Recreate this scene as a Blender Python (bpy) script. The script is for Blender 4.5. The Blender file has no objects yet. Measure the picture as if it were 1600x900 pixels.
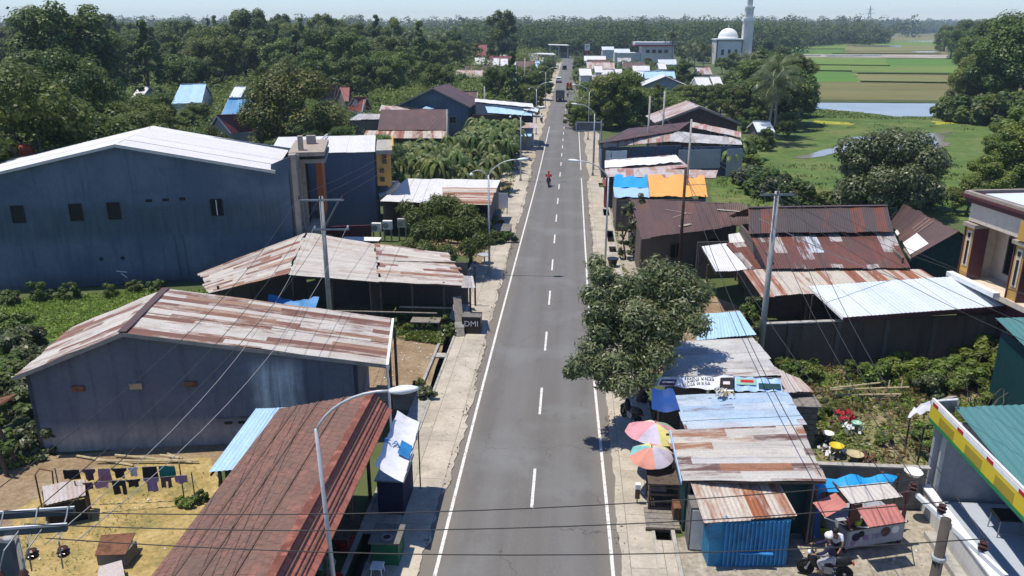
import bpy, math, random
import numpy as np
from mathutils import Vector, Matrix
R = math.radians
PI = math.pi
S = bpy.context.scene
COL = S.collection
rng = random.Random(7)
# ------------------------------------------------------------------ camera
CAM_H = 17.98
PITCH = math.atan(412 / 1250)
YAW = R(4.13)
cam = bpy.data.cameras.new('camera')
cam.sensor_width = 36
cam.lens = 36 * 1250 / 1600
cam.clip_end = 20000
cam.clip_start = 0.2
camo = bpy.data.objects.new('camera', cam)
COL.objects.link(camo)
camo.location = (0, 0, CAM_H)
camo.rotation_euler = (PI / 2 - PITCH, 0, YAW)
S.camera = camo
# ------------------------------------------------------------------ light
SUN_DIR = Vector((-0.31, 0.0, 1.0)).normalized()        # towards the sun
w = bpy.data.worlds.new('World')
S.world = w
w.use_nodes = True
nt = w.node_tree
bg = nt.nodes['Background']
sky = nt.nodes.new('ShaderNodeTexSky')
sky.sky_type = 'NISHITA'
sky.sun_disc = False
sky.sun_elevation = math.asin(SUN_DIR.z)
sky.sun_rotation = R(270)
sky.altitude = 0
sky.air_density = 1.0
sky.dust_density = 0.0
sky.ozone_density = 4.0
tintn = nt.nodes.new('ShaderNodeMix'); tintn.data_type = 'RGBA'; tintn.blend_type = 'MULTIPLY'
tintn.inputs[0].default_value = 1; tintn.inputs[7].default_value = (.83, .93, 1.17, 1)
nt.links.new(sky.outputs[0], tintn.inputs[6]); nt.links.new(tintn.outputs[2], bg.inputs[0])
bg.inputs[1].default_value = 0.088
sl = bpy.data.lights.new('sun', 'SUN')
sl.energy = 3.3
sl.angle = R(0.53)
sl.color = (1.0, 0.94, 0.84)
so = bpy.data.objects.new('sun', sl)
COL.objects.link(so)
so.rotation_euler = SUN_DIR.to_track_quat('Z', 'Y').to_euler()
so.location = (-30, 0, 90)
S.view_settings.view_transform = 'Standard'
S.view_settings.look = 'None'
S.view_settings.exposure = 0.62
S.view_settings.gamma = 1
S.view_settings.use_curve_mapping = False
S.cycles.use_denoising = True
S.cycles.max_bounces = 6
S.cycles.diffuse_bounces = 3
S.cycles.transparent_max_bounces = 8
S.cycles.volume_bounces = 0

# ------------------------------------------------------------------ geometry helpers
def W(px, py, z=0.0):
    """the point at height z that stands at a place of the survey grid"""
    u = (px - 800) / 1250; v = (py - 450) / 1250
    fw = math.cos(PITCH) - v * math.sin(PITCH); dn = math.sin(PITCH) + v * math.cos(PITCH)
    t = (CAM_H - z) / dn
    c, s = math.cos(YAW), math.sin(YAW)
    return Vector((u * t * c - fw * t * s, u * t * s + fw * t * c, z))

class MB:
    def __init__(s):
        s.v = []; s.f = []; s.uv = []
    def face(s, pts, uv=None):
        n = len(s.v)
        s.v += [tuple(p) for p in pts]
        s.f.append(tuple(range(n, n + len(pts))))
        s.uv.append(uv or [(0, 0)] * len(pts))
        return s
    def mesh(s, vs, fs):
        n = len(s.v)
        s.v += [tuple(p) for p in vs]
        for f in fs:
            s.f.append(tuple(n + i for i in f)); s.uv.append([(0, 0)] * len(f))
        return s
    def box(s, c, size, rz=0.0, M=None):
        hx, hy, hz = size[0] / 2, size[1] / 2, size[2] / 2
        vs = [Vector((x, y, z)) for z in (-hz, hz) for y in (-hy, hy) for x in (-hx, hx)]
        Rm = M or Matrix.Rotation(rz, 3, 'Z')
        vs = [Vector(c) + Rm @ v for v in vs]
        return s.mesh(vs, [(0, 2, 3, 1), (4, 5, 7, 6), (0, 1, 5, 4), (2, 6, 7, 3), (0, 4, 6, 2), (1, 3, 7, 5)])
    def beam(s, p0, p1, wd, ht, up=(0, 0, 1)):
        p0, p1 = Vector(p0), Vector(p1)
        d = (p1 - p0); L = d.length
        if L < 1e-6: return s
        d.normalize(); u = Vector(up)
        if abs(d.dot(u)) > .98: u = Vector((0, 1, 0))
        x = d.cross(u).normalized(); z = x.cross(d)
        M = Matrix((x, d, z)).transposed()
        return s.box((p0 + p1) / 2, (wd, L, ht), M=M)
    def tube(s, p0, p1, r0, r1=None, n=8):
        return s.path([p0, p1], [r0, r0 if r1 is None else r1], n)
    def path(s, pts, r, n=6):
        pts = [Vector(p) for p in pts]
        rr = r if isinstance(r, (list, tuple)) else [r] * len(pts)
        vs = []; fs = []
        px = None
        for i, p in enumerate(pts):
            d = (pts[min(i + 1, len(pts) - 1)] - pts[max(i - 1, 0)]).normalized()
            if px is None:
                px = d.cross(Vector((0, 0, 1)) if abs(d.z) < .9 else Vector((1, 0, 0))).normalized()
            else:
                px = (px - d * px.dot(d)).normalized()
            py = d.cross(px)
            for k in range(n):
                a = 2 * PI * k / n
                vs.append(p + (px * math.cos(a) + py * math.sin(a)) * rr[i])
        for i in range(len(pts) - 1):
            for k in range(n):
                k2 = (k + 1) % n
                fs.append((i * n + k, i * n + k2, (i + 1) * n + k2, (i + 1) * n + k))
        fs.append(tuple(range(n - 1, -1, -1))); m = (len(pts) - 1) * n
        fs.append(tuple(range(m, m + n)))
        return s.mesh(vs, fs)
    def lathe(s, c, prof, n=16, M=None):
        c = Vector(c); vs = []; fs = []
        for r, z in prof:
            for k in range(n):
                v = Vector((r * math.cos(2 * PI * k / n), r * math.sin(2 * PI * k / n), z))
                vs.append(c + (M @ v if M else v))
        for i in range(len(prof) - 1):
            for k in range(n):
                k2 = (k + 1) % n
                fs.append((i * n + k, i * n + k2, (i + 1) * n + k2, (i + 1) * n + k))
        fs.append(tuple(range(n - 1, -1, -1))); m = (len(prof) - 1) * n
        fs.append(tuple(range(m, m + n)))
        return s.mesh(vs, fs)
    def slab(s, pts, t):
        """polygon (top face, counter-clockwise from above) with thickness t downwards along its normal"""
        pts = [Vector(p) for p in pts]
        nrm = Vector((0, 0, 0))
        for i in range(len(pts)):
            a, b = pts[i] - pts[0], pts[(i + 1) % len(pts)] - pts[0]
            nrm += a.cross(b)
        nrm.normalize()
        if nrm.z < 0: pts.reverse(); nrm = -nrm
        n = len(pts)
        vs = pts + [p - nrm * t for p in pts]
        fs = [tuple(range(n)), tuple(range(2 * n - 1, n - 1, -1))]
        for i in range(n):
            j = (i + 1) % n
            fs.append((i, i + n, j + n, j))
        return s.mesh(vs, fs)
    def prism(s, poly, z0, z1):
        return s.slab([(p[0], p[1], z1) for p in poly], z1 - z0)
    def wall(s, a, b, za, zb=None, z0=0.0, t=0.15, mids=()):
        """upright wall from a to b (outer face on the right hand going a->b), tops za/zb; mids = [(fraction, z)] along the top"""
        a = Vector((a[0], a[1], 0)); b = Vector((b[0], b[1], 0))
        zb = za if zb is None else zb
        d = (b - a).normalized(); nin = Vector((-d.y, d.x, 0)) * t
        prof = [(0, za)] + list(mids) + [(1, zb)]
        outer = [Vector((a.x, a.y, z0)), Vector((b.x, b.y, z0))]
        top = []
        for f, z in reversed(prof):
            p = a + (b - a) * f
            top.append(Vector((p.x, p.y, z)))
        outer += top
        n = len(outer)
        vs = outer + [p + nin for p in outer]
        fs = [tuple(range(n)), tuple(range(2 * n - 1, n - 1, -1))]
        for i in range(n):
            j = (i + 1) % n
            fs.append((i, i + n, j + n, j))
        return s.mesh(vs, fs)
    def build(s, name, mat, root=None, smooth=False, kind=None):
        me = bpy.data.meshes.new(name)
        off = wloc(root)
        me.from_pydata([(x - off.x, y - off.y, z - off.z) for x, y, z in s.v], [], s.f)
        if any(u != [(0, 0)] * len(u) for u in s.uv[:4]) or any(u[0] != (0, 0) for u in s.uv):
            ul = me.uv_layers.new(name='UVMap')
            flat = [c for u in s.uv for p in u for c in p]
            ul.data.foreach_set('uv', flat)
        return link(name, me, mat, root, smooth, kind)

LOC = {}
def wloc(o):
    v = Vector((0, 0, 0))
    while o is not None:
        v = v + Vector(o.location); o = o.parent
    return v
def link(name, me, mat, root=None, smooth=False, kind=None):
    o = bpy.data.objects.new(name, me)
    COL.objects.link(o)
    if mat: me.materials.append(mat)
    if root is not None: o.parent = root
    if smooth: me.polygons.foreach_set('use_smooth', [True] * len(me.polygons))
    if kind: o['kind'] = kind
    return o
def thing(name, label, cat, loc=(0, 0, 0), group=None, rz=0.0):
    o = bpy.data.objects.new(name, None)
    COL.objects.link(o)
    o.location = loc; o.rotation_euler = (0, 0, rz)
    o.empty_display_size = .2
    o['label'] = label; o['category'] = cat
    if group: o['group'] = group
    return o
def tag(o, label, cat, group=None):
    o['label'] = label; o['category'] = cat
    if group: o['group'] = group
    return o
def dup(o, loc=None, rz=None, label=None, scale=None, parent=None):
    c = o.copy(); COL.objects.link(c)
    if parent is not None: c.parent = parent
    if loc is not None: c.location = loc
    if rz is not None: c.rotation_euler = (0, 0, rz)
    if scale is not None: c.scale = scale if isinstance(scale, (tuple, list)) else (scale,) * 3
    if label: c['label'] = label
    for ch in list(o.children): dup(ch, parent=c)
    return c

def tin(name, a, b, c, d, mat, root, wave=.16, amp=.011, sheet=.8, ragged=.07, seed=0, under=True, sag=0.03):
    """corrugated sheet roof: a-b along the top, d-c along the bottom (a above d)"""
    a, b, c, d = [Vector(p) for p in (a, b, c, d)]
    r = random.Random(seed + int(abs(a.x * 13 + a.y * 7)))
    nrm = (b - a).cross(d - a); nrm.normalize()
    if nrm.z < 0: nrm = -nrm
    Lu = ((b - a).length + (c - d).length) / 2; Lv = ((d - a).length + (c - b).length) / 2
    ns = max(1, round(Lu / sheet))
    if wave: per = max(2, round(Lu / ns / wave * 4))
    else: per = 1
    nu = ns * per
    nv = max(2, min(6, round(Lv / 1.2)))
    m = MB(); vs = []; fs = []; uv = []
    e0 = [r.uniform(-ragged, ragged) for _ in range(ns)]; e1 = [r.uniform(-ragged, ragged) for _ in range(ns)]
    zo = [r.uniform(-.012, .012) * (ragged > 0) for _ in range(ns)]
    sg = [[r.uniform(-1, 1) * sag for _ in range(nv + 1)] for _ in range(ns + 1)]
    cols = []
    for si in range(ns):
        for k in range(per + 1):
            cols.append((si, (si * per + k) / nu))
    for (si, s) in cols:
        for j in range(nv + 1):
            t = j / nv
            tt = t + (e0[si] / Lv if j == 0 else 0) + (e1[si] / Lv if j == nv else 0)
            p = (a.lerp(b, s)).lerp(d.lerp(c, s), tt)
            f = s * ns - si
            z = zo[si] + sg[si][j] * (1 - f) + sg[si + 1][j] * f
            if wave: z += amp * math.cos(s * nu / 4 * 2 * PI)
            vs.append(p + nrm * z); uv.append((s * Lu + seed * 31.7, t * Lv + seed * 3.3))
    nvv = nv + 1
    for i in range(len(cols) - 1):
        if cols[i][0] != cols[i + 1][0]: continue
        for j in range(nv):
            q = (i * nvv + j, i * nvv + j + 1, (i + 1) * nvv + j + 1, (i + 1) * nvv + j)
            fs.append(q)
    # orientation check
    q = fs[0]; n0 = (vs[q[1]] - vs[q[0]]).cross(vs[q[2]] - vs[q[0]])
    if n0.dot(nrm) < 0: fs = [tuple(reversed(q)) for q in fs]
    m.v = [tuple(v) for v in vs]; m.f = fs; m.uv = [[uv[i] for i in q] for q in fs]
    o = m.build(name, mat, root)
    if under:
        u = MB()
        for t in np.linspace(.04, .96, max(2, int(Lv / 1.3) + 1)):
            u.beam(a.lerp(d, t) - nrm * .07, b.lerp(c, t) - nrm * .07, .05, .07, up=nrm)
        for s in np.linspace(.03, .97, max(2, int(Lu / 2.5) + 1)):
            u.beam(a.lerp(b, s) - nrm * .14, d.lerp(c, s) - nrm * .14, .06, .08, up=nrm)
        x = u.build('rafters', M['old_wood'], root)
    return o

# ------------------------------------------------------------------ materials
M = {}
class NT:
    def __init__(s, name):
        s.m = bpy.data.materials.new(name); s.m.use_nodes = True
        s.t = s.m.node_tree; s.b = s.t.nodes['Principled BSDF']; M[name] = s.m
        s.b.inputs['Specular IOR Level'].default_value = .3
    def n(s, typ, **kw):
        nd = s.t.nodes.new('ShaderNode' + typ)
        for k, v in kw.items():
            if hasattr(nd, k): setattr(nd, k, v)
            else: nd.inputs[k].default_value = v
        return nd
    def l(s, a, b): s.t.links.new(a, b)
    def coord(s, kind='Object', scale=(1, 1, 1), rot=(0, 0, 0)):
        if kind == 'World': o = s.n('NewGeometry').outputs['Position']
        elif kind == 'UV': o = s.n('UVMap').outputs[0]
        else: o = s.n('TexCoord').outputs[kind]
        mp = s.n('Mapping'); mp.inputs['Scale'].default_value = scale; mp.inputs['Rotation'].default_value = rot
        s.l(o, mp.inputs[0]); return mp.outputs[0]
    def noise(s, co, scale, detail=4, rough=.6, dist=0):
        nd = s.n('TexNoise', Scale=scale, Detail=detail, Roughness=rough, Distortion=dist)
        s.l(co, nd.inputs['Vector']); return nd.outputs['Fac']
    def ramp(s, fac, stops, interp='LINEAR'):
        r = s.n('ValToRGB'); cr = r.color_ramp; cr.interpolation = interp
        while len(cr.elements) > 1: cr.elements.remove(cr.elements[-1])
        for i, (p, c) in enumerate(stops):
            c = c if isinstance(c, (tuple, list)) else (c, c, c)
            e = cr.elements[0] if i == 0 else cr.elements.new(p)
            e.position = p; e.color = (*c, 1)
        s.l(fac, r.inputs[0]); return r.outputs[0]
    def mix(s, fac, a, b, typ='MIX'):
        x = s.n('Mix', data_type='RGBA', blend_type=typ)
        for i, v in ((0, fac), (6, a), (7, b)):
            if isinstance(v, (int, float)): x.inputs[i].default_value = v
            elif isinstance(v, (tuple, list)): x.inputs[i].default_value = (*v[:3], 1)
            else: s.l(v, x.inputs[i])
        return x.outputs[2]
    def math(s, op, a, b=None):
        x = s.n('Math', operation=op)
        for i, v in ((0, a), (1, b)):
            if v is None: continue
            if isinstance(v, (int, float)): x.inputs[i].default_value = v
            else: s.l(v, x.inputs[i])
        return x.outputs[0]
    def bump(s, h, strength=.3, dist=.05):
        bm = s.n('Bump', Strength=strength, Distance=dist); s.l(h, bm.inputs['Height']); s.l(bm.outputs[0], s.b.inputs['Normal'])
    def done(s, col, rough=.7, metal=0.0):
        if isinstance(col, (tuple, list)): s.b.inputs['Base Color'].default_value = (*col[:3], 1)
        else: s.l(col, s.b.inputs['Base Color'])
        if isinstance(rough, (int, float)): s.b.inputs['Roughness'].default_value = rough
        else: s.l(rough, s.b.inputs['Roughness'])
        s.b.inputs['Metallic'].default_value = metal
        return s.m
def lin(r, g, b):
    f = lambda c: (c / 255 / 12.92) if c / 255 <= .04045 else ((c / 255 + .055) / 1.055) ** 2.4
    return (f(r), f(g), f(b))
def plain(name, col, rough=.6, metal=0.0, var=.18, scale=3.0):
    """painted or weathered surface: the colour with blotches and small grime"""
    t = NT(name); co = t.coord('Object')
    f = t.noise(co, scale, 5, .65)
    c2 = tuple(x * (1 - var * 1.6) for x in col); c3 = tuple(min(1, x * (1 + var * .7)) for x in col)
    t.done(t.ramp(f, [(.3, c2), (.5, col), (.72, c3)]), rough, metal)
    return t.m
def tin_mat(name, palette, sheet=.8, length=2.2, streak=.35, rust=(.13, .055, .032), rough=.5, seed=0.0, stain=.25):
    """old roof sheets: every sheet its own colour out of a palette, rust running down the slope"""
    t = NT(name)
    uv = t.n('UVMap').outputs[0]
    sp = t.n('SeparateXYZ'); t.l(uv, sp.inputs[0])
    su = t.math('FLOOR', t.math('DIVIDE', sp.outputs[0], sheet))
    odd = t.math('MULTIPLY', t.math('MODULO', su, 3.0), length * .37)
    sv = t.math('FLOOR', t.math('DIVIDE', t.math('ADD', sp.outputs[1], odd), length))
    cb = t.n('CombineXYZ'); t.l(su, cb.inputs[0]); t.l(sv, cb.inputs[1]); cb.inputs[2].default_value = seed
    wn = t.n('TexWhiteNoise', noise_dimensions='3D'); t.l(cb.outputs[0], wn.inputs['Vector'])
    base = t.ramp(wn.outputs['Value'], palette, 'CONSTANT')
    cb2 = t.n('CombineXYZ'); t.l(su, cb2.inputs[0]); t.l(sv, cb2.inputs[1]); cb2.inputs[2].default_value = seed + 55.5
    wn2 = t.n('TexWhiteNoise', noise_dimensions='3D'); t.l(cb2.outputs[0], wn2.inputs['Vector'])
    base2 = t.ramp(wn2.outputs['Value'], palette, 'CONSTANT')
    mq = t.n('Mapping'); mq.inputs['Scale'].default_value = (2.6, .5, 1); t.l(uv, mq.inputs[0])
    base = t.mix(t.math('MULTIPLY', t.ramp(t.noise(mq.outputs[0], 1.3, 6, .7), [(.47, 0.0), (.60, 1.0)]), .75), base, base2)
    mp = t.n('Mapping'); mp.inputs['Scale'].default_value = (5.0, .55, 1); t.l(uv, mp.inputs[0])
    st = t.noise(mp.outputs[0], 1.0, 6, .7)
    sf = t.ramp(st, [(.54, 0.0), (.70, 1.0)])
    sf = t.math('MULTIPLY', sf, streak)
    c = t.mix(sf, base, rust)
    bl = t.noise(t.coord('World'), .9, 6, .65)
    c = t.mix(t.math('MULTIPLY', t.ramp(bl, [(.45, 0.0), (.75, 1.0)]), stain), c, (.10, .08, .07))
    fn = t.noise(t.coord('World'), 14, 3, .6)
    c = t.mix(.35, c, t.mix(1, c, t.ramp(fn, [(.3, .55), (.7, 1.3)]), 'MULTIPLY'))
    t.done(c, rough)
    return t.m
# ------------------------------------------------------------------ material library
t = NT('ground'); co = t.coord('World')
a = t.noise(co, .35, 6, .65); b = t.noise(co, 3.0, 5, .7); c_ = t.noise(co, .02, 4, .6)
g1 = t.ramp(a, [(.3, (.045, .075, .018)), (.5, (.075, .115, .028)), (.7, (.13, .125, .05))])
g2 = t.mix(t.ramp(b, [(.35, 0.0), (.75, .75)]), g1, (.115, .105, .055))
g2 = t.mix(t.ramp(c_, [(.4, 0.0), (.65, .6)]), g2, (.05, .085, .022))
t.bump(b, .6, .15); t.done(g2, .95)
plain('plastic_orange', (.52, .09, .03), .45)

t = NT('asphalt'); co = t.coord('World')
sep = t.n('SeparateXYZ'); t.l(co, sep.inputs[0])
xx = sep.outputs[0]
long_ = t.noise(t.coord('World', (1.0, .04, 1)), 1.1, 5, .6)
fine = t.noise(co, 30, 3, .6); big = t.noise(co, .22, 5, .6)
wheel = t.math('ABSOLUTE', t.math('SUBTRACT', t.math('ABSOLUTE', t.math('ADD', xx, 1.25)), 1.45))
wheel = t.ramp(wheel, [(0.0, 1.0), (.75, 0.0)])
c = t.ramp(long_, [(.3, (.122, .115, .105)), (.7, (.160, .151, .138))])
c = t.mix(t.math('MULTIPLY', wheel, .55), c, (.163, .160, .153))
c = t.mix(t.ramp(big, [(.50, 0.0), (.70, .6)]), c, (.20, .205, .20))
c = t.mix(t.ramp(t.noise(t.coord('World', (1, .5, 1)), .9, 7, .75), [(.56, 0.0), (.72, .55)]), c, (.095, .092, .088))
c = t.mix(t.ramp(t.noise(t.coord('World', (1.0, .12, 1)), 2.4, 7, .8), [(.60, 0.0), (.66, .5)]), c, (.19, .175, .15))
edge = t.ramp(t.math('ABSOLUTE', t.math('ADD', xx, 1.3)), [(.0, 0.0), (2.6, 0.0), (3.3, 1.0)])
edge = t.n('MapRange'); edge.inputs[1].default_value = 2.45; edge.inputs[2].default_value = 3.2
t.l(t.math('ABSOLUTE', t.math('ADD', xx, 1.3)), edge.inputs[0])
c = t.mix(t.math('MULTIPLY', edge.outputs[0], .6), c, (.20, .17, .135))
ln = t.math('MODULO', t.math('ADD', sep.outputs[1], 11.0), 37.0)
seam = t.n('MapRange'); seam.inputs[1].default_value = .10; seam.inputs[2].default_value = .0
t.l(t.math('ABSOLUTE', t.math('SUBTRACT', ln, 16.0)), seam.inputs[0])
c = t.mix(t.math('MULTIPLY', seam.outputs[0], .0), c, (.07, .07, .07))
vo = t.n('TexVoronoi', feature='DISTANCE_TO_EDGE', Scale=.33); 
wv = t.n('VectorMath', operation='ADD'); t.l(co, wv.inputs[0]); nz = t.n('TexNoise', Scale=1.2, Detail=5); t.l(co, nz.inputs['Vector']); t.l(nz.outputs['Color'], wv.inputs[1]); t.l(wv.outputs[0], vo.inputs['Vector'])
ck = t.ramp(vo.outputs['Distance'], [(0.0, 1.0), (.008, 0.0)]); ck = t.math('MULTIPLY', ck, t.ramp(t.noise(co, .3, 3, .5), [(.5, 0.0), (.6, .65)]))
c = t.mix(ck, c, (.05, .048, .046))
c = t.mix(.5, c, t.mix(1, c, t.ramp(fine, [(.3, .72), (.7, 1.28)]), 'MULTIPLY'))
t.done(c, .82)

t = NT('road_paint'); co = t.coord('World')
f = t.noise(co, 5, 6, .7)
t.done(t.ramp(f, [(.34, (.22, .21, .20)), (.47, (.64, .62, .57)), (.7, (.72, .70, .65))]), .7)

t = NT('pavement'); co = t.coord('World')
br = t.n('TexBrick', offset=.37); br.inputs['Scale'].default_value = 1; br.inputs['Mortar Size'].default_value = .014
br.inputs['Brick Width'].default_value = 3.2; br.inputs['Row Height'].default_value = 1.22; br.inputs['Mortar Smooth'].default_value = .3
br.inputs['Color1'].default_value = (.50, .44, .35, 1); br.inputs['Color2'].default_value = (.42, .375, .30, 1); br.inputs['Mortar'].default_value = (.16, .14, .11, 1)
rt = t.coord('World', (1, 1, 1), (0, 0, PI / 2)); t.l(rt, br.inputs['Vector'])
n1 = t.noise(co, .7, 7, .68); n2 = t.noise(co, 9, 5, .65)
c = t.mix(t.ramp(n1, [(.42, 0.0), (.68, .75)]), br.outputs['Color'], (.27, .235, .18))
c = t.mix(.4, c, t.mix(1, c, t.ramp(n2, [(.3, .6), (.7, 1.3)]), 'MULTIPLY'))
t.bump(n2, .25, .03); t.done(c, .9)

def soil(name, c1, c2, c3, s1=.6, s2=6.0):
    t = NT(name); co = t.coord('World')
    a = t.noise(co, s1, 6, .66); b = t.noise(co, s2, 5, .7)
    c = t.ramp(a, [(.32, c1), (.5, c2), (.68, c3)])
    c = t.mix(.6, c, t.mix(1, c, t.ramp(b, [(.3, .45), (.7, 1.5)]), 'MULTIPLY'))
    t.bump(b, .5, .08); t.done(c, .95)
soil('dirt', (.20, .135, .075), (.27, .19, .11), (.33, .26, .165))
soil('straw', (.17, .16, .055), (.36, .26, .095), (.46, .35, .15), .6, 5)
soil('lot', (.10, .14, .03), (.18, .17, .065), (.28, .22, .13), .5, 4)
soil('sand', (.30, .25, .18), (.40, .345, .26), (.47, .41, .32), .3, 4)
soil('field_grass', (.08, .15, .02), (.115, .195, .028), (.16, .22, .045), .25, 3)
soil('marsh', (.05, .095, .02), (.095, .145, .03), (.16, .165, .055), .10, .9)
soil('yard_concrete', (.24, .205, .155), (.32, .28, .215), (.38, .34, .27), .5, 4)
def paddy(name, c1, c2, c3):
    t = NT(name); a = t.noise(t.coord('World', (.012, .05, 1)), 1, 7, .7); b = t.noise(t.coord('World', (.05, .4, 1)), 1, 5, .7); d = t.noise(t.coord('World'), .02, 5, .6)
    c = t.ramp(a, [(.34, c1), (.5, c2), (.66, c3)]); c = t.mix(t.ramp(d, [(.5, 0.0), (.68, .6)]), c, (.16, .135, .06))
    t.done(t.mix(.5, c, t.mix(1, c, t.ramp(b, [(.3, .6), (.7, 1.35)]), 'MULTIPLY')), .95)
paddy('rice_a', (.10, .175, .022), (.13, .205, .03), (.17, .22, .045))
paddy('rice_b', (.07, .155, .02), (.085, .18, .022), (.10, .19, .03))
paddy('rice_c', (.15, .15, .045), (.19, .185, .06), (.20, .21, .07))
paddy('rice_d', (.125, .12, .04), (.155, .145, .05), (.18, .165, .065))
soil('mud', (.25, .20, .15), (.36, .30, .25), (.42, .38, .33), .06, .5)
soil('bund', (.04, .06, .015), (.06, .085, .022), (.08, .10, .03), .3, 2)
soil('flowers', (.16, .19, .03), (.33, .32, .03), (.42, .38, .04), .5, 3)

t = NT('water'); co = t.coord('World', (1, .35, 1))
t.bump(t.noise(co, 1.2, 4, .6), .08, .05)
t.b.inputs['Specular IOR Level'].default_value = .5
t.done(t.ramp(t.noise(t.coord('World'), .06, 4, .6), [(.35, (.22, .195, .16)), (.65, (.34, .31, .28))]), .10)
t = NT('ditch_water'); t.done((.02, .02, .016), .15)

plain('concrete', (.36, .34, .30), .9, var=.25, scale=2.5)
plain('concrete_dark', (.16, .15, .135), .9, var=.35, scale=2.0)
plain('pole_concrete', (.36, .35, .32), .85, var=.18, scale=2)
plain('old_wood', (.10, .075, .055), .9, var=.4, scale=4)
plain('grey_wood', (.22, .195, .165), .9, var=.3, scale=5)
plain('bamboo', (.46, .38, .22), .7, var=.25, scale=6)
plain('steel', (.30, .32, .33), .45, .6, var=.2)
plain('steel_dark', (.085, .105, .12), .5, .3, var=.2)
plain('pole_dark', (.075, .064, .055), .9, var=.3)
plain('iron_dark', (.055, .032, .026), .85, var=.4)
plain('galv', (.50, .51, .51), .45, .3, var=.12)
plain('lamp_white', (.72, .73, .72), .4, var=.06)
plain('iron_rust', (.17, .075, .04), .85, var=.4, scale=4)
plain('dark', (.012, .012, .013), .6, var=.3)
plain('black_plastic', (.018, .018, .02), .35, var=.1)
plain('white_paint', (.76, .76, .73), .55, var=.08)
plain('cream', (.62, .52, .41), .7, var=.10)
plain('ochre', (.55, .31, .075), .6, var=.10)
plain('maroon', (.105, .038, .04), .55, var=.15)
plain('orange_tile', (.42, .125, .042), .6, var=.15)
plain('stone_tan', (.34, .285, .225), .8, var=.22, scale=2)
plain('stone_grey', (.27, .245, .215), .8, var=.22, scale=2)
plain('rubber', (.015, .015, .015), .7, var=.1)
plain('red_paint', (.33, .03, .035), .5, var=.15)
plain('pink_tin', (.47, .175, .145), .55, var=.12, scale=2)
plain('pale_tin', (.50, .46, .41), .55, var=.12, scale=1.5)
plain('glass_dark', (.012, .014, .017), .12, var=.1)
plain('skin', (.28, .15, .09), .6, var=.06)
plain('wire', (.035, .034, .032), .5, var=.05)
plain('wire_light', (.30, .29, .27), .5, var=.05)
plain('porcelain', (.075, .03, .02), .25, var=.1)
plain('green_paint', (.012, .115, .05), .5, var=.15)
plain('teal_dark', (.010, .050, .055), .5, var=.2)
plain('blue_wall', (.03, .19, .34), .6, var=.3, scale=2)
plain('navy_cloth', (.018, .02, .055), .85, var=.2)
plain('white_cloth', (.68, .68, .70), .85, var=.1)
plain('grey_cloth', (.34, .34, .37), .85, var=.1)
plain('red_cloth', (.42, .018, .035), .85, var=.15)
plain('plastic_red', (.45, .02, .03), .4, var=.1)
plain('plastic_mint', (.28, .48, .37), .4, var=.1)
plain('plastic_lime', (.42, .55, .03), .4, var=.1)
plain('cardboard', (.42, .30, .18), .85, var=.15)
plain('tile_floor', (.40, .44, .50), .4, var=.06)
plain('brown_panel', (.11, .065, .05), .75, var=.3, scale=2)
plain('hair', (.012, .010, .009), .6, var=.1)

def cloth(name, col):
    return plain(name, col, .85, var=.12, scale=5)
cloth('cl_black', (.02, .018, .02)); cloth('cl_pink', (.36, .19, .27)); cloth('cl_teal', (.01, .19, .17)); cloth('cl_purple', (.24, .17, .30)); cloth('cl_plum', (.10, .055, .085)); cloth('cl_white', (.62, .58, .60)); cloth('cl_green', (.03, .12, .05))
for nm, c in (('par_pink', (.60, .28, .31)), ('par_lilac', (.50, .45, .52)), ('par_yellow', (.62, .56, .20)), ('par_green', (.30, .45, .27)), ('par_cyan', (.20, .46, .44)), ('par_coral', (.60, .26, .19)), ('par_cream', (.66, .58, .42))):
    plain(nm, c, .8, var=.16, scale=2)
plain('tarp_blue', (.03, .20, .46), .5, var=.25, scale=2)
plain('tarp_sky', (.025, .31, .66), .4, var=.06, scale=2)
plain('tarp_pale', (.36, .52, .75), .45, var=.08, scale=2)
plain('tarp_navy', (.012, .055, .22), .5, var=.15, scale=2)
plain('tarp_orange', (.80, .36, .075), .45, var=.08, scale=2)

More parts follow.
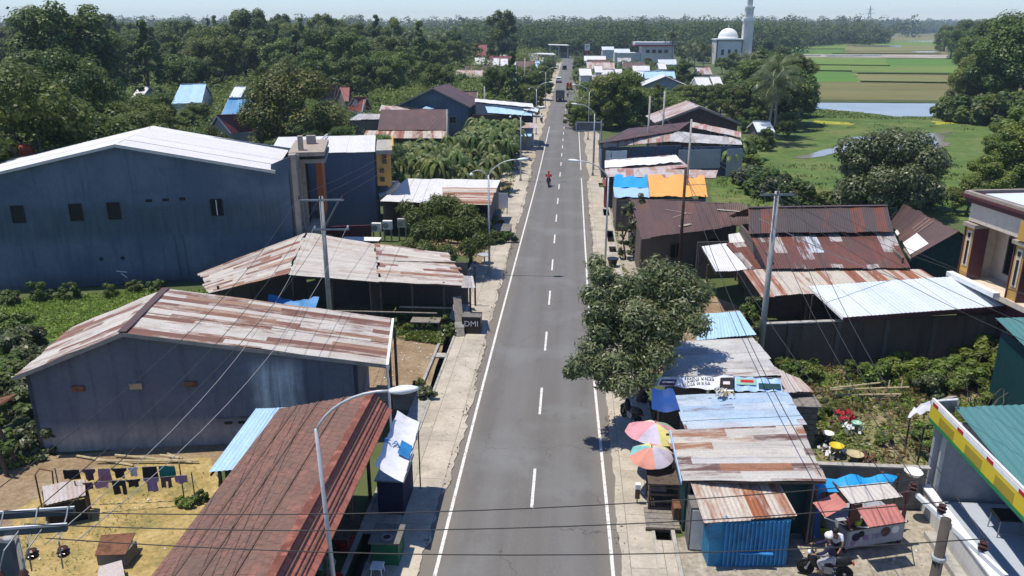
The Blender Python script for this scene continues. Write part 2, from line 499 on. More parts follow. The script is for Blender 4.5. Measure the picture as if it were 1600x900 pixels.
def stained(name, col, col2, stain, streak=.5, band=None, smear=None):
    """rendered wall: two tones of paint in patches, rain streaks down from the top, damp patches"""
    t = NT(name); co = t.coord('World')
    a = t.noise(co, .28, 5, .6); s_ = t.noise(t.coord('World', (1.6, 1.6, .12)), 1.3, 6, .72); f = t.noise(co, 5, 5, .65)
    c = t.mix(t.ramp(a, [(.42, 0.0), (.58, 1.0)]), col, col2)
    c = t.mix(t.math('MULTIPLY', t.ramp(s_, [(.52, 0.0), (.74, 1.0)]), streak), c, stain)
    if band:
        z0, z1, bc = band
        sp = t.n('SeparateXYZ'); t.l(co, sp.inputs[0])
        h = t.math('ADD', sp.outputs[2], t.math('MULTIPLY', t.noise(co, 1.2, 6, .7), .5))
        mr = t.n('MapRange'); mr.inputs[1].default_value = z1 + .25; mr.inputs[2].default_value = z0 + .25; t.l(h, mr.inputs[0])
        pt = t.noise(t.coord('World', (2.2, 2.2, .5)), 1.0, 6, .7)
        c = t.mix(t.math('MULTIPLY', mr.outputs[0], t.ramp(pt, [(.3, .35), (.6, 1.0)])), c, bc)
    if smear:
        x0, hw, z0, z1, sc = smear
        sp = t.n('SeparateXYZ'); t.l(co, sp.inputs[0])
        mx = t.n('MapRange'); mx.inputs[1].default_value = hw + .45; mx.inputs[2].default_value = hw - .25; t.l(t.math('ABSOLUTE', t.math('SUBTRACT', t.math('ADD', sp.outputs[0], t.math('MULTIPLY', t.noise(co, 1.5, 4, .6), .5)), x0 + .25)), mx.inputs[0])
        mz = t.n('MapRange'); mz.inputs[1].default_value = (z1 - z0) / 2 + .3; mz.inputs[2].default_value = (z1 - z0) / 2 - .5; t.l(t.math('ABSOLUTE', t.math('SUBTRACT', sp.outputs[2], (z0 + z1) / 2)), mz.inputs[0])
        dr = t.ramp(t.noise(t.coord('World', (2.4, 2.4, .22)), 1.6, 6, .7), [(.3, .15), (.62, 1.0)])
        c = t.mix(t.math('MULTIPLY', t.math('MULTIPLY', mx.outputs[0], mz.outputs[0]), dr), c, sc)
    c = t.mix(.35, c, t.mix(1, c, t.ramp(f, [(.3, .7), (.7, 1.25)]), 'MULTIPLY'))
    t.done(c, .85)
stained('wall_slate', (.105, .116, .150), (.13, .142, .178), (.055, .05, .055), .65, (.7, 1.5, (.36, .335, .30)), (-12.7, .75, .9, 3.9, (.50, .56, .60)))
stained('wall_blue', (.082, .115, .158), (.118, .152, .195), (.042, .058, .08), .75, (.3, 1.2, (.075, .085, .095)), (-30.5, 9.5, 3.4, 6.0, (.062, .088, .105)))
stained('wall_blue_b', (.085, .112, .165), (.10, .128, .18), (.06, .08, .11), .35)
stained('wall_pale_patch', (.42, .48, .53), (.34, .42, .50), (.22, .26, .29), .6)
stained('wall_old', (.155, .135, .115), (.20, .17, .14), (.05, .045, .04), .75)
stained('wall_grey', (.36, .36, .38), (.32, .33, .36), (.16, .16, .17), .4)
stained('wall_white', (.62, .60, .56), (.56, .55, .52), (.30, .28, .25), .35)
stained('wall_brick', (.13, .098, .072), (.17, .132, .10), (.04, .033, .027), .85)
stained('plank_wall', (.13, .105, .085), (.17, .14, .115), (.05, .04, .035), .6)
stained('wall_maroon', (.10, .03, .035), (.12, .036, .04), (.05, .018, .02), .35)

# roof sheets
tin_mat('tin_warehouse', [(0, (.52, .485, .43)), (.30, (.47, .42, .36)), (.50, (.22, .105, .07)), (.76, (.18, .085, .06)), (.92, (.32, .20, .13))], .42, 4.5, .30, seed=4.4)
tin_mat('tin_shack', [(0, (.52, .48, .42)), (.30, (.45, .40, .345)), (.58, (.40, .36, .32)), (.66, (.25, .11, .07)), (.80, (.18, .075, .05)), (.92, (.36, .22, .14))], .5, 2.6, .4, seed=5)
tin_mat('tin_shack_grey', [(0, (.50, .46, .41)), (.5, (.44, .40, .355)), (.85, (.40, .33, .27)), (.96, (.27, .14, .09))], .5, 3.2, .3, seed=6)
tin_mat('tin_rust_stripe', [(0, (.52, .46, .38)), (.36, (.33, .16, .10)), (.58, (.23, .085, .045)), (.70, (.50, .43, .36)), (.9, (.30, .10, .04))], .36, 30, .45, seed=9)
tin_mat('tin_brown', [(0, (.105, .062, .052)), (.35, (.12, .07, .058)), (.7, (.10, .06, .052)), (.93, (.15, .075, .055))], .8, 2.4, .35, (.16, .07, .04), seed=11)
tin_mat('tin_dark', [(0, (.085, .062, .055)), (.5, (.075, .058, .053)), (.90, (.17, .06, .035))], .8, 30, .3, (.14, .05, .03), seed=12)
tin_mat('tin_patch', [(0, (.13, .055, .042)), (.32, (.16, .06, .042)), (.58, (.11, .062, .052)), (.74, (.42, .40, .38)), (.86, (.47, .52, .57)), (.93, (.22, .085, .045))], .8, 2.6, .45, (.26, .12, .075), seed=13)
tin_mat('tin_white', [(0, (.66, .645, .63)), (.5, (.69, .68, .665)), (.8, (.63, .62, .605))], .9, 30, .10, (.45, .40, .35), seed=14, stain=.10)
tin_mat('tin_bluewhite', [(0, (.58, .64, .69)), (.5, (.62, .67, .71)), (.8, (.55, .61, .67))], .9, 30, .08, (.40, .42, .44), seed=15, stain=.08)
tin_mat('tin_skyblue', [(0, (.40, .59, .74)), (.5, (.44, .62, .76)), (.8, (.37, .55, .71))], .9, 30, .12, (.5, .6, .66), seed=16, stain=.10)
tin_mat('tin_grey', [(0, (.46, .45, .43)), (.35, (.40, .39, .38)), (.6, (.50, .49, .47)), (.80, (.33, .29, .26)), (.93, (.24, .13, .09))], .8, 2.4, .38, seed=17)
tin_mat('tin_mixed', [(0, (.48, .45, .41)), (.30, (.44, .41, .37)), (.56, (.50, .46, .40)), (.68, (.155, .065, .05)), (.78, (.125, .065, .055)), (.88, (.30, .14, .075)), (.95, (.48, .47, .46))], .5, 2.6, .45, seed=18)
tin_mat('tin_blue_old', [(0, (.36, .47, .58)), (.4, (.31, .42, .55)), (.62, (.44, .50, .56)), (.80, (.16, .075, .06)), (.90, (.40, .40, .42))], .5, 2.2, .35, seed=19)
tin_mat('tin_red', [(0, (.22, .055, .05)), (.5, (.25, .062, .055)), (.8, (.19, .05, .048))], .8, 30, .2, (.12, .04, .035), seed=20)
tin_mat('tin_maroon', [(0, (.20, .058, .068)), (.5, (.22, .065, .075)), (.8, (.18, .055, .065))], .8, 30, .15, (.12, .04, .045), seed=21)
tin_mat('tin_bright_blue', [(0, (.03, .27, .52)), (.5, (.035, .29, .55)), (.8, (.03, .25, .49))], .8, 30, .05, (.05, .3, .5), seed=22, stain=.05)
tin_mat('tin_teal', [(0, (.075, .20, .20)), (.5, (.085, .215, .215)), (.8, (.07, .185, .19))], .6, 30, .12, (.12, .2, .2), seed=23, stain=.1)
tin_mat('tin_salmon', [(0, (.48, .42, .38)), (.25, (.40, .26, .20)), (.5, (.50, .45, .42)), (.7, (.36, .155, .115)), (.85, (.45, .37, .32))], .8, 2.6, .35, seed=24)

# clay tile roof: small overlapping tiles, the odd one redder, moss grime
def tile_mat(name, c1, c2, c3, grime, cover):
    t = NT(name)
    uv = t.n('UVMap').outputs[0]
    br = t.n('TexBrick', offset=.5); br.inputs['Scale'].default_value = 1
    br.inputs['Brick Width'].default_value = .30; br.inputs['Row Height'].default_value = .26; br.inputs['Mortar Size'].default_value = .012
    br.inputs['Color1'].default_value = (*c1, 1); br.inputs['Color2'].default_value = (*c2, 1); br.inputs['Mortar'].default_value = tuple(x * .35 for x in c1) + (1,)
    br.inputs['Bias'].default_value = -.1
    t.l(uv, br.inputs['Vector'])
    n1 = t.noise(t.coord('World'), .55, 6, .7); n2 = t.noise(t.coord('World'), 5, 5, .7)
    hi = t.noise(t.coord('World', (1, 1, 1)), 2.2, 4, .6)
    c = t.mix(t.ramp(hi, [(.52, 0.0), (.66, .8)]), br.outputs['Color'], c3)
    c = t.mix(t.math('MULTIPLY', t.ramp(n1, [(.36, 0.0), (.62, 1.0)]), cover), c, grime)
    c = t.mix(.5, c, t.mix(1, c, t.ramp(n2, [(.3, .55), (.7, 1.35)]), 'MULTIPLY'))
    t.bump(br.outputs['Fac'], .5, -.04); t.done(c, .85)
tile_mat('tile_old', (.23, .11, .08), (.175, .10, .078), (.36, .15, .105), (.135, .090, .070), .8)
tile_mat('tile_red', (.42, .14, .095), (.36, .12, .085), (.48, .18, .12), (.27, .11, .08), .45)

# leaves
def leaf_mat(name, dark, mid, light, rough=.5, trans=.28):
    m = bpy.data.materials.new(name); m.use_nodes = True; M[name] = m
    nt = m.node_tree; b = nt.nodes['Principled BSDF']; out = nt.nodes['Material Output']
    at = nt.nodes.new('ShaderNodeAttribute'); at.attribute_name = 'tint'
    oi = nt.nodes.new('ShaderNodeObjectInfo')
    r = nt.nodes.new('ShaderNodeValToRGB'); e = r.color_ramp.elements
    e[0].position = 0.05; e[0].color = (*dark, 1); e[1].position = .95; e[1].color = (*light, 1)
    k = e.new(.5); k.color = (*mid, 1)
    nt.links.new(at.outputs['Fac'], r.inputs[0])
    hs = nt.nodes.new('ShaderNodeHueSaturation')
    mr = nt.nodes.new('ShaderNodeMapRange'); mr.inputs[3].default_value = .85; mr.inputs[4].default_value = 1.42
    nt.links.new(oi.outputs['Random'], mr.inputs[0]); nt.links.new(mr.outputs[0], hs.inputs['Value'])
    mh = nt.nodes.new('ShaderNodeMapRange'); mh.inputs[3].default_value = .478; mh.inputs[4].default_value = .515
    m2 = nt.nodes.new('ShaderNodeMath'); m2.operation = 'FRACT'; m3 = nt.nodes.new('ShaderNodeMath'); m3.operation = 'MULTIPLY'; m3.inputs[1].default_value = 7.31
    nt.links.new(oi.outputs['Random'], m3.inputs[0]); nt.links.new(m3.outputs[0], m2.inputs[0]); nt.links.new(m2.outputs[0], mh.inputs[0]); nt.links.new(mh.outputs[0], hs.inputs['Hue'])
    nt.links.new(r.outputs[0], hs.inputs['Color']); nt.links.new(hs.outputs[0], b.inputs['Base Color'])
    b.inputs['Roughness'].default_value = rough; b.inputs['Specular IOR Level'].default_value = .35
    tr = nt.nodes.new('ShaderNodeBsdfTranslucent'); nt.links.new(hs.outputs[0], tr.inputs[0])
    mx = nt.nodes.new('ShaderNodeMixShader'); mx.inputs[0].default_value = trans
    nt.links.new(b.outputs[0], mx.inputs[1]); nt.links.new(tr.outputs[0], mx.inputs[2]); nt.links.new(mx.outputs[0], out.inputs[0])
    return m
leaf_mat('leaf_mango', (.042, .066, .020), (.105, .132, .048), (.26, .27, .15), .38, .34)
leaf_mat('leaf_green', (.048, .088, .015), (.10, .15, .028), (.19, .235, .055), .5, .36)
leaf_mat('leaf_dark', (.05, .086, .018), (.098, .142, .030), (.175, .21, .05), .5, .42)
leaf_mat('leaf_forest', (.060, .098, .016), (.125, .165, .030), (.21, .245, .058), .5, .42)
leaf_mat('leaf_yellow_green', (.075, .12, .018), (.15, .20, .034), (.25, .29, .07), .5, .4)  # paler yellow-green foliage colour
leaf_mat('leaf_gold', (.06, .085, .014), (.125, .145, .026), (.25, .21, .045))
leaf_mat('leaf_palm', (.045, .072, .022), (.095, .125, .045), (.27, .26, .14), .4)
leaf_mat('leaf_banana', (.034, .07, .014), (.08, .13, .026), (.19, .215, .06), .5, .34)
leaf_mat('leaf_straw', (.30, .22, .08), (.42, .32, .12), (.55, .44, .20))
leaf_mat('leaf_dry', (.10, .065, .03), (.18, .12, .055), (.28, .20, .10))
leaf_mat('leaf_far', (.058, .092, .020), (.10, .138, .032), (.165, .195, .055), .6, .4)
plain('bark', (.12, .095, .07), .9, var=.35, scale=6)
plain('bark_pale', (.24, .215, .18), .9, var=.3, scale=5)

# ------------------------------------------------------------------ the land
DL = (-7.38, -6.78)     # left ditch
DR = (3.46, 4.06)       # right ditch
def sstep(a, b, x):
    x = min(1, max(0, (x - a) / (b - a))); return x * x * (3 - 2 * x)
def hill(x, y):
    h = 3.0 * sstep(-60, -190, x) * sstep(70, 200, y)
    h += 6.0 * sstep(-25, -90, x) * sstep(-330, -160, x) * sstep(200, 400, y)
    return h
def land():
    xs = sorted(set([-2600, -1800, -900, -600] + list(range(-420, 440, 20)) + [600, 900, 1800, 2600, 3000] + [DL[0] - .12, DL[0], DL[1], DL[1] + .1, DR[0] - .1, DR[0], DR[1], DR[1] + .12, -14, 10]))
    ys = sorted(set([-100, -60, 0, 8, 8.01] + list(range(20, 700, 20)) + [60.01, 71.99, 800, 1000, 1400, 2000, 3200]))
    vs = []; fs = []
    for y in ys:
        for x in xs:
            z = hill(x, y) if x < -20 else 0
            if (DL[0] <= x <= DL[1]) and 8.005 < y <= 60: z = -.75
            if (DR[0] <= x <= DR[1]) and 8.005 < y < 72 + 20: z = -.75
            vs.append((x, y, z))
    n = len(xs)
    for j in range(len(ys) - 1):
        for i in range(n - 1):
            fs.append((j * n + i, j * n + i + 1, (j + 1) * n + i + 1, (j + 1) * n + i))
    m = MB(); m.mesh(vs, fs)
    return m.build('ground', M['ground'], None, kind='structure')
land()
def sheet(name, pts, mat, z, kind='structure'):
    m = MB(); m.face([(p[0], p[1], z) for p in pts])
    q = m.v; a = sum(q[i][0] * q[(i + 1) % len(q)][1] - q[(i + 1) % len(q)][0] * q[i][1] for i in range(len(q)))
    if a < 0: m.f = [tuple(reversed(m.f[0]))]
    return m.build(name, M[mat], None, kind=kind)
def psheet(name, pix, mat, z, dense=0, jit=0.0, kind='structure'):
    pts = [W(x, y) for x, y in pix]
    if dense:
        out = []; r = random.Random(len(pix) + int(pix[0][0]))
        for i, p in enumerate(pts):
            q = pts[(i + 1) % len(pts)]
            for k in range(dense):
                v = p.lerp(q, k / dense)
                if jit: v = v + Vector((r.uniform(-jit, jit), r.uniform(-jit, jit), 0))
                out.append(v)
        pts = out
    return sheet(name, pts, mat, z, kind)

# road
def strip(name, mat, prof, z):
    m = MB()
    for (y0, a0, b0), (y1, a1, b1) in zip(prof, prof[1:]):
        m.face([(a0, y0, z), (b0, y0, z), (b1, y1, z), (a1, y1, z)])
    return m.build(name, M[mat], None, kind='structure')
strip('road', 'asphalt', [(-20, -5.2, 2.5)] + [(y, -5.1, 2.45) for y in range(0, 130, 10)] + [(160, -5.0, 2.4), (250, -5, 2.3), (330, -5, 1.8), (420, -5.2, .8), (520, -6.5, -1)], .010)
def ribbon(xs, w_, y0, y1, step=2.0):
    m = MB(); y = y0; r = random.Random(3)
    while y < y1 - 1e-3:
        yb = min(y1, y + step)
        m.face([(xs(y) - w_ / 2, y, .015), (xs(y) + w_ / 2, y, .015), (xs(yb) + w_ / 2, yb, .015), (xs(yb) - w_ / 2, yb, .015)])
        y = yb
    return m
lx = lambda y: -4.30 + .42 * sstep(25, 110, y)
rx = lambda y: 1.84 - .36 * sstep(18, 48, y)
mk = ribbon(lx, .125, -10, 150)
mk.v += []; 
mr_ = ribbon(rx, .125, -10, 98); mk.mesh(mr_.v, mr_.f)
mr_ = ribbon(rx, .125, 104, 150); mk.mesh(mr_.v, mr_.f)
y = 2.95 + 8 * -1
while y < 200:
    mk.face([(-1.24, y, .015), (-1.12, y, .015), (-1.12, y + 3, .015), (-1.24, y + 3, .015)]); y += 8
mk.build('road_marking', M['road_paint'], None, kind='structure')
def ragged_walk(name, outer, inner, y0, y1, side, z=.05, step=.35, jit=.10, seed=1):
    """concrete walk whose road-side edge has crumbled"""
    r = random.Random(seed); pin = []; y = y0; w2 = 0
    while y <= y1:
        w2 = .72 * w2 + r.uniform(-jit, jit)
        pin.append((inner(y) + w2 + r.uniform(-.025, .025), y)); y += step
    m = MB()
    for (xa, ya), (xb, yb) in zip(pin, pin[1:]):
        q = [(outer(ya), ya), (xa, ya), (xb, yb), (outer(yb), yb)]
        if side > 0: q = [q[1], q[0], q[3], q[2]]
        m.face([(p[0], p[1], z) for p in q])
        m.face([(xa, ya, z), (xa, ya, 0), (xb, yb, 0), (xb, yb, z)] if side < 0 else [(xb, yb, z), (xb, yb, 0), (xa, ya, 0), (xa, ya, z)])
    return m.build(name, M['pavement'], None, kind='structure')
ragged_walk('pavement', lambda y: DL[1], lambda y: -4.78 - .05 * math.sin(y * .13), 4, 104, -1, seed=4)
def r_out(y): return DR[0] if y > 27.2 else 5.4
ragged_walk('pavement', lambda y: DR[0], lambda y: 2.12, 4, 96, 1, jit=.05, seed=9)
# covered stretches of the ditches
m = MB()
for x0, x1, y0, y1 in ((DL[0] - .1, DL[1] + .02, 24.9, 36.2), (DL[0] - .1, DL[1] + .02, 41.4, 42.0), (DL[0] - .1, DL[1] + .02, 47.4, 60), (DL[0] - .1, DL[1] + .02, 4, 15)):
    m.box(((x0 + x1) / 2, (y0 + y1) / 2, .045), (x1 - x0, y1 - y0, .09))
m.build('pavement', M['concrete'], None, kind='structure')
m = MB()
for y0, y1 in ((4, 25.2), (27.0, 64.2), (66.0, 67.5), (71.5, 77.5), (80.5, 92)):
    m.box(((DR[0] + DR[1]) / 2, (y0 + y1) / 2, .04), (DR[1] - DR[0] + .12, y1 - y0, .10))
m.build('pavement', M['pavement'], None, kind='structure')
m = MB()
m.box((DL[0] - .06, 32, .06), (.14, 56, .2)); m.box((DL[1] + .05, 32, .03), (.12, 56, .12))
m.build('kerb', M['concrete'], None, kind='structure')
m = MB()
m.box((DR[0] - .05, 45, .03), (.12, 94, .11)); m.box((DR[1] + .06, 50, .06), (.14, 84, .2))
m.build('kerb', M['concrete'], None, kind='structure')
sheet('ditch_water', [(DL[0] - .05, 9), (DL[1] + .05, 9), (DL[1] + .05, 59), (DL[0] - .05, 59)], 'ditch_water', -.55)
sheet('ditch_water', [(DR[0] - .05, 9), (DR[1] + .05, 9), (DR[1] + .05, 91), (DR[0] - .05, 91)], 'ditch_water', -.55)
for sd in (-1, 1):
    yi = range(95, 420, 4)
    inn = [((-5.0 if sd < 0 else 2.35) + .18 * math.sin(y * 1.1), y) for y in yi]; out_ = [((-8.0 if sd < 0 else 4.8) + .5 * math.sin(y * .37 + sd), y) for y in yi]
    sheet('verge', inn + out_[::-1], 'sand', .023)
# yards beside the road
sheet('yard', [(-7.45, 60.5), (-5.2, 60.5), (-5.2, 104), (-7.6, 104), (-12, 90), (-12, 64), (-7.5, 62)], 'dirt', .020)
psheet('yard', [(0, 700), (70, 712), (345, 690), (400, 690), (345, 740), (200, 790), (60, 830), (0, 900), (-60, 800)], 'dirt', .016, 6, .2)
psheet('yard', [(150, 730), (330, 715), (345, 770), (235, 910), (90, 960), (0, 960), (20, 800)], 'straw', .02, 6, .12)
psheet('yard', [(610, 530), (700, 500), (665, 640), (560, 640), (570, 560)], 'dirt', .02, 5, .15)
sheet('yard', [(4.15, 4), (16, 4), (14.2, 27.9), (9.4, 28.0), (4.15, 25.4)], 'yard_concrete', .02)
sheet('yard', [(4.2, 40), (12.2, 42.0), (12.5, 50), (8, 57), (4.2, 57)], 'dirt', .02)
sheet('yard', [(4.2, 57), (9, 57), (11, 76), (4.2, 96)], 'yard_concrete', .02)
psheet('lot', [(1200, 560), (1300, 570), (1600, 565), (1600, 620), (1480, 700), (1465, 738), (1280, 738), (1262, 660), (1225, 620)], 'lot', .02, 4, .2)
psheet('grass_field', [(0, 470), (60, 466), (240, 455), (330, 455), (250, 500), (80, 530), (0, 545)], 'field_grass', .02, 5, .3)
# low fields, ponds and paddies to the right
psheet('marsh', [(1118, 268), (1180, 232), (1235, 168), (1500, 168), (1750, 172), (1750, 345), (1100, 345)], 'marsh', .02, 6, .5)
psheet('flower_patch', [(1270, 188), (1330, 192), (1332, 196), (1280, 194)], 'flowers', .05, 6, .7)
psheet('flower_patch', [(1458, 190), (1492, 189), (1495, 194), (1462, 195)], 'flowers', .05, 6, .7)
psheet('river', [(1247, 160), (1330, 161), (1500, 162), (1585, 164), (1590, 176), (1500, 183), (1395, 182), (1340, 175), (1290, 171), (1247, 170)], 'water', .06, 8, .7)
psheet('pond', [(1238, 247), (1290, 234), (1330, 221), (1350, 219), (1312, 217), (1345, 214), (1410, 212), (1470, 208), (1486, 206), (1470, 212), (1478, 222), (1490, 226), (1468, 232), (1440, 232), (1400, 236), (1360, 230), (1300, 241), (1260, 248)], 'water', .06, 5, .5)
psheet('river_bank', [(1240, 160.3), (1600, 162.5), (1600, 158.3), (1240, 156.0)], 'bund', .10, 8, .5)
FIELDS = [('rice_d', [(1225, 158), (1750, 159), (1750, 130), (1340, 128), (1220, 130)]),
          ('rice_b', [(1220, 130), (1345, 128), (1328, 112), (1215, 110)]),
          ('rice_c', [(1345, 128), (1750, 132), (1750, 117), (1332, 115)]),
          ('rice_a', [(1215, 110), (1400, 113), (1750, 116), (1750, 104), (1390, 103), (1215, 101)]),
          ('rice_a', [(1215, 101), (1390, 103), (1385, 91), (1215, 89)]),
          ('rice_b', [(1390, 104), (1750, 104), (1750, 92), (1386, 92)]),
          ('mud', [(1215, 89), (1480, 91), (1480, 84), (1380, 85), (1215, 85)]),
          ('rice_d', [(1300, 85), (1480, 86), (1480, 79), (1330, 79)]),
          ('rice_b', [(1200, 85), (1318, 85), (1318, 76), (1200, 76)]),
          ('rice_a', [(1200, 76), (1318, 76), (1330, 67), (1200, 68)]),
          ('rice_c', [(1318, 79), (1480, 79), (1480, 72), (1330, 68)]),
          ('rice_a', [(1330, 70.5), (1480, 72), (1480, 63), (1360, 63)]),
          ('rice_c', [(1360, 64), (1480, 64), (1480, 57), (1370, 57)]),
          ('rice_d', [(1370, 57.4), (1480, 57.4), (1480, 52), (1372, 52)])]
for i, (mt, px) in enumerate(FIELDS):
    psheet('rice_field', px, mt, .03 + .004 * i, 5, 1.2)
for px in ([(1325, 71), (1412, 71), (1405, 74), (1335, 73)], [(1405, 64), (1478, 63.6), (1475, 65.5), (1415, 65.5)], [(1290, 86.5), (1378, 85.8), (1378, 88.2), (1292, 88.8)], [(1425, 80.2), (1470, 80.4), (1468, 82), (1430, 81.8)], [(1240, 86.5), (1282, 86.2), (1282, 87.8), (1240, 88)], [(1372, 56.3), (1400, 56.2), (1402, 57.6), (1375, 57.8)]):
    psheet('paddy_water', px, 'water', .11, 5, 1.0)
for a_, b_ in (((1340, 115.5), (1495, 117)), ((1220, 110.5), (1330, 112)), ((1345, 128.5), (1480, 130.5)), ((1245, 101.5), (1390, 103.5)), ((1245, 77.0), (1320, 77.0)), ((1300, 84.0), (1470, 85))):
    p, q = W(*a_), W(*b_)
    m = MB(); n_ = 14; r = random.Random(int(a_[0]))
    for k in range(n_):
        u, v = p.lerp(q, k / n_), p.lerp(q, (k + 1) / n_)
        m.beam(u + Vector((0, r.uniform(-.5, .5), .25)), v + Vector((0, r.uniform(-.5, .5), .25)), 1.2, .5)
    m.build('field_bund', M['bund'], None, kind='structure')
# ------------------------------------------------------------------ building helpers
def V2(p): return Vector((p[0], p[1], 0))
def at(p, z): return Vector((p[0], p[1], z))
def window(root, p, wd, ht, d, frame='white_paint', mull=1, name='window', depth=.06):
    """window in a wall: p centre on the wall face, d = unit direction along the wall (outer side on its right)"""
    d = Vector((d[0], d[1], 0)).normalized(); o = Vector((d.y, -d.x, 0)); p = Vector(p)
    f = MB()
    for s in (-1, 1):
        f.beam(p + d * s * wd / 2 - Vector((0, 0, ht / 2 + .03)) + o * .01, p + d * s * wd / 2 + Vector((0, 0, ht / 2 + .03)) + o * .01, .07, depth * 2, up=o)
        f.beam(p - d * (wd / 2 - .035) + Vector((0, 0, s * ht / 2)) + o * .012, p + d * (wd / 2 - .035) + Vector((0, 0, s * ht / 2)) + o * .012, depth * 2, .07)
    for k in range(mull):
        q = p + d * wd * ((k + 1) / (mull + 1) - .5)
        f.beam(q - Vector((0, 0, ht / 2 - .035)) + o * .005, q + Vector((0, 0, ht / 2 - .035)) + o * .005, .045, depth, up=o)
    w_ = f.build(name, M[frame], root)
    g = MB(); g.beam(p - d * (wd / 2 - .03) + o * .006, p + d * (wd / 2 - .03) + o * .006, .02, ht - .04)
    g.build('pane', M['glass_dark'], w_)
    return w_
def door(root, p, wd, ht, d, mat='old_wood'):
    d = Vector((d[0], d[1], 0)).normalized(); o = Vector((d.y, -d.x, 0)); p = Vector(p)
    m = MB(); m.beam(p - d * wd / 2 + Vector((0, 0, ht / 2)) + o * .012, p + d * wd / 2 + Vector((0, 0, ht / 2)) + o * .012, .05, ht)
    o_ = m.build('door', M[mat], root)
    h = MB(); h.box(p + d * wd * .38 + o * .06 + Vector((0, 0, 1.0)), (.05, .05, .12)); h.build('handle', M['steel'], o_)
    return o_
def posts(root, pts, ztop, r=.05, mat='old_wood', z0=0.0, name='post'):
    for i, p in enumerate(pts):
        m = MB(); m.box((p[0], p[1], (z0 + ztop) / 2), (2 * r, 2 * r, ztop - z0)); m.build(name, M[mat], root)
def gable_house(name, label, cat, ra, rb, ec, ed, roof, wall, group=None, wave=.0, inset=.35, windows=True, back=True, gable=None, fascia='white_paint', z0=0.0, backscale=1.0):
    """house under a two-sided roof: ridge ra-rb, near eave ed (below ra) - ec (below rb)"""
    ra, rb, ec, ed = [Vector(p) for p in (ra, rb, ec, ed)]
    be = at(ra * 2 - ed, ed.z); bf = at(rb * 2 - ec, ec.z)
    be = ra.lerp(be, backscale); bf = rb.lerp(bf, backscale)
    be.z = ra.z + (ed.z - ra.z) * backscale; bf.z = rb.z + (ec.z - rb.z) * backscale
    cen = (ed + ec + be + bf) / 4
    t = thing(name, label, cat, (cen.x, cen.y, z0), group)
    rf = tin('roof', ra, rb, ec, ed, M[roof], t, wave=wave, under=False)
    if back: tin('roof', rb, ra, be, bf, M[roof], t, wave=wave, under=False)
    m = MB(); m.beam(ra + Vector((0, 0, .05)), rb + Vector((0, 0, .05)), .3, .06); m.build('ridge_cap', M[roof], t)
    fb = MB()
    fb.beam(ed - Vector((0, 0, .1)), ec - Vector((0, 0, .1)), .05, .16)
    for a_, b_ in ((ra, ed), (rb, ec), (ra, be), (rb, bf)):
        fb.beam(a_ - Vector((0, 0, .1)), b_ - Vector((0, 0, .1)), .05, .16)
    fb.build('fascia', M[fascia], t)
    u = (rb - ra); u.z = 0; u.normalize()
    v = V2(ra - ed).normalized()
    wa, wb = ed + u * inset + v * inset * 1.3, ec - u * inset + v * inset * 1.3
    wc, wd_ = bf - u * inset - v * inset * 1.3, be + u * inset - v * inset * 1.3
    zr = lambda p: ed.z + .28 * inset
    wl = MB()
    def zmid(p0, p1):
        return [(.5 if backscale == 1 else 1 / (1 + backscale), ra.z - .12)]
    wl.wall(wa, wb, ed.z - .03, z0=z0)
    wl.wall(wb, wc, ec.z - .03, bf.z - .03, z0=z0, mids=[(1 / (1 + backscale), rb.z - .14)])
    wl.wall(wc, wd_, be.z - .03, z0=z0)
    wl.wall(wd_, wa, be.z - .03, ed.z - .03, z0=z0, mids=[(backscale / (1 + backscale), ra.z - .14)])
    wl.build('wall', M[wall], t)
    if windows:
        L = (wb - wa).length; n = max(1, int(L / 3.4))
        for k in range(n):
            p = wa.lerp(wb, (k + .5) / n)
            if k == n // 2: door(t, at(p, z0), .9, 2.0, u)
            else: window(t, at(p, z0 + (ed.z - z0) * .55), 1.2, min(1.2, (ed.z - z0) * .45), u)
        for a_, b_ in ((wb, wc), (wd_, wa)):
            window(t, at(a_.lerp(b_, .5), z0 + (ed.z - z0) * .55), 1.1, min(1.1, (ed.z - z0) * .45), V2(b_ - a_))
    return t

# ------------------------------------------------------------------ the slate-blue warehouse under a striped roof
A = Vector((-22.97, 29.69, 0)); Bq = Vector((-9.21, 32.04, 0))
du = (Bq - A).normalized(); dn = Vector((-du.y, du.x, 0))
t = thing('warehouse', 'slate blue warehouse with a red and white striped tin gable roof', 'warehouse', (-16, 33.5, 0))
ap = at(A + du * (Vector((-18.67, 30.42, 0)) - A).length, 5.68)
frA = A.copy(); depth = 5.3
f_ap = (V2(ap) - A).length / (Bq - A).length
m = MB()
m.wall(A, Bq, 3.90, 3.86, mids=[(f_ap, 5.60)], t=.18)
m.wall(Bq, Bq + dn * depth, 3.8, t=.18)
m.wall(Bq + dn * depth, A + dn * depth, 3.8, 3.9, mids=[(1 - f_ap, 5.6)], t=.18)
m.wall(A + dn * depth, A, 3.9, t=.18)
m.build('wall', M['wall_slate'], t)
rF = ap - dn * .35; rB = ap + dn * (depth + .3)
eRf = Vector((-7.86, 32.0, 3.72)); eRb = Vector((-8.86, 37.75, 3.72))
eLf = at(A - du * .3 - dn * .35, 3.86); eLb = at(A - du * .3 + dn * (depth + .3), 3.86)
tin('roof', rF, rB, eRb, eRf, M['tin_warehouse'], t, seed=1)
tin('roof', rB, rF, eLf, eLb, M['tin_warehouse'], t, seed=2)
m = MB(); m.beam(rF + Vector((0, 0, .03)), rB + Vector((0, 0, .03)), .35, .04); m.build('ridge_cap', M['tin_brown'], t)
m = MB(); m.beam(eRf - Vector((-.04, .05, .06)), eRb - Vector((-.04, 0, .06)), .12, .16); g_ = m.build('gutter', M['white_paint'], t)
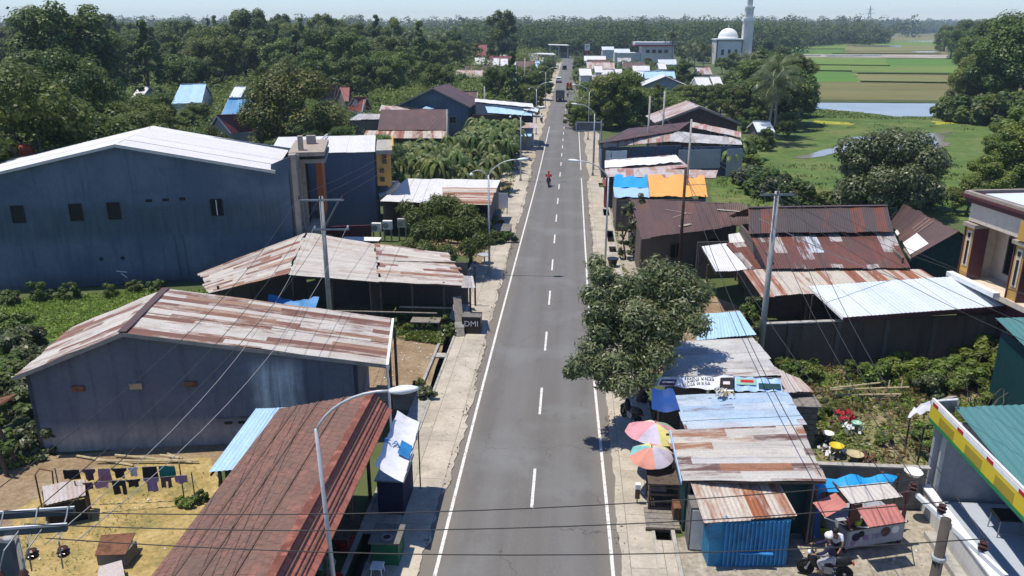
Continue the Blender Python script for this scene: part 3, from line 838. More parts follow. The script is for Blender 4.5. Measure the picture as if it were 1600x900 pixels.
m = MB(); m.path([eRf + Vector((.05, .1, -.1)), eRf + Vector((-.1, .25, -.7)), Vector((-7.9, 32.35, 2.9)), Vector((-7.9, 32.35, 0))], .06, 8); m.build('drainpipe', M['white_paint'], t)
m = MB()
for a_, b_ in ((rF, eRf), (rF, eLf)):
    m.beam(a_ - Vector((0, .0, .10)), b_ - Vector((0, 0, .10)), .04, .17)
m.build('fascia', M['stone_grey'], t)
wp = lambda s, z: at(A + du * s - dn * .015, z)
for s, mt in ((2.05, 'iron_rust'), (4.45, 'cardboard'), (6.75, 'iron_rust')):
    m = MB(); m.box(wp(s, 3.05) - dn * .02, (.52, .09, .26), rz=math.atan2(du.y, du.x)); m.build('vent', M[mt], t)
for s in (8.15, 8.75, 9.35):
    m = MB(); m.box(wp(s, 1.08), (.34, .06, .12), rz=math.atan2(du.y, du.x)); m.build('vent', M['dark'], t)
m = MB(); m.beam(wp(7.6, 1.32), wp(9.7, 1.32), .08, .07); m.build('ledge', M['concrete_dark'], t)
# open porch at the road end
posts(t, [(-8.05, 33.4), (-8.5, 36.6)], 3.7, .06)
m = MB(); m.box((-8.7, 34.3, 1.2), (.9, 1.6, .06)); m.build('shelf', M['cardboard'], t)

# ------------------------------------------------------------------ the big blue-grey hall
A = Vector((-41.9, 50.59, 0)); Bq = Vector((-19.95, 56.0, 0))
du = (Bq - A).normalized(); dn = Vector((-du.y, du.x, 0)); depth = 10.2
t = thing('hall', 'big blue grey hall with white tin gable roof and small dark windows', 'hall', (-31, 57, 0))
sA = lambda x: (x - A.x) / du.x
apS = sA(-31.19); L = (Bq - A).length; eS = sA(-21.3)
m = MB()
m.wall(A, Bq, 7.8, 9.0, mids=[(apS / L, 10.02), (eS / L - .002, 8.05), (eS / L, 8.45)], t=.25)
m.wall(Bq, Bq + dn * depth, 8.0, z0=0, t=.25)
m.wall(Bq + dn * depth, A + dn * depth, 8.0, 7.8, mids=[(1 - apS / L, 10.02)], t=.25)
m.wall(A + dn * depth, A, 7.8, t=.25)
m.build('wall', M['wall_blue'], t)
rF = at(A + du * apS - dn * .25, 10.17); rB = at(A + du * apS + dn * (depth + .3), 10.17)
tin('roof', rF, rB, at(Bq - du * 1.1 + dn * (depth + .3), 8.03), at(Bq - du * 1.1 - dn * .25, 8.03), M['tin_white'], t, sag=.01, ragged=.02, under=False)
tin('roof', rB, rF, at(A - du * .4 - dn * .25, 7.66), at(A - du * .4 + dn * (depth + .3), 7.66), M['tin_white'], t, sag=.01, ragged=.02, under=False)
m = MB()
m.beam(rF - Vector((0, 0, .11)), at(Bq - du * 1.1 - dn * .25, 7.92), .05, .16); m.beam(rF - Vector((0, 0, .11)), at(A - du * .4 - dn * .25, 7.55), .05, .16)
m.build('fascia', M['galv'], t)
wp = lambda s, z: at(A + du * s, z)
for x in (-37.98, -34.35, -31.93, -25.2):
    window(t, wp(sA(x), 5.5), .78, 1.15, du, 'dark', 1 if x > -26 else 0)
if True:
    w_ = MB(); w_.beam(wp(sA(-25.2), 4.95) - dn * .09, wp(sA(-25.2), 6.05) - dn * .09, .05, .03, up=dn); w_.build('mullion', M['white_paint'], t)
for x in (-29.6, -28.5, -27.4):
    m = MB(); m.box(wp(sA(x), 6.15 + (x + 29.6) * .02), (.42, .08, .2), rz=math.atan2(du.y, du.x)); m.build('vent', M['dark'], t)
for x, z in ((-33.25, 2.05), (-31.85, 2.05)):
    m = MB(); m.box(wp(sA(x), z), (.26, .05, .26), M=Matrix.Rotation(math.atan2(du.y, du.x), 3, 'Z') @ Matrix.Rotation(PI / 4, 3, 'Y'))
    m.build('vent', M['dark'], t)
m = MB(); m.beam(wp(sA(-32.4), 1.1) - dn * .02, wp(sA(-31.7), .98) - dn * .02, .02, .05); m.beam(wp(sA(-32.1), .9) - dn * .02, wp(sA(-31.75), .55) - dn * .02, .02, .05); m.build('scratch', M['white_paint'], t)
m = MB()
for x in (-28.3, -27.75):
    m.path([wp(sA(x), 3.6) - dn * .07, wp(sA(x) + .1, .35) - dn * .07], .05, 6)
m.path([wp(sA(-27.7), .3) - dn * .1, wp(sA(-32.5), .2) - dn * .12, wp(sA(-37), .05) - dn * .12], .055, 6)
m.build('drainpipe', M['wall_blue'], t)
# road front of the hall: stone pillars, tiled panel, canopies
def prz(c, sx, sy, z0, z1, name, mat, root, rz): 
    m = MB(); m.box((c[0], c[1], (z0 + z1) / 2), (sx, sy, z1 - z0), rz=rz); return m.build(name, M[mat], root)
rz = math.atan2(du.y, du.x)
F = lambda s, e: Bq + dn * s + du * e
c = F(.45, .1); prz(c, .5, .9, 2.9, 9.1, 'pillar', 'stone_tan', t, rz)
c = F(1.7, .25); prz(c, .45, .8, 2.9, 8.9, 'pillar', 'stone_grey', t, rz)
c = F(2.7, .55); prz(c, .35, .6, 2.9, 10.1, 'pillar', 'stone_tan', t, rz)
c = F(6.5, 1.6); prz(c, .5, 3.4, 3.4, 8.0, 'tile_panel', 'orange_tile', t, rz)
c = F(4.2, .6); prz(c, .3, 2.2, 3.3, 8.2, 'recess_shade', 'dark', t, rz)  # near-black block stands in for the shade of a recess
c = F(5.2, 1.2); prz(c, 2.2, 6.4, 8.15, 8.45, 'canopy', 'stone_grey', t, rz)
c = F(5.0, 1.0); prz(c, 2.6, 7.0, 8.75, 9.05, 'canopy', 'stone_tan', t, rz)
c = F(4.6, .6); prz(c, 1.0, 5.4, 8.5, 8.72, 'canopy_band', 'dark', t, rz)
c = F(6.0, 1.1); prz(c, .7, .6, 9.08, 9.7, 'chimney', 'stone_grey', t, rz)
c = F(2.6, .3); prz(c, .9, 4.6, 2.55, 2.85, 'canopy', 'concrete', t, rz)
prz(F(5.0, .8), 1.6, 8, 2.9, 3.3, 'canopy', 'stone_tan', t, rz)
for k in range(3):
    window(t, at(F(1.4 + k * 2.3, .42), 1.5), 1.8, 2.0, dn, 'dark', 2, name='shutter')
tk = thing('water_tank', 'orange red water tank behind the eave of the blue hall', 'water tank', (-46.7, 66.0, 0))
m = MB(); m.lathe((-46.7, 66.0, 7.1), [(.56, 0), (.6, .08), (.6, .85), (.5, 1.0), (.2, 1.08), (.2, 1.14), (.02, 1.16)], 16); m.build('tank', M['plastic_orange'], tk, True)
m = MB()
for x in (-.6, .6):
    for y in (-.6, .6): m.box((-46.7 + x, 66.0 + y, 3.5), (.1, .1, 7.0))
m.box((-46.7, 66.0, 7.04), (1.6, 1.6, .1)); m.build('stand', M['steel'], tk)

# second blue shophouse behind the hall
A2 = Vector((-22.2, 69.4, 0)); B2 = Vector((-17.25, 70.5, 0)); du = (B2 - A2).normalized(); dn = Vector((-du.y, du.x, 0))
A2 = A2 - du * 4.0
t = thing('shophouse', 'blue grey shophouse with flat white roof and ochre ornamented front', 'shophouse', (-20, 73, 0))
m = MB(); D2 = 6.8
m.wall(A2, B2, 7.15, t=.2); m.wall(B2, B2 + dn * D2, 7.15, t=.2); m.wall(B2 + dn * D2, A2 + dn * D2, 7.3, t=.2); m.wall(A2 + dn * D2, A2, 7.3, 7.15, t=.2)
m.build('wall', M['wall_blue_b'], t)
tin('roof', at(A2 + dn * (D2 + .2) - du * .2, 7.75), at(B2 + dn * (D2 + .2) - du * .1, 7.75), at(B2 - dn * .12 - du * .1, 7.2), at(A2 - dn * .12 - du * .2, 7.2), M['tin_white'], t, ragged=.02, sag=.01, under=False)
m = MB(); m.beam(at(A2 + du * 3.2 - dn * .1, 7.42), at(A2 + du * 4.4 + dn * D2, 7.95), .14, .1); m.build('roof_rib', M['galv'], t)
rz = math.atan2(du.y, du.x); F = lambda s, e: B2 + dn * s + du * e
prz(F(3.2, .75), 1.5, 7.0, 7.0, 7.35, 'roof_slab', 'concrete', t, rz)
prz(F(3.2, 1.5), .15, 7.3, 7.35, 7.75, 'parapet', 'ochre', t, rz)
prz(F(.2, .62), 1.24, .3, 4.1, 7.0, 'ochre_panel', 'ochre', t, rz)
for z in (4.5, 5.3, 6.1, 6.6):
    prz(F(.0, .45 + .25 * (z > 5.9)), .4, .12, z, z + .38, 'ornament', 'brown_panel', t, rz)
prz(F(3.4, 1.1), .3, 6.6, 3.9, 7.0, 'ochre_panel', 'ochre', t, rz)
m = MB(); m.path([at(F(.1, .1), 3.1), at(F(.1, .7), 3.2), at(F(.1, 1.3), 3.7), at(F(.1, 1.9), 4.4)], [.35, .35, .3, .25], 8); m.build('corbel', M['concrete'], t)
prz(F(3.4, 1.0), 1.8, 6.8, 3.0, 3.25, 'canopy', 'concrete', t, rz)
# maroon wall and clutter in front of the shophouse
t = thing('low_wall', 'low maroon wall in front of the blue shophouse', 'wall', (-18.5, 66.2, 0))
m = MB(); m.wall((-21.6, 65.2), (-17.0, 66.3), 1.5, t=.15); m.build('wall', M['wall_maroon'], t)
acs = [(-16.6, 66.6, 1.25, 'white plastic box on a ledge by the blue shophouse, left of the two white ones'), (-15.6, 66.5, 1.5, 'tall white box on a ledge beside the small leafy tree'), (-14.4, 66.9, 1.6, 'grey box on a ledge half hidden by the small leafy tree')]
for i, (x, y, z, lb) in enumerate(acs):
    a = thing('cooling_unit', lb, 'cooling unit', (x, y, 0), 'cooling units by the shophouse')
    m = MB(); m.box((x, y, z), (.8, .4, .75)); m.build('case', M['white_paint' if i != 2 else 'galv'], a)
    m = MB(); m.lathe((x - .12, y - .2, z), [(.26, 0), (.26, .03), (.05, .035)], 14, Matrix.Rotation(PI / 2, 3, 'X')); m.build('fan', M['steel'], a)
    m = MB(); m.box((x - .3, y, (z - .38) / 2), (.08, .3, z - .38)); m.box((x + .3, y, (z - .38) / 2), (.08, .3, z - .38)); m.build('stand', M['steel'], a)
t = thing('market_table', 'long dark table heaped with goods behind the rusty tin roof', 'table', (-17.0, 63.5, 0))
m = MB(); m.box((-17.2, 63.6, .95), (3.2, 1.2, .08)); m.build('tabletop', M['white_paint'], t)
for dx in (-1.4, 1.4):
    for dy in (-.5, .5):
        m = MB(); m.box((-17.2 + dx, 63.6 + dy, .45), (.08, .08, .9)); m.build('leg', M['old_wood'], t)
m = MB(); m.box((-17.2, 63.1, .5), (3.0, .05, .7)); m.build('front_board', M['dark'], t)
t = thing('pipe_rack', 'bent grey pipe railing beside the concrete power pole', 'railing', (-21.3, 63.5, 0))
for k in range(4):
    m = MB(); x = -22.6 + k * .8; m.path([(x, 63.0, 0), (x, 63.0, 1.1), (x + .2, 63.2, 1.35), (x + .55, 63.3, 1.35), (x + .7, 63.3, 1.1), (x + .7, 63.3, 0)], .04, 6); m.build('rail', M['galv'], t)

# ------------------------------------------------------------------ long shack with the patched roof
t = thing('market_shack', 'long open market shack under a patched rusty tin roof, dark inside', 'shack', (-14, 49, 0))
a0, a1, a2 = Vector((-19.2, 56.0, 3.05)), Vector((-13.9, 55.6, 3.05)), Vector((-8.4, 52.9, 2.95))
d0, d1, d2 = Vector((-17.3, 46.3, 2.95)), Vector((-11.5, 46.4, 2.95)), Vector((-5.7, 46.3, 2.85))
a0.z = a1.z = 3.35; a2.z = 3.3
m1 = a0.lerp(a2, .5); n1_ = d0.lerp(d2, .5); m1.z, n1_.z = 3.12, 2.92
a0.z, d0.z, a2.z, d2.z = 3.45, 3.25, 2.95, 2.75
tin('roof', a0, d0, n1_ - Vector((0, 0, .04)), m1 - Vector((0, 0, .04)), M['tin_shack_grey'], t, seed=1, ragged=.12, sheet=.7)
tin('roof', m1, n1_, d2, a2, M['tin_shack'], t, seed=4, ragged=.18, sheet=.7)
# left hip falling away
h0 = Vector((-23.9, 47.6, 2.75)); h1 = Vector((-21.6, 44.7, 2.6))
tin('roof', d0 + Vector((0, 0, .02)), a0 + Vector((0, 0, .02)), Vector((-24.1, 48.6, 2.5)), Vector((-21.6, 44.3, 2.55)), M['tin_shack'], t, seed=8, ragged=.14)
tin('roof', Vector((-6.5, 47.6, 3.0)), Vector((-5.9, 47.6, 3.0)), Vector((-5.55, 45.9, 2.8)), Vector((-6.4, 45.9, 2.8)), M['tin_grey'], t, seed=2, under=False)
m = MB()
m.wall((-17.0, 50.5), (-6.6, 50.5), 3.0, t=.08); m.wall((-22.6, 46.4), (-17.6, 50.5), 2.6, t=.08); m.wall((-12.3, 46.9), (-12.3, 50.4), 2.9, t=.06)
m.build('wall', M['plank_wall'], t)
posts(t, [(-17.2, 46.7), (-14.7, 46.7), (-11.6, 46.7), (-9.6, 46.6), (-7.6, 46.6), (-5.95, 46.5), (-21.2, 44.9), (-6.1, 50.3)], 2.85, .055)
m = MB(); m.box((-8.3, 46.4, 1.25), (4.2, .07, .10)); m.build('rail', M['grey_wood'], t)
m = MB(); m.box((-11.2, 46.2, .95), (6.4, .14, .05)); m.build('counter', M['grey_wood'], t)
def bench(name, label, cat, x, y, w_, d_, h_, mat, rz=0, group=None):
    b = thing(name, label, cat, (x, y, 0), group, rz)
    m = MB(); m.v = []
    L = b.location
    q = MB(); q.box((x, y, h_), (w_, d_, .06)); q.build('top', M[mat], b)
    for sx in (-1, 1):
        for sy in (-1, 1):
            q = MB(); q.box((x + sx * (w_ / 2 - .06), y + sy * (d_ / 2 - .06), h_ / 2), (.07, .07, h_)); q.build('leg', M[mat], b)
    return b
bench('market_table', 'low grey plank table in the shade, left of the leaning plank', 'table', -8.6, 45.6, 1.8, .9, .7, 'grey_wood')
bench('market_table', 'dark plank table under the grey half of the patched shack roof', 'table', -13.6, 47.6, 2.2, 1.0, .8, 'old_wood')
for i, (x, y) in enumerate(((-14.15, 46.2), (-12.75, 46.25))):
    o = thing('crate', ['upright pale crate in shade, just right of the concrete power pole', 'upright pale crate in shade, second right of the concrete power pole'][i], 'crate', (x, y, 0), 'crates under the shack')
    m = MB(); m.box((x, y, .35), (.5, .45, .7)); m.build('box', M['cardboard'], o)
    m = MB(); m.box((x, y - .24, .2), (.54, .03, .1)); m.box((x, y - .24, .52), (.54, .03, .1)); m.build('slat', M['grey_wood'], o)
t = thing('leaning_plank', 'grey board leaning on the shack beside the lettered box', 'plank', (-6.6, 45.2, 0))
m = MB(); m.beam((-6.75, 46.4, 2.0), (-6.35, 44.7, .05), .5, .06); m.build('board', M['grey_wood'], t)
m = MB(); m.beam((-6.72, 46.2, 1.55), (-6.66, 45.95, 1.25), .56, .1); m.beam((-6.5, 45.3, .75), (-6.44, 45.05, .46), .56, .1); m.build('batten', M['concrete'], t)
t = thing('lettered_box', 'black box with white letters at the road end of the shack', 'box', (-5.75, 45.4, 0))
m = MB(); m.box((-5.75, 45.6, .55), (1.15, .8, 1.1)); m.build('case', M['black_plastic'], t)
m = MB(); m.box((-5.75, 45.6, 1.13), (1.2, .9, .05)); m.build('lid', M['concrete_dark'], t)
def lettering(root, text, p, size, d, mat, up=(0, 0, 1), ext=.004):
    d = Vector(d).normalized(); u = Vector(up).normalized(); n = d.cross(u).normalized(); u = n.cross(d)
    cu = bpy.data.curves.new('lettering', 'FONT'); cu.body = text; cu.size = size; cu.extrude = ext; cu.align_x = 'CENTER'; cu.align_y = 'CENTER'
    cu.resolution_u = 3
    tmp = bpy.data.objects.new('lettering', cu); COL.objects.link(tmp)
    me = bpy.data.meshes.new_from_object(tmp.evaluated_get(bpy.context.evaluated_depsgraph_get()))
    bpy.data.objects.remove(tmp)
    me.materials.clear()
    o = link('lettering', me, M[mat], root)
    mm = Matrix((d, u, n)).transposed().to_4x4(); mm.translation = Vector(p) - wloc(root)
    me.transform(mm)
    return o
lettering(t, 'DMI', (-5.75, 45.19, .68), .5, (1, 0, 0), 'white_paint')
t = thing('blue_tarpaulin', 'rumpled blue tarpaulin slung under the shack roof', 'tarpaulin', (-17.3, 45.6, 0))
m = MB(); vs = []; fs = []; r = random.Random(5)
for j in range(5):
    for i in range(11):
        u, v = i / 10, j / 4
        vs.append((-18.6 + 3.2 * u, 46.2 - 1.3 * v + r.uniform(-.06, .06), 1.9 - .9 * v - .3 * math.sin(PI * u) + r.uniform(-.09, .09)))
for j in range(4):
    for i in range(10): fs.append((j * 11 + i, j * 11 + i + 1, (j + 1) * 11 + i + 1, (j + 1) * 11 + i))
m.mesh(vs, fs); m.build('sheet', M['tarp_blue'], t, True)
posts(t, [(-18.5, 44.9), (-15.5, 45.0)], 1.5, .03)
t = thing('pole_stack', 'loose pale poles stacked by the blue tarpaulin', 'poles', (-16.5, 44.6, 0))
for k in range(6):
    m = MB(); m.path([(-19.2 + k * .2, 44.8 + .1 * k, .9 + .12 * k), (-14.9 - .3 * k, 44.3 + .15 * k, .75 + .12 * (5 - k))], .045, 6); m.build('pole', M['bamboo' if k % 2 else 'galv'], t)
m = MB(); m.box((-17.2, 44.8, .35), (3, .5, .7)); m.build('trestle', M['old_wood'], t)

# ------------------------------------------------------------------ road-side row under the clay tiles (bottom left)
t = thing('tiled_shop', 'long shop row with old brown tile roof and red tiled road edge', 'shop', (-9, 19, 0))
y0, y1 = 14.2, 27.4
XL, XR, XE = -11.05, -7.36, -6.66; zr, zl, ze = 4.55, 3.75, 3.78
def tiled(name, a, b, c, d, mat, root, course=.26, rise=.035):
    """tile courses laid as overlapping steps down the slope"""
    a, b, c, d = [Vector(p) for p in (a, b, c, d)]
    nrm = (b - a).cross(d - a).normalized()
    if nrm.z < 0: nrm = -nrm
    Lv = (d - a).length; Lu = (b - a).length; n = max(2, round(Lv / course)); m = MB(); r = random.Random(2)
    nu = max(1, int(Lu / 1.2))
    for k in range(n):
        t0, t1 = k / n, (k + 1) / n
        for i in range(nu):
            s0, s1 = i / nu, (i + 1) / nu
            j = r.uniform(-.006, .006)
            P = lambda s, t_, h: a.lerp(b, s).lerp(d.lerp(c, s), t_) + nrm * h
            q = [P(s0, t0, .004 + j), P(s0, t1, rise + j), P(s1, t1, rise + j), P(s1, t0, .004 + j)]
            uv = [(s0 * Lu, t0 * Lv), (s0 * Lu, t1 * Lv), (s1 * Lu, t1 * Lv), (s1 * Lu, t0 * Lv)]
            if (q[1] - q[0]).cross(q[2] - q[0]).dot(nrm) < 0: q.reverse(); uv.reverse()
            m.face(q, uv)
            e = [P(s0, t1, rise + j), P(s0, t1, 0), P(s1, t1, 0), P(s1, t1, rise + j)]
            m.face(e, [uv[1]] * 4)
    o = m.build(name, mat, root)
    return o
tiled('roof', (XR, y0, zr), (XR, y1, zr), (XL, y1, zl), (XL, y0, zl), M['tile_old'], t)
tiled('roof', (XR, y0, zr), (XR, y1, zr), (XE, y1 + .1, ze), (XE, y0, ze), M['tile_red'], t, rise=.05)
m = MB(); m.beam((XR, y0, zr + .05), (XR, y1 + .05, zr + .05), .26, .10); m.build('ridge_cap', M['tile_red'], t)
for f in (.36, .68):
    m = MB(); x = XR + (XE - XR) * f; z = zr + (ze - zr) * f; m.beam((x, y0, z + .075), (x, y1 + .08, z + .075), .05, .03); m.build('roof_seam', M['brown_panel'], t)
for f in (.30, .58, .80):
    m = MB(); x = XR + (XL - XR) * f; z = zr + (zl - zr) * f; m.beam((x, y0, z + .045), (x, y1, z + .045), .05, .02); m.build('roof_seam', M['brown_panel'], t)
m = MB(); m.wall((-8.4, y0), (-8.4, y1 - .3), 3.7, t=.15); m.wall((-8.4, y1 - .3), (XL + .3, y1 - .3), 3.9, 3.6, t=.15); m.wall((XL + .3, y1 - .3), (XL + .3, y0), 3.6, t=.15)
m.build('wall', M['wall_old'], t)
m = MB(); m.slab([(XL, y0, zl - .06), (XR, y0, zr - .06), (XR, y1 - .02, zr - .06), (XL, y1 - .02, zl - .06)], .05); m.slab([(XR, y0, zr - .07), (XE, y0, ze - .06), (XE, y1, ze - .06), (XR, y1, zr - .07)], .05); m.build('ceiling_board', M['old_wood'], t)
posts(t, [(-6.75, 14.6), (-6.75, 17.8), (-7.6, 21.3), (-7.6, 24.5), (-7.6, 27.1)], 3.7, .06)
for yy in (16, 19, 22, 25.4):
    m = MB(); m.box((-8.36, yy, 1.2), (.06, 2.2, 2.2)); m.build('shutter', M['brown_panel'], t)
# pale blue lean-to behind it
t = thing('lean_to', 'sky blue tin lean-to beside the brown tile roof', 'lean-to', (-11.8, 26.5, 0))
tin('roof', (-12.65, 28.9, 2.95), (-11.1, 29.1, 2.95), (-10.95, 25.0, 2.62), (-12.75, 24.5, 2.62), M['tin_skyblue'], t, ragged=.03, sag=.01)
posts(t, [(-12.5, 24.8), (-11.3, 25.0), (-12.5, 28.7)], 2.55, .05)
m = MB(); m.wall((-12.55, 25.3), (-11.2, 25.5), 2.4, t=.05); m.wall((-11.2, 28.6), (-12.55, 28.5), 2.5, t=.05); m.wall((-12.55, 28.5), (-12.55, 25.3), 2.5, t=.05); m.build('wall', M['teal_dark'], t)
# banner awning on the road side
t = thing('banner_awning', 'white banner stretched as an awning off the tiled roof, blue letters', 'awning', (-6.0, 25, 0))
m = MB(); vs = []; fs = []; r = random.Random(3); n1, n2 = 18, 6
c00, c01, c11, c10 = W(586, 720, 2.75), W(640, 634, 3.05), W(648, 636, 3.0), W(615, 728, 2.45)
c00 = Vector((-6.58, 24.35, 3.25)); c01 = Vector((-6.58, 28.2, 3.45)); c10 = Vector((-5.55, 24.1, 2.75)); c11 = Vector((-5.68, 28.1, 3.0))
for i in range(n1 + 1):
    for j in range(n2 + 1):
        u, v = i / n1, j / n2
        p = c00.lerp(c01, u).lerp(c10.lerp(c11, u), v)
        vs.append(p + Vector((r.uniform(-.02, .02), r.uniform(-.03, .03), .05 * math.sin(u * 19) - .07 * math.sin(PI * v) + r.uniform(-.015, .015))))
for i in range(n1):
    for j in range(n2):
        k = i * (n2 + 1) + j; fs.append((k, k + n2 + 1, k + n2 + 2, k + 1))
m.mesh(vs, fs); m.build('cloth', M['white_cloth'], t, True)
pl_ = c00.lerp(c01, .42).lerp(c10.lerp(c11, .42), .5)
m = MB(); m.slab([c00.lerp(c01, .33).lerp(c10.lerp(c11, .33), .55) + Vector((0, 0, .06)), c00.lerp(c01, .33).lerp(c10.lerp(c11, .33), .98) + Vector((0, 0, .06)), c00.lerp(c01, .55).lerp(c10.lerp(c11, .55), .98) + Vector((0, 0, .06)), c00.lerp(c01, .55).lerp(c10.lerp(c11, .55), .55) + Vector((0, 0, .06))], .01); m.build('blue_print', M['tarp_blue'], t)
lettering(t, 'KA', c00.lerp(c01, .43).lerp(c10.lerp(c11, .43), .25) + Vector((0, 0, .07)), .5, (.9, .15, -.35), 'tarp_blue', up=(-.1, 1, 0))
posts(t, [(-5.75, 28.0)], 2.9, .022, 'old_wood')
m = MB(); m.path([c10, c10.lerp(c11, .5) - Vector((0, 0, .02)), c11], .025, 6); m.build('rod', M['steel'], t)
t = thing('shop_stall', 'dark blue block standing in for the shade under the white banner awning', 'stall', (-6.2, 26.4, 0))
m = MB(); m.box((-6.55, 27.1, .75), (1.0, 1.9, 1.5)); m.build('body', M['navy_cloth'], t)  # navy block added in place of the bluish shade below the awning
m = MB(); m.box((-6.55, 27.1, 1.53), (1.15, 2.05, .06)); m.build('top', M['steel'], t)
t = thing('garden_bin', 'green box bin with a round hole in its grey lid', 'bin', (-6.1, 23.4, 0))
m = MB(); m.box((-6.1, 23.6, .5), (.95, .95, .9)); m.build('body', M['green_paint'], t)
m = MB(); m.box((-6.1, 23.6, .98), (1.1, 1.15, .06)); m.build('lid', M['concrete_dark'], t)
m = MB(); m.lathe((-6.05, 23.35, 1.01), [(.20, 0), (.20, .05), (.14, .05), (.14, .012)], 18); m.build('hole_rim', M['stone_grey'], t)
m = MB(); m.lathe((-6.05, 23.35, 1.012), [(.135, 0), (.135, .012)], 18); m.build('hole', M['dark'], t)  # flat dark disc stands in for the shade inside the hole
t = thing('plastic_stool', 'small white stool standing beside the green bin', 'stool', (-6.25, 22.6, 0))
m = MB(); m.box((-6.25, 22.6, .42), (.42, .42, .04)); m.build('seat', M['white_paint'], t)
for sx in (-1, 1):
    for sy in (-1, 1):
        m = MB(); m.tube((-6.25 + sx * .2, 22.6 + sy * .2, 0), (-6.25 + sx * .16, 22.6 + sy * .16, .42), .022); m.build('leg', M['white_paint'], t)
goods = [('bucket', 'red plastic tub in the shade by the open ditch', 'tub', (-7.75, 23.9), .3, .4, 'plastic_red'), ('bucket', 'pale green plastic tub in the shade by the ditch', 'tub', (-8.0, 22.4), .34, .5, 'plastic_mint'), ('bucket', 'red basin at the foot of the shop wall beside the green tub', 'basin', (-7.55, 22.0), .28, .22, 'plastic_red'), ('bucket', 'white bucket under the tile eave near the red tub', 'bucket', (-7.9, 25.2), .2, .35, 'white_paint')]
for nm, lb, ct, (x, y), r_, h_, mt in goods:
    b = thing(nm, lb, ct, (x, y, 0)); m = MB(); m.lathe((x, y, .05), [(r_ * .8, 0), (r_, h_), (r_ * 1.08, h_), (r_ * 1.08, h_ + .03), (r_ * .93, h_ + .03), (r_ * .75, .06)], 18); m.build('tub', M[mt], b, True)
    m = MB(); m.path([(x - r_, y, h_), (x - r_ * .6, y - .1, h_ + .2), (x + r_ * .6, y - .1, h_ + .2), (x + r_, y, h_)], .012, 5); m.build('handle', M['steel'], b)
bench('market_table', 'dark goods table under the tile eave next to the white stool', 'table', -7.9, 23.0 + 1.3, .9, 1.6, .75, 'old_wood')
# ------------------------------------------------------------------ right side, near: market stalls along the road
def hutch(name, label, cat, q, zz, roof, wall, seed=0, wave=.16, group=None, inset=.18, walls='LRFB', z0=0.0, sag=.03, rag=.08):
    """tin-roofed stall: q = four survey places of the roof (back left, back right, front right, front left), zz = heights"""
    a, b, c, d = [W(p[0], p[1], z) for p, z in zip(q, zz)]
    cen = (a + b + c + d) / 4
    t = thing(name, label, cat, (cen.x, cen.y, z0), group)
    tin('roof', a, b, c, d, M[roof], t, wave=wave, seed=seed, sag=sag, ragged=rag)
    if walls:
        k = lambda p: at(p.lerp(at(cen, p.z), inset / max(.5, (V2(p - cen)).length) * 1.3), p.z - .18)
        a2, b2, c2, d2 = k(a), k(b), k(c), k(d)
        m = MB()
        if 'F' in walls: m.wall(d2, c2, d2.z, c2.z, z0=z0, t=.06)
        if 'R' in walls: m.wall(c2, b2, c2.z, b2.z, z0=z0, t=.06)
        if 'B' in walls: m.wall(b2, a2, b2.z, a2.z, z0=z0, t=.06)
        if 'L' in walls: m.wall(a2, d2, a2.z, d2.z, z0=z0, t=.06)
        m.build('wall', M[wall], t)
    return t, (a, b, c, d)
# blue corrugated kiosk
t, _ = hutch('kiosk', 'blue corrugated kiosk under a white and rust striped tin roof', 'kiosk', [(1078, 752), (1210, 742), (1246, 806), (1100, 817)], [2.3, 2.35, 2.0, 1.95], 'tin_rust_stripe', 'blue_wall', seed=3, inset=.3, rag=.04)
m = MB()
for k in range(15):
    x = 5.62 + k * .15; m.box((x, 23.86 + (x - 5.62) * .12, .95), (.045, .05, 1.75))
m.box((6.7, 23.92, .62), (1.2, .12, .05)); m.build('ribs', M['tarp_blue'], t)
m = MB(); m.wall((5.6, 23.9), (7.85, 24.17), 1.85, t=.06); m.wall((5.3, 25.6), (5.6, 23.9), 2.0, t=.06); m.build('front_panel', M['blue_wall'], t)
t, _ = hutch('stall', 'wide stall roofed in mixed grey and rust sheets, second parasol at its corner', 'stall', [(1252, 665), (1292, 752), (1065, 750), (1040, 672)], [2.9, 2.8, 2.4, 2.5], 'tin_mixed', 'plank_wall', seed=7, inset=.3, walls='LFB', group='tin roofed stalls')
m = MB(); m.wall((4.42, 28.4), (4.5, 25.9), 2.3, t=.06); m.wall((4.5, 25.9), (9.0, 26.1), 2.2, t=.06); m.build('teal_board', M['teal_dark'], t)
m = MB(); m.beam((4.22, 28.8, 2.62), (4.25, 25.4, 2.38), .04, .14); m.build('gutter', M['tarp_pale'], t)
t, _ = hutch('stall', 'stall with an old light blue, grey and rust patchwork roof behind the parasols', 'stall', [(1228, 612), (1262, 664), (1070, 672), (1052, 618)], [2.95, 2.9, 2.55, 2.6], 'tin_blue_old', 'plank_wall', seed=5, inset=.3, group='tin roofed stalls')
t = thing('tarpaulin', 'dark blue tarpaulin sheet at the road end of the blue patchwork stall', 'tarpaulin', W(1035, 622, 2.6))
m = MB(); r = random.Random(1); vs = []; fs = []
P4 = [W(1018, 604, 2.95), W(1052, 606, 2.95), W(1062, 640, 2.7), W(1018, 640, 2.55)]
for i in range(8):
    for j in range(8): vs.append(P4[0].lerp(P4[1], i / 7).lerp(P4[3].lerp(P4[2], i / 7), j / 7) + Vector((0, 0, r.uniform(-.05, .05) - .1 * math.sin(PI * i / 7))))
for i in range(7):
    for j in range(7): fs.append((i * 8 + j, i * 8 + j + 1, i * 8 + j + 9, i * 8 + j + 8))
m.mesh(vs, fs); m.build('sheet', M['tarp_navy'], t, True)
posts(t, [(3.95, 30.6), (4.0, 32.6)], 2.6, .035)
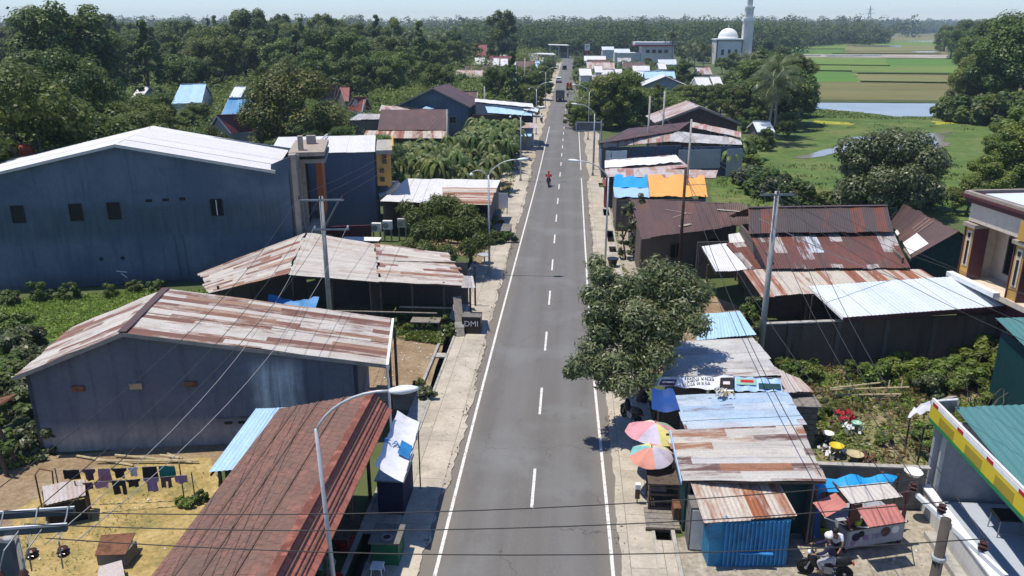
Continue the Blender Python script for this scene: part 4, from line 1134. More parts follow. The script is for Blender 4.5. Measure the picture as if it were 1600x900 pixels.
t, qD = hutch('stall', 'stall with grey mauve roof sheets behind the lettered banner, under the mango tree', 'stall', [(1176, 527), (1222, 586), (1030, 592), (1050, 535)], [3.3, 3.15, 2.9, 3.0], 'tin_grey', 'plank_wall', seed=11, inset=.3, group='tin roofed stalls')
t, _ = hutch('stall', 'small stall with a clean pale blue roof right of the mango crown', 'stall', [(1098, 490), (1156, 486), (1182, 523), (1088, 531)], [3.0, 3.0, 2.8, 2.8], 'tin_skyblue', 'plank_wall', seed=4, inset=.3, sag=.01, rag=.03, group='tin roofed stalls')
t, _ = hutch('stall', 'low lean-to with red brown striped sheets right of the lettered banner', 'stall', [(1206, 573), (1248, 590), (1272, 614), (1218, 612)], [2.75, 2.5, 2.3, 2.45], 'tin_salmon', 'plank_wall', seed=6, inset=.3, group='tin roofed stalls')
t = thing('plank_crate', 'big grey plank bin below the red brown striped lean-to', 'crate', W(1245, 690))
b0 = W(1243, 690)
m = MB()
for k in range(7): m.box((b0.x, b0.y - .5, .2 + k * .27), (1.25, .06, .24)); m.box((b0.x - .62, b0.y, .2 + k * .27), (.06, 1.0, .24)); m.box((b0.x + .62, b0.y, .2 + k * .27), (.06, 1.0, .24)); m.box((b0.x, b0.y + .5, .2 + k * .27), (1.25, .06, .24))
m.build('planks', M['grey_wood'], t)
m = MB(); m.box((b0.x, b0.y, 2.05), (1.5, 1.3, .07)); m.build('lid', M['grey_wood'], t)
# banners tied along the eave
def banner(name, label, tl, tr, br, bl, mat, seed):
    t = thing(name, label, 'banner', (tl + br) / 2, 'banners tied along the stall roof')
    r = random.Random(seed); vs = []; fs = []; n1, n2 = 24, 4
    for i in range(n1 + 1):
        for j in range(n2 + 1):
            u, v = i / n1, j / n2
            vs.append(tl.lerp(tr, u).lerp(bl.lerp(br, u), v) + Vector((0, r.uniform(-.015, .015), .03 * math.sin(u * 23 + v * 2) + r.uniform(-.012, .012))))
    for i in range(n1):
        for j in range(n2):
            k = i * (n2 + 1) + j; fs.append((k, k + n2 + 1, k + n2 + 2, k + 1))
    m = MB(); m.mesh(vs, fs); m.build('cloth', M[mat], t, True)
    m = MB(); m.path([tl + Vector((0, 0, .02)), tr + Vector((0, 0, .02))], .018, 5); m.build('rope', M['wire_light'], t)
    return t
tl, tr, br, bl = W(1030, 590, 3.10), W(1146, 586, 3.12), W(1146, 611, 2.72), W(1022, 602, 2.80)
t = banner('banner', 'long white banner with black lettering along the stall eave, left of the blue one', tl, tr, br, bl, 'white_cloth', 1)
nb = ((tr - tl).cross(tl - bl)).normalized(); nb = nb if nb.y < 0 else -nb
bp = lambda u, v: tl.lerp(tr, u).lerp(bl.lerp(br, u), v) + nb * .05
ub = (tl - bl).normalized(); db = (tr - tl).normalized()
lettering(t, 'MINI KIOS', bp(.56, .28), .27, db, 'black_plastic', up=ub)
lettering(t, 'SEDIA PULSA', bp(.52, .66), .22, db, 'black_plastic', up=ub)
def on_banner(root, u0, u1, v0, v1, mat, name='print', off=0.0):
    m = MB(); n = 5
    for k in range(n):
        ua, ub_ = u0 + (u1 - u0) * k / n, u0 + (u1 - u0) * (k + 1) / n
        m.face([bp(ua, v1) + nb * off, bp(ub_, v1) + nb * off, bp(ub_, v0) + nb * off, bp(ua, v0) + nb * off])
    return m.build(name, M[mat], root)
on_banner(t, .05, .25, .25, .9, 'cl_plum'); on_banner(t, .07, .23, .45, .62, 'cl_white', off=.004)
on_banner(t, .82, .99, .15, .85, 'cl_black'); on_banner(t, .86, .95, .4, .6, 'cl_white', off=.004)
tl, tr, br, bl = W(1148, 588, 3.10), W(1220, 592, 3.05), W(1223, 612, 2.72), W(1148, 611, 2.72)
t = banner('banner', 'short pale blue banner with a red and white print, right of the long white one', tl, tr, br, bl, 'tarp_pale', 2)
nb = ((tr - tl).cross(tl - bl)).normalized(); nb = nb if nb.y < 0 else -nb
on_banner(t, .03, .45, .15, .6, 'plastic_mint'); on_banner(t, .12, .4, .25, .45, 'plastic_red', off=.004); on_banner(t, .5, .97, .45, .85, 'teal_dark')
# goods lying on the roofs
t = thing('plastic_heap', 'crumpled white plastic and twigs lying on the stall roof below the banner', 'rubbish', W(1125, 612, 2.95))
def heap(root, name, c, n, s, mat, seed, flat=.5):
    r = random.Random(seed); m = MB(); c = Vector(c)
    for _ in range(n):
        p = c + Vector((r.gauss(0, s), r.gauss(0, s), abs(r.gauss(0, s * flat * .5))))
        k = r.uniform(.05, .16)
        ax = Vector((r.uniform(-1, 1), r.uniform(-1, 1), r.uniform(-1, 1))).normalized(); ay = ax.orthogonal().normalized()
        m.face([p + ax * k, p + ay * k * .8, p - ax * k * r.uniform(.6, 1), p - ay * k])
    return m.build(name, M[mat], root, kind='stuff')
heap(t, 'plastic', W(1122, 612, 2.98), 26, .16, 'white_cloth', 1); heap(t, 'twigs', W(1130, 613, 3.0), 18, .18, 'bamboo', 2)
# parasols
def parasol(name, label, c, rad, ztop, drop, cols, tilt, seed):
    t = thing(name, label, 'parasol', (c[0], c[1], 0), 'market parasols')
    Mt = Matrix.Rotation(tilt[0], 3, 'X') @ Matrix.Rotation(tilt[1], 3, 'Y')
    top = Vector((c[0], c[1], ztop)); n = 8
    for k in range(n):
        m = MB(); vs = []; fs = []; n1, n2 = 4, 6
        for j in range(n2 + 1):
            for i in range(n1 + 1):
                a = 2 * PI * (k + i / n1) / n + seed; v = j / n2
                edge = 1 - .05 * math.sin(PI * i / n1) * v
                p = Vector((math.cos(a) * rad * v * edge, math.sin(a) * rad * v * edge, -drop * (v ** 1.5) - .06 * v * math.sin(PI * i / n1)))
                if j == n2: p.z -= .03
                vs.append(top + Mt @ p)
        for j in range(n2):
            for i in range(n1):
                q = j * (n1 + 1) + i; fs.append((q, q + n1 + 1, q + n1 + 2, q + 1))
        m.mesh(vs, fs); m.build('canopy_panel', M[cols[k % len(cols)]], t, True)
        r_ = MB(); a = 2 * PI * k / n + seed
        r_.path([top + Mt @ Vector((0, 0, -.08)), top + Mt @ Vector((math.cos(a) * rad * .98, math.sin(a) * rad * .98, -drop - .03))], .01, 4); r_.build('rib', M['steel'], t)
    m = MB(); m.tube((c[0], c[1], 0), tuple(top + Vector((0, 0, .1))), .022); m.build('pole', M['steel'], t)
    m = MB(); m.lathe((c[0], c[1], 0), [(.25, 0), (.25, .14), (.08, .18)], 14); m.build('base', M['concrete'], t)
p = W(1024, 664, 2.25)
parasol('parasol', 'large pink, lilac, yellow and green market parasol by the blue patchwork stall', (p.x, p.y), 1.24, 2.35, .42, ['par_pink', 'par_green', 'par_pink', 'par_cream', 'par_pink', 'par_pink', 'par_lilac', 'par_yellow'], (R(-5), R(4)), R(-60) + R(22))
p = W(1018, 702, 2.05)
parasol('parasol', 'smaller cyan, coral and lilac market parasol in front of the larger one', (p.x, p.y), .90, 2.15, .36, ['par_lilac', 'par_cream', 'par_pink', 'par_yellow', 'par_cyan', 'par_coral', 'par_coral', 'par_lilac'], (R(6), R(-3)), R(-40))
# wooden rack, platform and steps under the parasols
t = thing('slatted_cage', 'dark wooden slatted rack under the cyan and coral parasol', 'rack', (3.6, 27.9, 0))
g = W(1025, 758)
x0, x1, yA, yB = 3.35, 4.45, 27.0, 28.1
for x in (x0, x1):
    for y in (yA, yB):
        m = MB(); m.box((x, y, .65), (.07, .07, 1.3)); m.build('leg', M['old_wood'], t)
m = MB()
for z in (.25, .55, .85, 1.15): m.box(((x0 + x1) / 2, yA, z), (x1 - x0, .04, .09)); m.box((x0, (yA + yB) / 2, z), (.04, yB - yA, .09))
m.build('slats', M['old_wood'], t)
for z, w_ in ((1.31, 1.25), (.3, 1.05)): m = MB(); m.box(((x0 + x1) / 2, (yA + yB) / 2, z), (w_, w_ - .05, .05)); m.build('shelf', M['old_wood'], t)
t = thing('wooden_platform', 'weathered plank platform laid over the ditch before the stall', 'platform', (3.9, 26.0, 0))
m = MB()
for k in range(7): m.box((3.78, 25.9 + k * .19, .17 + .01 * (k % 2)), (1.25, .175, .04))
m.build('planks', M['grey_wood'], t)
m = MB(); m.box((3.3, 26.5, .1), (.08, 1.4, .12)); m.box((4.3, 26.5, .1), (.08, 1.4, .12)); m.box((3.78, 25.8, .1), (1.3, .08, .12)); m.build('bearer', M['old_wood'], t)
t = thing('goods_board', 'small dark red lattice crate beside the plank platform', 'crate', (4.55, 26.7, 0))
m = MB(); m.box((4.5, 26.7, .45), (.6, .7, .5)); m.build('box', M['iron_rust'], t)
m = MB()
for k in range(4): m.box((4.24 + k * .17, 26.33, .45), (.05, .03, .5))
m.build('slats', M['old_wood'], t)
t = thing('grey_cabinet', 'grey metal cabinet at the left end of the blue kiosk', 'cabinet', (4.85, 25.0, 0))
m = MB(); m.box((4.9, 25.2, .9), (.7, .9, 1.8)); m.build('case', M['concrete_dark'], t)
m = MB(); m.box((4.9, 24.73, .9), (.6, .03, 1.6)); m.build('door', M['galv'], t)
t = thing('letter_post', 'short white and brown post beside the parasol rack', 'post', (2.95, 27.6, 0))
m = MB(); m.box((2.95, 27.6, .5), (.18, .14, .45)); m.build('sign', M['brown_panel'], t); m = MB(); m.box((2.95, 27.6, .82), (.2, .2, .2)); m.build('cap', M['white_paint'], t); m = MB(); m.tube((2.95, 27.6, 0), (2.95, 27.6, .3), .03); m.build('foot', M['steel'], t)
# ------------------------------------------------------------------ food cart with pink awnings
t = thing('food_cart', 'food cart with pale tin roof and pink awning flaps propped open', 'food cart', (10.9, 25.4, 0))
o = Vector((10.1, 24.95, 0)); dx = Vector((.953, .302, 0)).normalized(); dy = Vector((-dx.y, dx.x, 0))
G = lambda a, b, z: o + dx * a + dy * b + Vector((0, 0, z))
Lc, Dc = 2.35, 1.5
def gbox(m, a0, a1, b0, b1, z0, z1):
    return m.slab([G(a0, b0, z1), G(a1, b0, z1), G(a1, b1, z1), G(a0, b1, z1)], z1 - z0)
m = MB(); gbox(m, 0, Lc, 0, Dc, .22, 1.0); m.build('counter', M['wall_grey'], t)
m = MB(); gbox(m, -.06, Lc + .06, -.08, .5, 1.003, 1.05); m.build('counter_top', M['old_wood'], t)
for a in (.06, Lc - .06):
    for b in (.08, Dc - .08):
        m = MB(); gbox(m, a - .05, a + .05, b - .05, b + .05, 0, 2.2); m.build('post', M['maroon'], t)
m = MB(); gbox(m, .1, Lc - .1, .06, .1, 2.0, 2.2); gbox(m, .06, .1, .1, Dc - .1, 2.0, 2.2); gbox(m, .2, .55, .14, .18, 1.1, 1.9); m.build('frame_board', M['maroon'], t)
cr = [W(1308, 761, 2.42), W(1386, 753, 2.42), W(1411, 776, 2.28), W(1329, 787, 2.28)]
tin('roof', *cr, M['pale_tin'], t, ragged=0, sag=.004, wave=.2, amp=.01, under=False)
ca = [W(1338, 794, 2.12), W(1399, 787, 2.12), W(1416, 815, 1.80), W(1357, 824, 1.80)]
cl_ = [W(1306, 770, 2.15), W(1325, 790, 2.15), W(1289, 809, 1.90), W(1271, 786, 1.90)]
tin('awning', *ca, M['pink_tin'], t, ragged=0, sag=.004, wave=.2, amp=.01, under=False)
tin('awning', *cl_, M['pink_tin'], t, ragged=0, sag=.004, wave=.2, amp=.01, under=False)
m = MB(); m.path([ca[3], G(.35, .0, 1.1)], .02, 5); m.path([ca[2], G(Lc, .0, 1.1)], .02, 5); m.path([cl_[2], G(0, .2, 1.1)], .02, 5); m.path([cl_[3], G(0, Dc - .2, 1.1)], .02, 5); m.build('prop', M['white_paint'], t)
m = MB(); m.beam(G(.05, -.012, .62), G(Lc - .05, -.012, .62), .02, .66); m.build('painted_panel', M['grey_cloth'], t)
for a, z, rr, mt in ((.35, .68, .17, 'navy_cloth'), (.55, .78, .13, 'cl_black'), (.72, .62, .1, 'cl_purple'), (.25, .45, .12, 'cl_purple'), (1.95, .75, .16, 'white_cloth'), (1.55, .72, .2, 'brown_panel')):
    m = MB(); m.lathe(G(a, -.028, z), [(rr, 0), (rr, .006), (rr * .5, .008)], 14, Matrix.Rotation(math.atan2(dx.y, dx.x), 3, 'Z') @ Matrix.Rotation(PI / 2, 3, 'X')); m.build('painted_mark', M[mt], t)
lettering(t, 'ES TEH', G(1.05, -.035, .6), .26, dx, 'cl_purple')
for a in (.35, Lc - .35):
    m = MB(); m.lathe(G(a, .2, .22), [(.22, -.04), (.22, .04)], 14, Matrix.Rotation(math.atan2(dx.y, dx.x), 3, 'Z') @ Matrix.Rotation(PI / 2, 3, 'X')); m.build('wheel', M['rubber'], t)
for a, mt in ((.5, 'plastic_lime'), (1.0, 'white_paint'), (1.4, 'cardboard'), (1.8, 'white_paint')):
    b_ = thing('tub', {.5: 'lime plastic tub on the food cart counter', 1.0: 'white jar on the food cart counter beside the lime tub', 1.4: 'brown jar on the food cart counter', 1.8: 'white jar at the right end of the food cart counter'}[a], 'tub', G(a, .2, 1.05), 'jars on the food cart')
    m = MB(); m.lathe(G(a, .2, 1.05), [(.12, 0), (.15, .16), (.16, .18), (.05, .2)], 12); m.build('jar', M[mt], b_)
t = thing('lime_bucket', 'lime green washing bucket on the ground left of the food cart', 'bucket', W(1283, 828))
p = W(1283, 832); m = MB(); m.lathe((p.x, p.y, .02), [(.2, 0), (.28, .3), (.3, .3), (.3, .33), (.26, .33), (.2, .06)], 18); m.build('tub', M['plastic_lime'], t, True)
m = MB(); m.path([(p.x - .28, p.y, .32), (p.x - .15, p.y + .1, .5), (p.x + .15, p.y + .1, .5), (p.x + .28, p.y, .32)], .012, 5); m.build('handle', M['steel'], t)
t = thing('tarp_awning', 'bright blue tarpaulin stretched behind the food cart roof', 'tarpaulin', W(1330, 757, 2.6))
m = MB(); r = random.Random(8); vs = []; fs = []
Q4 = [W(1264, 747, 2.25), W(1404, 741, 2.35), W(1392, 756, 2.15), W(1276, 772, 2.05)]
for i in range(14):
    for j in range(6): vs.append(Q4[0].lerp(Q4[1], i / 13).lerp(Q4[3].lerp(Q4[2], i / 13), j / 5) + Vector((0, 0, r.uniform(-.04, .04) + .07 * math.sin(i * 1.3))))
for i in range(13):
    for j in range(5): fs.append((i * 6 + j, i * 6 + j + 1, i * 6 + j + 7, i * 6 + j + 6))
m.mesh(vs, fs); m.build('sheet', M['tarp_sky'], t, True)
q = Q4[3]; m = MB(); m.slab([q, q + Vector((.15, .05, 0)), q + Vector((.35, .1, -1.9)), q + Vector((.1, 0, -1.9))], .03); m.build('hanging_flap', M['tarp_navy'], t)
posts(t, [(Q4[0].x, Q4[0].y), (Q4[1].x, Q4[1].y), (Q4[3].x, Q4[3].y)], 2.35, .03)
# dark yard wall behind the cart
t = thing('yard_wall', 'dark grey rendered wall between the cart and the weedy lot', 'wall', (11.8, 28, 0))
m = MB(); m.wall((8.6, 27.8), (13.95, 28.0), 1.85, t=.15); m.build('wall', M['concrete_dark'], t)
m = MB(); m.box((11.3, 27.98, 1.88), (5.4, .24, .06)); m.build('coping', M['concrete'], t)
# ------------------------------------------------------------------ shop with the yellow and green sign board
t = thing('corner_shop', 'shop with yellow and green sign board, teal roof and tiled porch', 'shop', (17, 26, 0))
xs = 14.0
m = MB(); m.wall((14.15, 28.3), (21, 28.3), 3.6, t=.18); m.wall((17.6, 22.0), (17.6, 28.1), 3.5, t=.18); m.build('wall', M['wall_grey'], t)
m = MB(); m.prism([(14.2, 20), (21, 20), (21, 28.1), (14.2, 28.1)], 0, .34); m.build('porch_floor', M['tile_floor'], t)
m = MB(); m.box((14.0, 24.0, .5), (.16, 8.2, 1.0)); m.build('parapet', M['wall_white'], t)
m = MB(); m.box((14.02, 24.0, 1.03), (.34, 8.3, .07)); m.build('parapet_cap', M['white_paint'], t)
m = MB(); m.box((13.55, 23.0, .12), (.4, 6.5, .22)); m.build('step', M['concrete'], t)
sg0, sg1 = Vector((13.98, 28.75, 0)), Vector((14.12, 20.5, 0))
sd = (sg1 - sg0).normalized(); sn = Vector((-.997, -.02, 0))
m = MB(); m.beam(at(sg0, 4.0) - sn * .06, at(sg1, 4.0) - sn * .06, .1, .9); m.build('sign_board', M['wall_white'], t)
def sgrect(y0, y1, z0, z1, mat, name, off=.004):
    m = MB(); f = lambda y, z: Vector((13.98 + (28.75 - y) * .017, y, z)) + sn * off
    m.beam(f(y0, (z0 + z1) / 2), f(y1, (z0 + z1) / 2), .012, z1 - z0); return m.build(name, M[mat], t)
plain('sign_yellow', (.62, .48, .03), .5, var=.05); plain('sign_mustard', (.36, .27, .03), .5, var=.05); plain('sign_green', (.02, .22, .07), .5, var=.05)
sgrect(28.7, 20.5, 3.68, 4.22, 'sign_yellow', 'sign_field'); sgrect(28.7, 20.5, 3.54, 3.675, 'sign_green', 'sign_stripe')
sgrect(28.7, 20.5, 4.225, 4.40, 'white_paint', 'sign_edge')
for y in (28.55, 26.6, 24.55, 22.6): sgrect(y, y - .42, 4.24, 4.37, 'plastic_red', 'sign_mark', .012)
for y in (27.9, 25.9, 23.9): sgrect(y, y - 1.15, 3.70, 4.08, 'sign_mustard', 'sign_panel', .012)
m = MB(); m.beam((14.2, 28.7, 3.50), (14.3, 20.5, 3.50), .34, .05); m.build('sign_soffit', M['tin_teal'], t)
m = MB(); m.path([at(sg0, 4.3), (15.0, 28.9, 4.35), (15.3, 29.3, 3.7)], .04, 6); m.build('sign_brace', M['white_paint'], t)
m = MB(); m.slab([(14.1, 28.75, 4.3), (14.3, 28.75, 4.3), (15.2, 29.3, 4.3), (14.9, 29.3, 4.3)], .7); m.build('sign_back', M['stone_grey'], t)
tin('roof', (15.0, 29.0, 3.95), (21.5, 29.6, 4.2), (21.5, 20, 4.1), (14.5, 20, 3.7), M['tin_teal'], t, wave=.3, amp=.02, ragged=.02, sag=.01, under=False)
posts(t, [(14.35, 28.0), (14.35, 20.5)], 3.5, .07, 'galv')
t = thing('porch_table', 'dark table with thin metal legs on the tiled porch', 'table', (16.2, 26.2, .34))
m = MB(); m.box((16.3, 26.2, 1.08), (1.3, .8, .05)); m.build('tabletop', M['dark'], t)
for sx in (-1, 1):
    for sy in (-1, 1):
        m = MB(); m.tube((16.3 + sx * .58, 26.2 + sy * .34, .34), (16.3 + sx * .55, 26.2 + sy * .32, 1.06), .022); m.build('leg', M['steel'], t)
m = MB(); m.tube((15.72, 25.86, .5), (16.88, 25.86, .5), .018); m.build('stretcher', M['steel'], t)
t = thing('green_drum', 'dark green drum on the tiled porch right of the table', 'drum', (17.1, 25.3, .34))
m = MB(); m.lathe((17.1, 25.4, .34), [(.36, 0), (.38, .05), (.36, .45), (.38, .5), (.36, .9), (.34, .92)], 16); m.build('drum', M['teal_dark'], t, True)
# dark green house at the frame edge
t = thing('green_house', 'dark green boarded house with teal roof edge behind the sign shop', 'house', (23, 35.5, 0))
m = MB(); m.wall((20.75, 33.6), (28, 34.3), 4.0, t=.15); m.wall((20.95, 37.6), (20.75, 33.6), 4.0, t=.15); m.wall((28, 38.5), (20.95, 37.6), 4.0, t=.15); m.build('wall', M['teal_dark'], t)
tin('roof', (20.7, 37.9, 4.5), (28.2, 38.7, 4.5), (28.2, 33.3, 4.05), (20.5, 32.9, 4.05), M['tin_teal'], t, wave=.3, ragged=.02, sag=.01)
# ------------------------------------------------------------------ rendered yard wall and the wide white canopy
t = thing('boundary_wall', 'tall grimy brick boundary wall below the wide white canopy', 'wall', (18, 42.6, 0))
wa, wb = Vector((10.65, 41.3, 0)), Vector((27.5, 44.4, 0))
m = MB(); m.wall(wa, wb, 2.6, t=.2); m.build('wall', M['wall_brick'], t)
wd = (wb - wa).normalized(); wo = Vector((wd.y, -wd.x, 0))
m = MB(); m.beam(at(wa, 2.63), at(wa + wd * 4.4, 2.63), .3, .06); m.build('coping', M['concrete'], t)
m = MB()
for s in np.arange(1.5, 17, 2.8): m.box(at(wa + wd * s + wo * .03, 1.3), (.25, .1, 2.58), rz=math.atan2(wd.y, wd.x))
m.build('pilasters', M['wall_old'], t)
t = thing('white_canopy', 'wide clean white tin canopy with maroon edge beam', 'canopy', (18.5, 44, 0))
a, b, c, d = W(1265, 447, 3.75), W(1502, 431, 3.8), W(1582, 477, 3.25), W(1318, 496, 3.2)
tin('roof', a, b, c, d, M['tin_bluewhite'], t, wave=.25, amp=.012, ragged=.01, sag=.005)
m = MB(); m.beam(d - Vector((0, 0, .13)), c - Vector((0, 0, .13)), .08, .26); m.build('edge_beam', M['maroon'], t)
m = MB(); m.beam(d - Vector((.02, 0, .08)), a - Vector((.02, 0, .08)), .05, .14); m.build('verge', M['white_paint'], t)
posts(t, [(15.0, 42.9), (14.2, 44.9), (17.5, 43.5), (20.5, 44.0), (23.3, 44.4)], 3.1, .05, 'old_wood')
# three-tier rusty house
t = thing('tiered_house', 'broad house under three tiers of rusty brown roof sheets', 'house', (17, 50, 0))
tin('roof', W(1169, 325, 5.65), W(1386, 322, 5.65), W(1396, 362, 4.7), W(1170, 364, 4.7), M['tin_dark'], t, seed=3)
tin('roof', W(1170, 363, 4.55), W(1394, 361, 4.55), W(1422, 418, 3.5), W(1198, 420, 3.5), M['tin_patch'], t, seed=9)
tin('roof', W(1160, 421, 3.35), W(1440, 420, 3.35), W(1470, 440, 3.1), W(1190, 465, 2.9), M['tin_rust_stripe'], t, seed=5)
a, b = W(1169, 325, 5.65), W(1386, 322, 5.65)
tin('roof', b, a, a + Vector((-.4, 4.5, -1.6)), b + Vector((-.4, 4.5, -1.6)), M['tin_dark'], t, seed=12)
m = MB(); m.beam(a + Vector((0, 0, .05)), b + Vector((0, 0, .05)), .35, .05); m.build('ridge_cap', M['tin_brown'], t)
m = MB(); m.wall((12.8, 49.4), (21.2, 50.2), 3.4, t=.12); m.wall((21.2, 50.2), (21.6, 59.5), 4.0, t=.12); m.wall((21.6, 59.5), (12.6, 58.5), 4.0, t=.12); m.wall((12.6, 58.5), (12.8, 49.4), 4.0, t=.12); m.build('wall', M['plank_wall'], t)
posts(t, [(11.6, 45.3), (14.2, 45.8), (16.8, 46.2)], 2.85, .06)
t, _ = hutch('shed', 'brown gable shed with white skylight sheets beside the cream house', 'shed', [(1412, 318), (1498, 362), (1424, 404), (1391, 348)], [5.4, 5.3, 3.6, 3.7], 'tin_brown', 'teal_dark', seed=2, inset=.4, walls='')
a, b, c, d = W(1412, 318, 5.4), W(1498, 362, 5.3), W(1424, 404, 3.6), W(1391, 348, 3.7)
b2 = b + (b - c); a2 = a + (a - d); b2.z = c.z; a2.z = d.z
tin('roof', b, a, a2, b2, M['tin_brown'], t, seed=5)
m = MB(); k = lambda p: p + (at((a + b) / 2, p.z) - p) * .07
m.wall(k(c), k(b2), 3.5, 3.5, t=.1, mids=[(.5, 5.1)]); m.wall(k(b2), k(a2), 3.5, t=.1); m.wall(k(a2), k(d), 3.5, 3.5, t=.1, mids=[(.5, 5.1)]); m.wall(k(d), k(c), 3.5, t=.1); m.build('wall', M['teal_dark'], t)
nr = (b - a).cross(d - a).normalized(); nr = nr if nr.z > 0 else -nr
sk = lambda s, v: a.lerp(b, s).lerp(d.lerp(c, s), v) + nr * .05
for s0, s1, v0, v1 in ((.62, .92, .55, .97), (.28, .4, .9, 1.0)):
    m = MB(); m.slab([sk(s0, v0), sk(s1, v0), sk(s1, v1), sk(s0, v1)], .02); m.build('skylight', M['white_paint'], t)
m = MB()
for s in (.5, .56, .62): m.beam(sk(s, .05), sk(s - .0, .55), .05, .02, up=nr)
m.beam(sk(1.0, 1.0), sk(.75, 1.02), .1, .06, up=nr)
m.build('pale_seam', M['stone_tan'], t)
# ------------------------------------------------------------------ cream two-storey house at the right edge
t = thing('cream_house', 'cream two storey house with ochre pillars, maroon cornice and balcony', 'house', (26, 45, 0))
o = Vector((23.35, 47.0, 0)); d_ = Vector((.18, -1, 0)).normalized(); e_ = Vector((-d_.y, d_.x, 0))     # d_ along the road front, e_ away from the road
H_ = lambda s, e, z: o + d_ * s + e_ * e + Vector((0, 0, z))
def hb(name, s0, s1, e0, e1, z0, z1, mat):
    m = MB(); m.slab([H_(s0, e0, z1), H_(s1, e0, z1), H_(s1, e1, z1), H_(s0, e1, z1)], z1 - z0); return m.build(name, M[mat], t)
hb('wall', -.2, 9, 1.6, 8, 0, 8.0, 'cream'); hb('wall', -.2, .1, .0, 1.59, 3.7, 7.9, 'cream')
hb('lower_wall', -.1, 9, .15, 1.58, 0, 3.5, 'wall_maroon')
hb('balcony_slab', -.3, 9.2, -.35, 1.59, 3.55, 3.85, 'cream')
hb('balcony_ledge', -.45, 3.7, -.75, -.36, 3.75, 4.02, 'white_paint')
for s in (.0, 4.1, 7.4):
    hb('pillar', s - .05, s + .7, -.25, .5, 3.86, 6.9, 'ochre')
    hb('pillar_trim', s - .12, s - .055, -.32, .55, 3.86, 6.9, 'maroon'); hb('pillar_trim', s + .705, s + .77, -.32, .55, 3.86, 6.9, 'maroon')
    hb('pillar_face', s + .12, s + .53, -.29, -.255, 4.6, 6.7, 'cream')
    hb('niche_shade', s + .24, s + .41, -.32, -.295, 4.7, 6.1, 'dark'); hb('niche_shade', s + .22, s + .43, -.32, -.295, 6.3, 6.55, 'dark')  # raised near-black plates stand in for the shade inside pillar niches
    hb('capital', s - .2, s + .85, -.45, .65, 6.91, 7.12, 'stone_tan')
hb('frieze', -.1, 4.3, -.2, 1.58, 7.2, 8.25, 'cream'); hb('frieze', 4.31, 9.2, -.5, 1.58, 7.2, 8.25, 'ochre')
for k, (z0, z1, ex) in enumerate(((8.26, 8.4, .12), (8.41, 8.56, .24), (8.57, 8.72, .36))):
    hb('cornice', -.2 - ex, 9.4, -.2 - ex, 8.2, z0, z1, 'maroon')
hb('roof_deck', .1, 9, .4, 7.9, 8.725, 8.78, 'tin_bluewhite')
hb('roof_curb', -.45, 9.4, -.5, -.25, 8.725, 8.9, 'stone_tan'); hb('roof_curb', -.5, -.3, -.24, 8.1, 8.725, 8.9, 'stone_tan')
for s in (1.5, 2.7):
    wv = window(t, H_(s, 1.6, 5.4), .6, 2.1, d_, 'old_wood', 0)
hb('door', 1.95, 2.3, 1.54, 1.595, 3.86, 6.3, 'brown_panel')
for s in (1.3, 2.9): hb('wall_lamp', s, s + .18, 1.48, 1.595, 6.55, 6.7, 'black_plastic')
# ------------------------------------------------------------------ further up on the right
t = thing('lean_to', 'lean-to of white and rust sheets on posts above a dark yard', 'lean-to', (11, 58, 0))
tin('roof', W(1096, 385, 3.1), W(1140, 379, 3.1), W(1174, 421, 2.7), W(1118, 425, 2.7), M['tin_white'], t, seed=1)
tin('roof', W(1134, 380, 3.2), W(1172, 377, 3.2), W(1203, 417, 2.75), W(1170, 421, 2.75), M['tin_patch'], t, seed=7)
tin('roof', W(1138, 366, 3.4), W(1166, 362, 3.4), W(1182, 382, 3.1), W(1140, 386, 3.1), M['tin_white'], t, seed=5)
posts(t, [(9.4, 52.2), (12.0, 52.0), (9.6, 57), (12.4, 57.4)], 2.7, .06)
m = MB(); m.wall((9.5, 57.6), (12.6, 58.2), 2.8, t=.08); m.build('wall', M['plank_wall'], t)
t = thing('brown_house', 'plank house with a broad plain dark brown tin roof', 'house', (9.5, 61, 0))
a, b, c, d = W(985, 311, 4.5), W(1166, 319, 4.5), W(1168, 350, 3.3), W(1002, 373, 3.2)
c2 = W(1096, 364, 3.25)
tin('roof', a, b, c, d, M['tin_brown'], t, seed=2)
back = Vector((0, 5.5, -1.1)); tin('roof', b, a, a + back, b + back, M['tin_brown'], t, seed=8)
m = MB(); m.wall((5.4, 57.9), (13.2, 62.4), 3.0, 3.15, t=.1); m.wall((13.2, 62.4), (13.6, 66), 3.2, t=.1); m.wall((5.2, 68), (5.4, 57.9), 3.1, t=.1); m.build('wall', M['plank_wall'], t)
nr = (b - a).cross(d - a).normalized(); nr = nr if nr.z > 0 else -nr
sk = lambda s, v: a.lerp(b, s).lerp(d.lerp(c, s), v) + nr * .05
for s0, v0, s1, v1, w_ in ((.74, .30, .98, .42, .22), (.33, .55, .46, .42, .09), (.36, .82, .47, .78, .25), (.28, .30, .5, .45, .06)):
    m = MB(); m.beam(sk(s0, v0), sk(s1, v1), w_, .02, up=nr); m.build('pale_patch', M['stone_tan'], t)
window(t, (8.2, 59.515, 1.6), 1.1, 1.1, (7.8, 4.5), 'old_wood'); window(t, (11.2, 61.246, 1.6), 1.1, 1.1, (7.8, 4.5), 'old_wood')
t = thing('tarp_stall', 'roadside stall whose roof is covered in blue and orange tarpaulins', 'stall', (8.5, 74, 0))
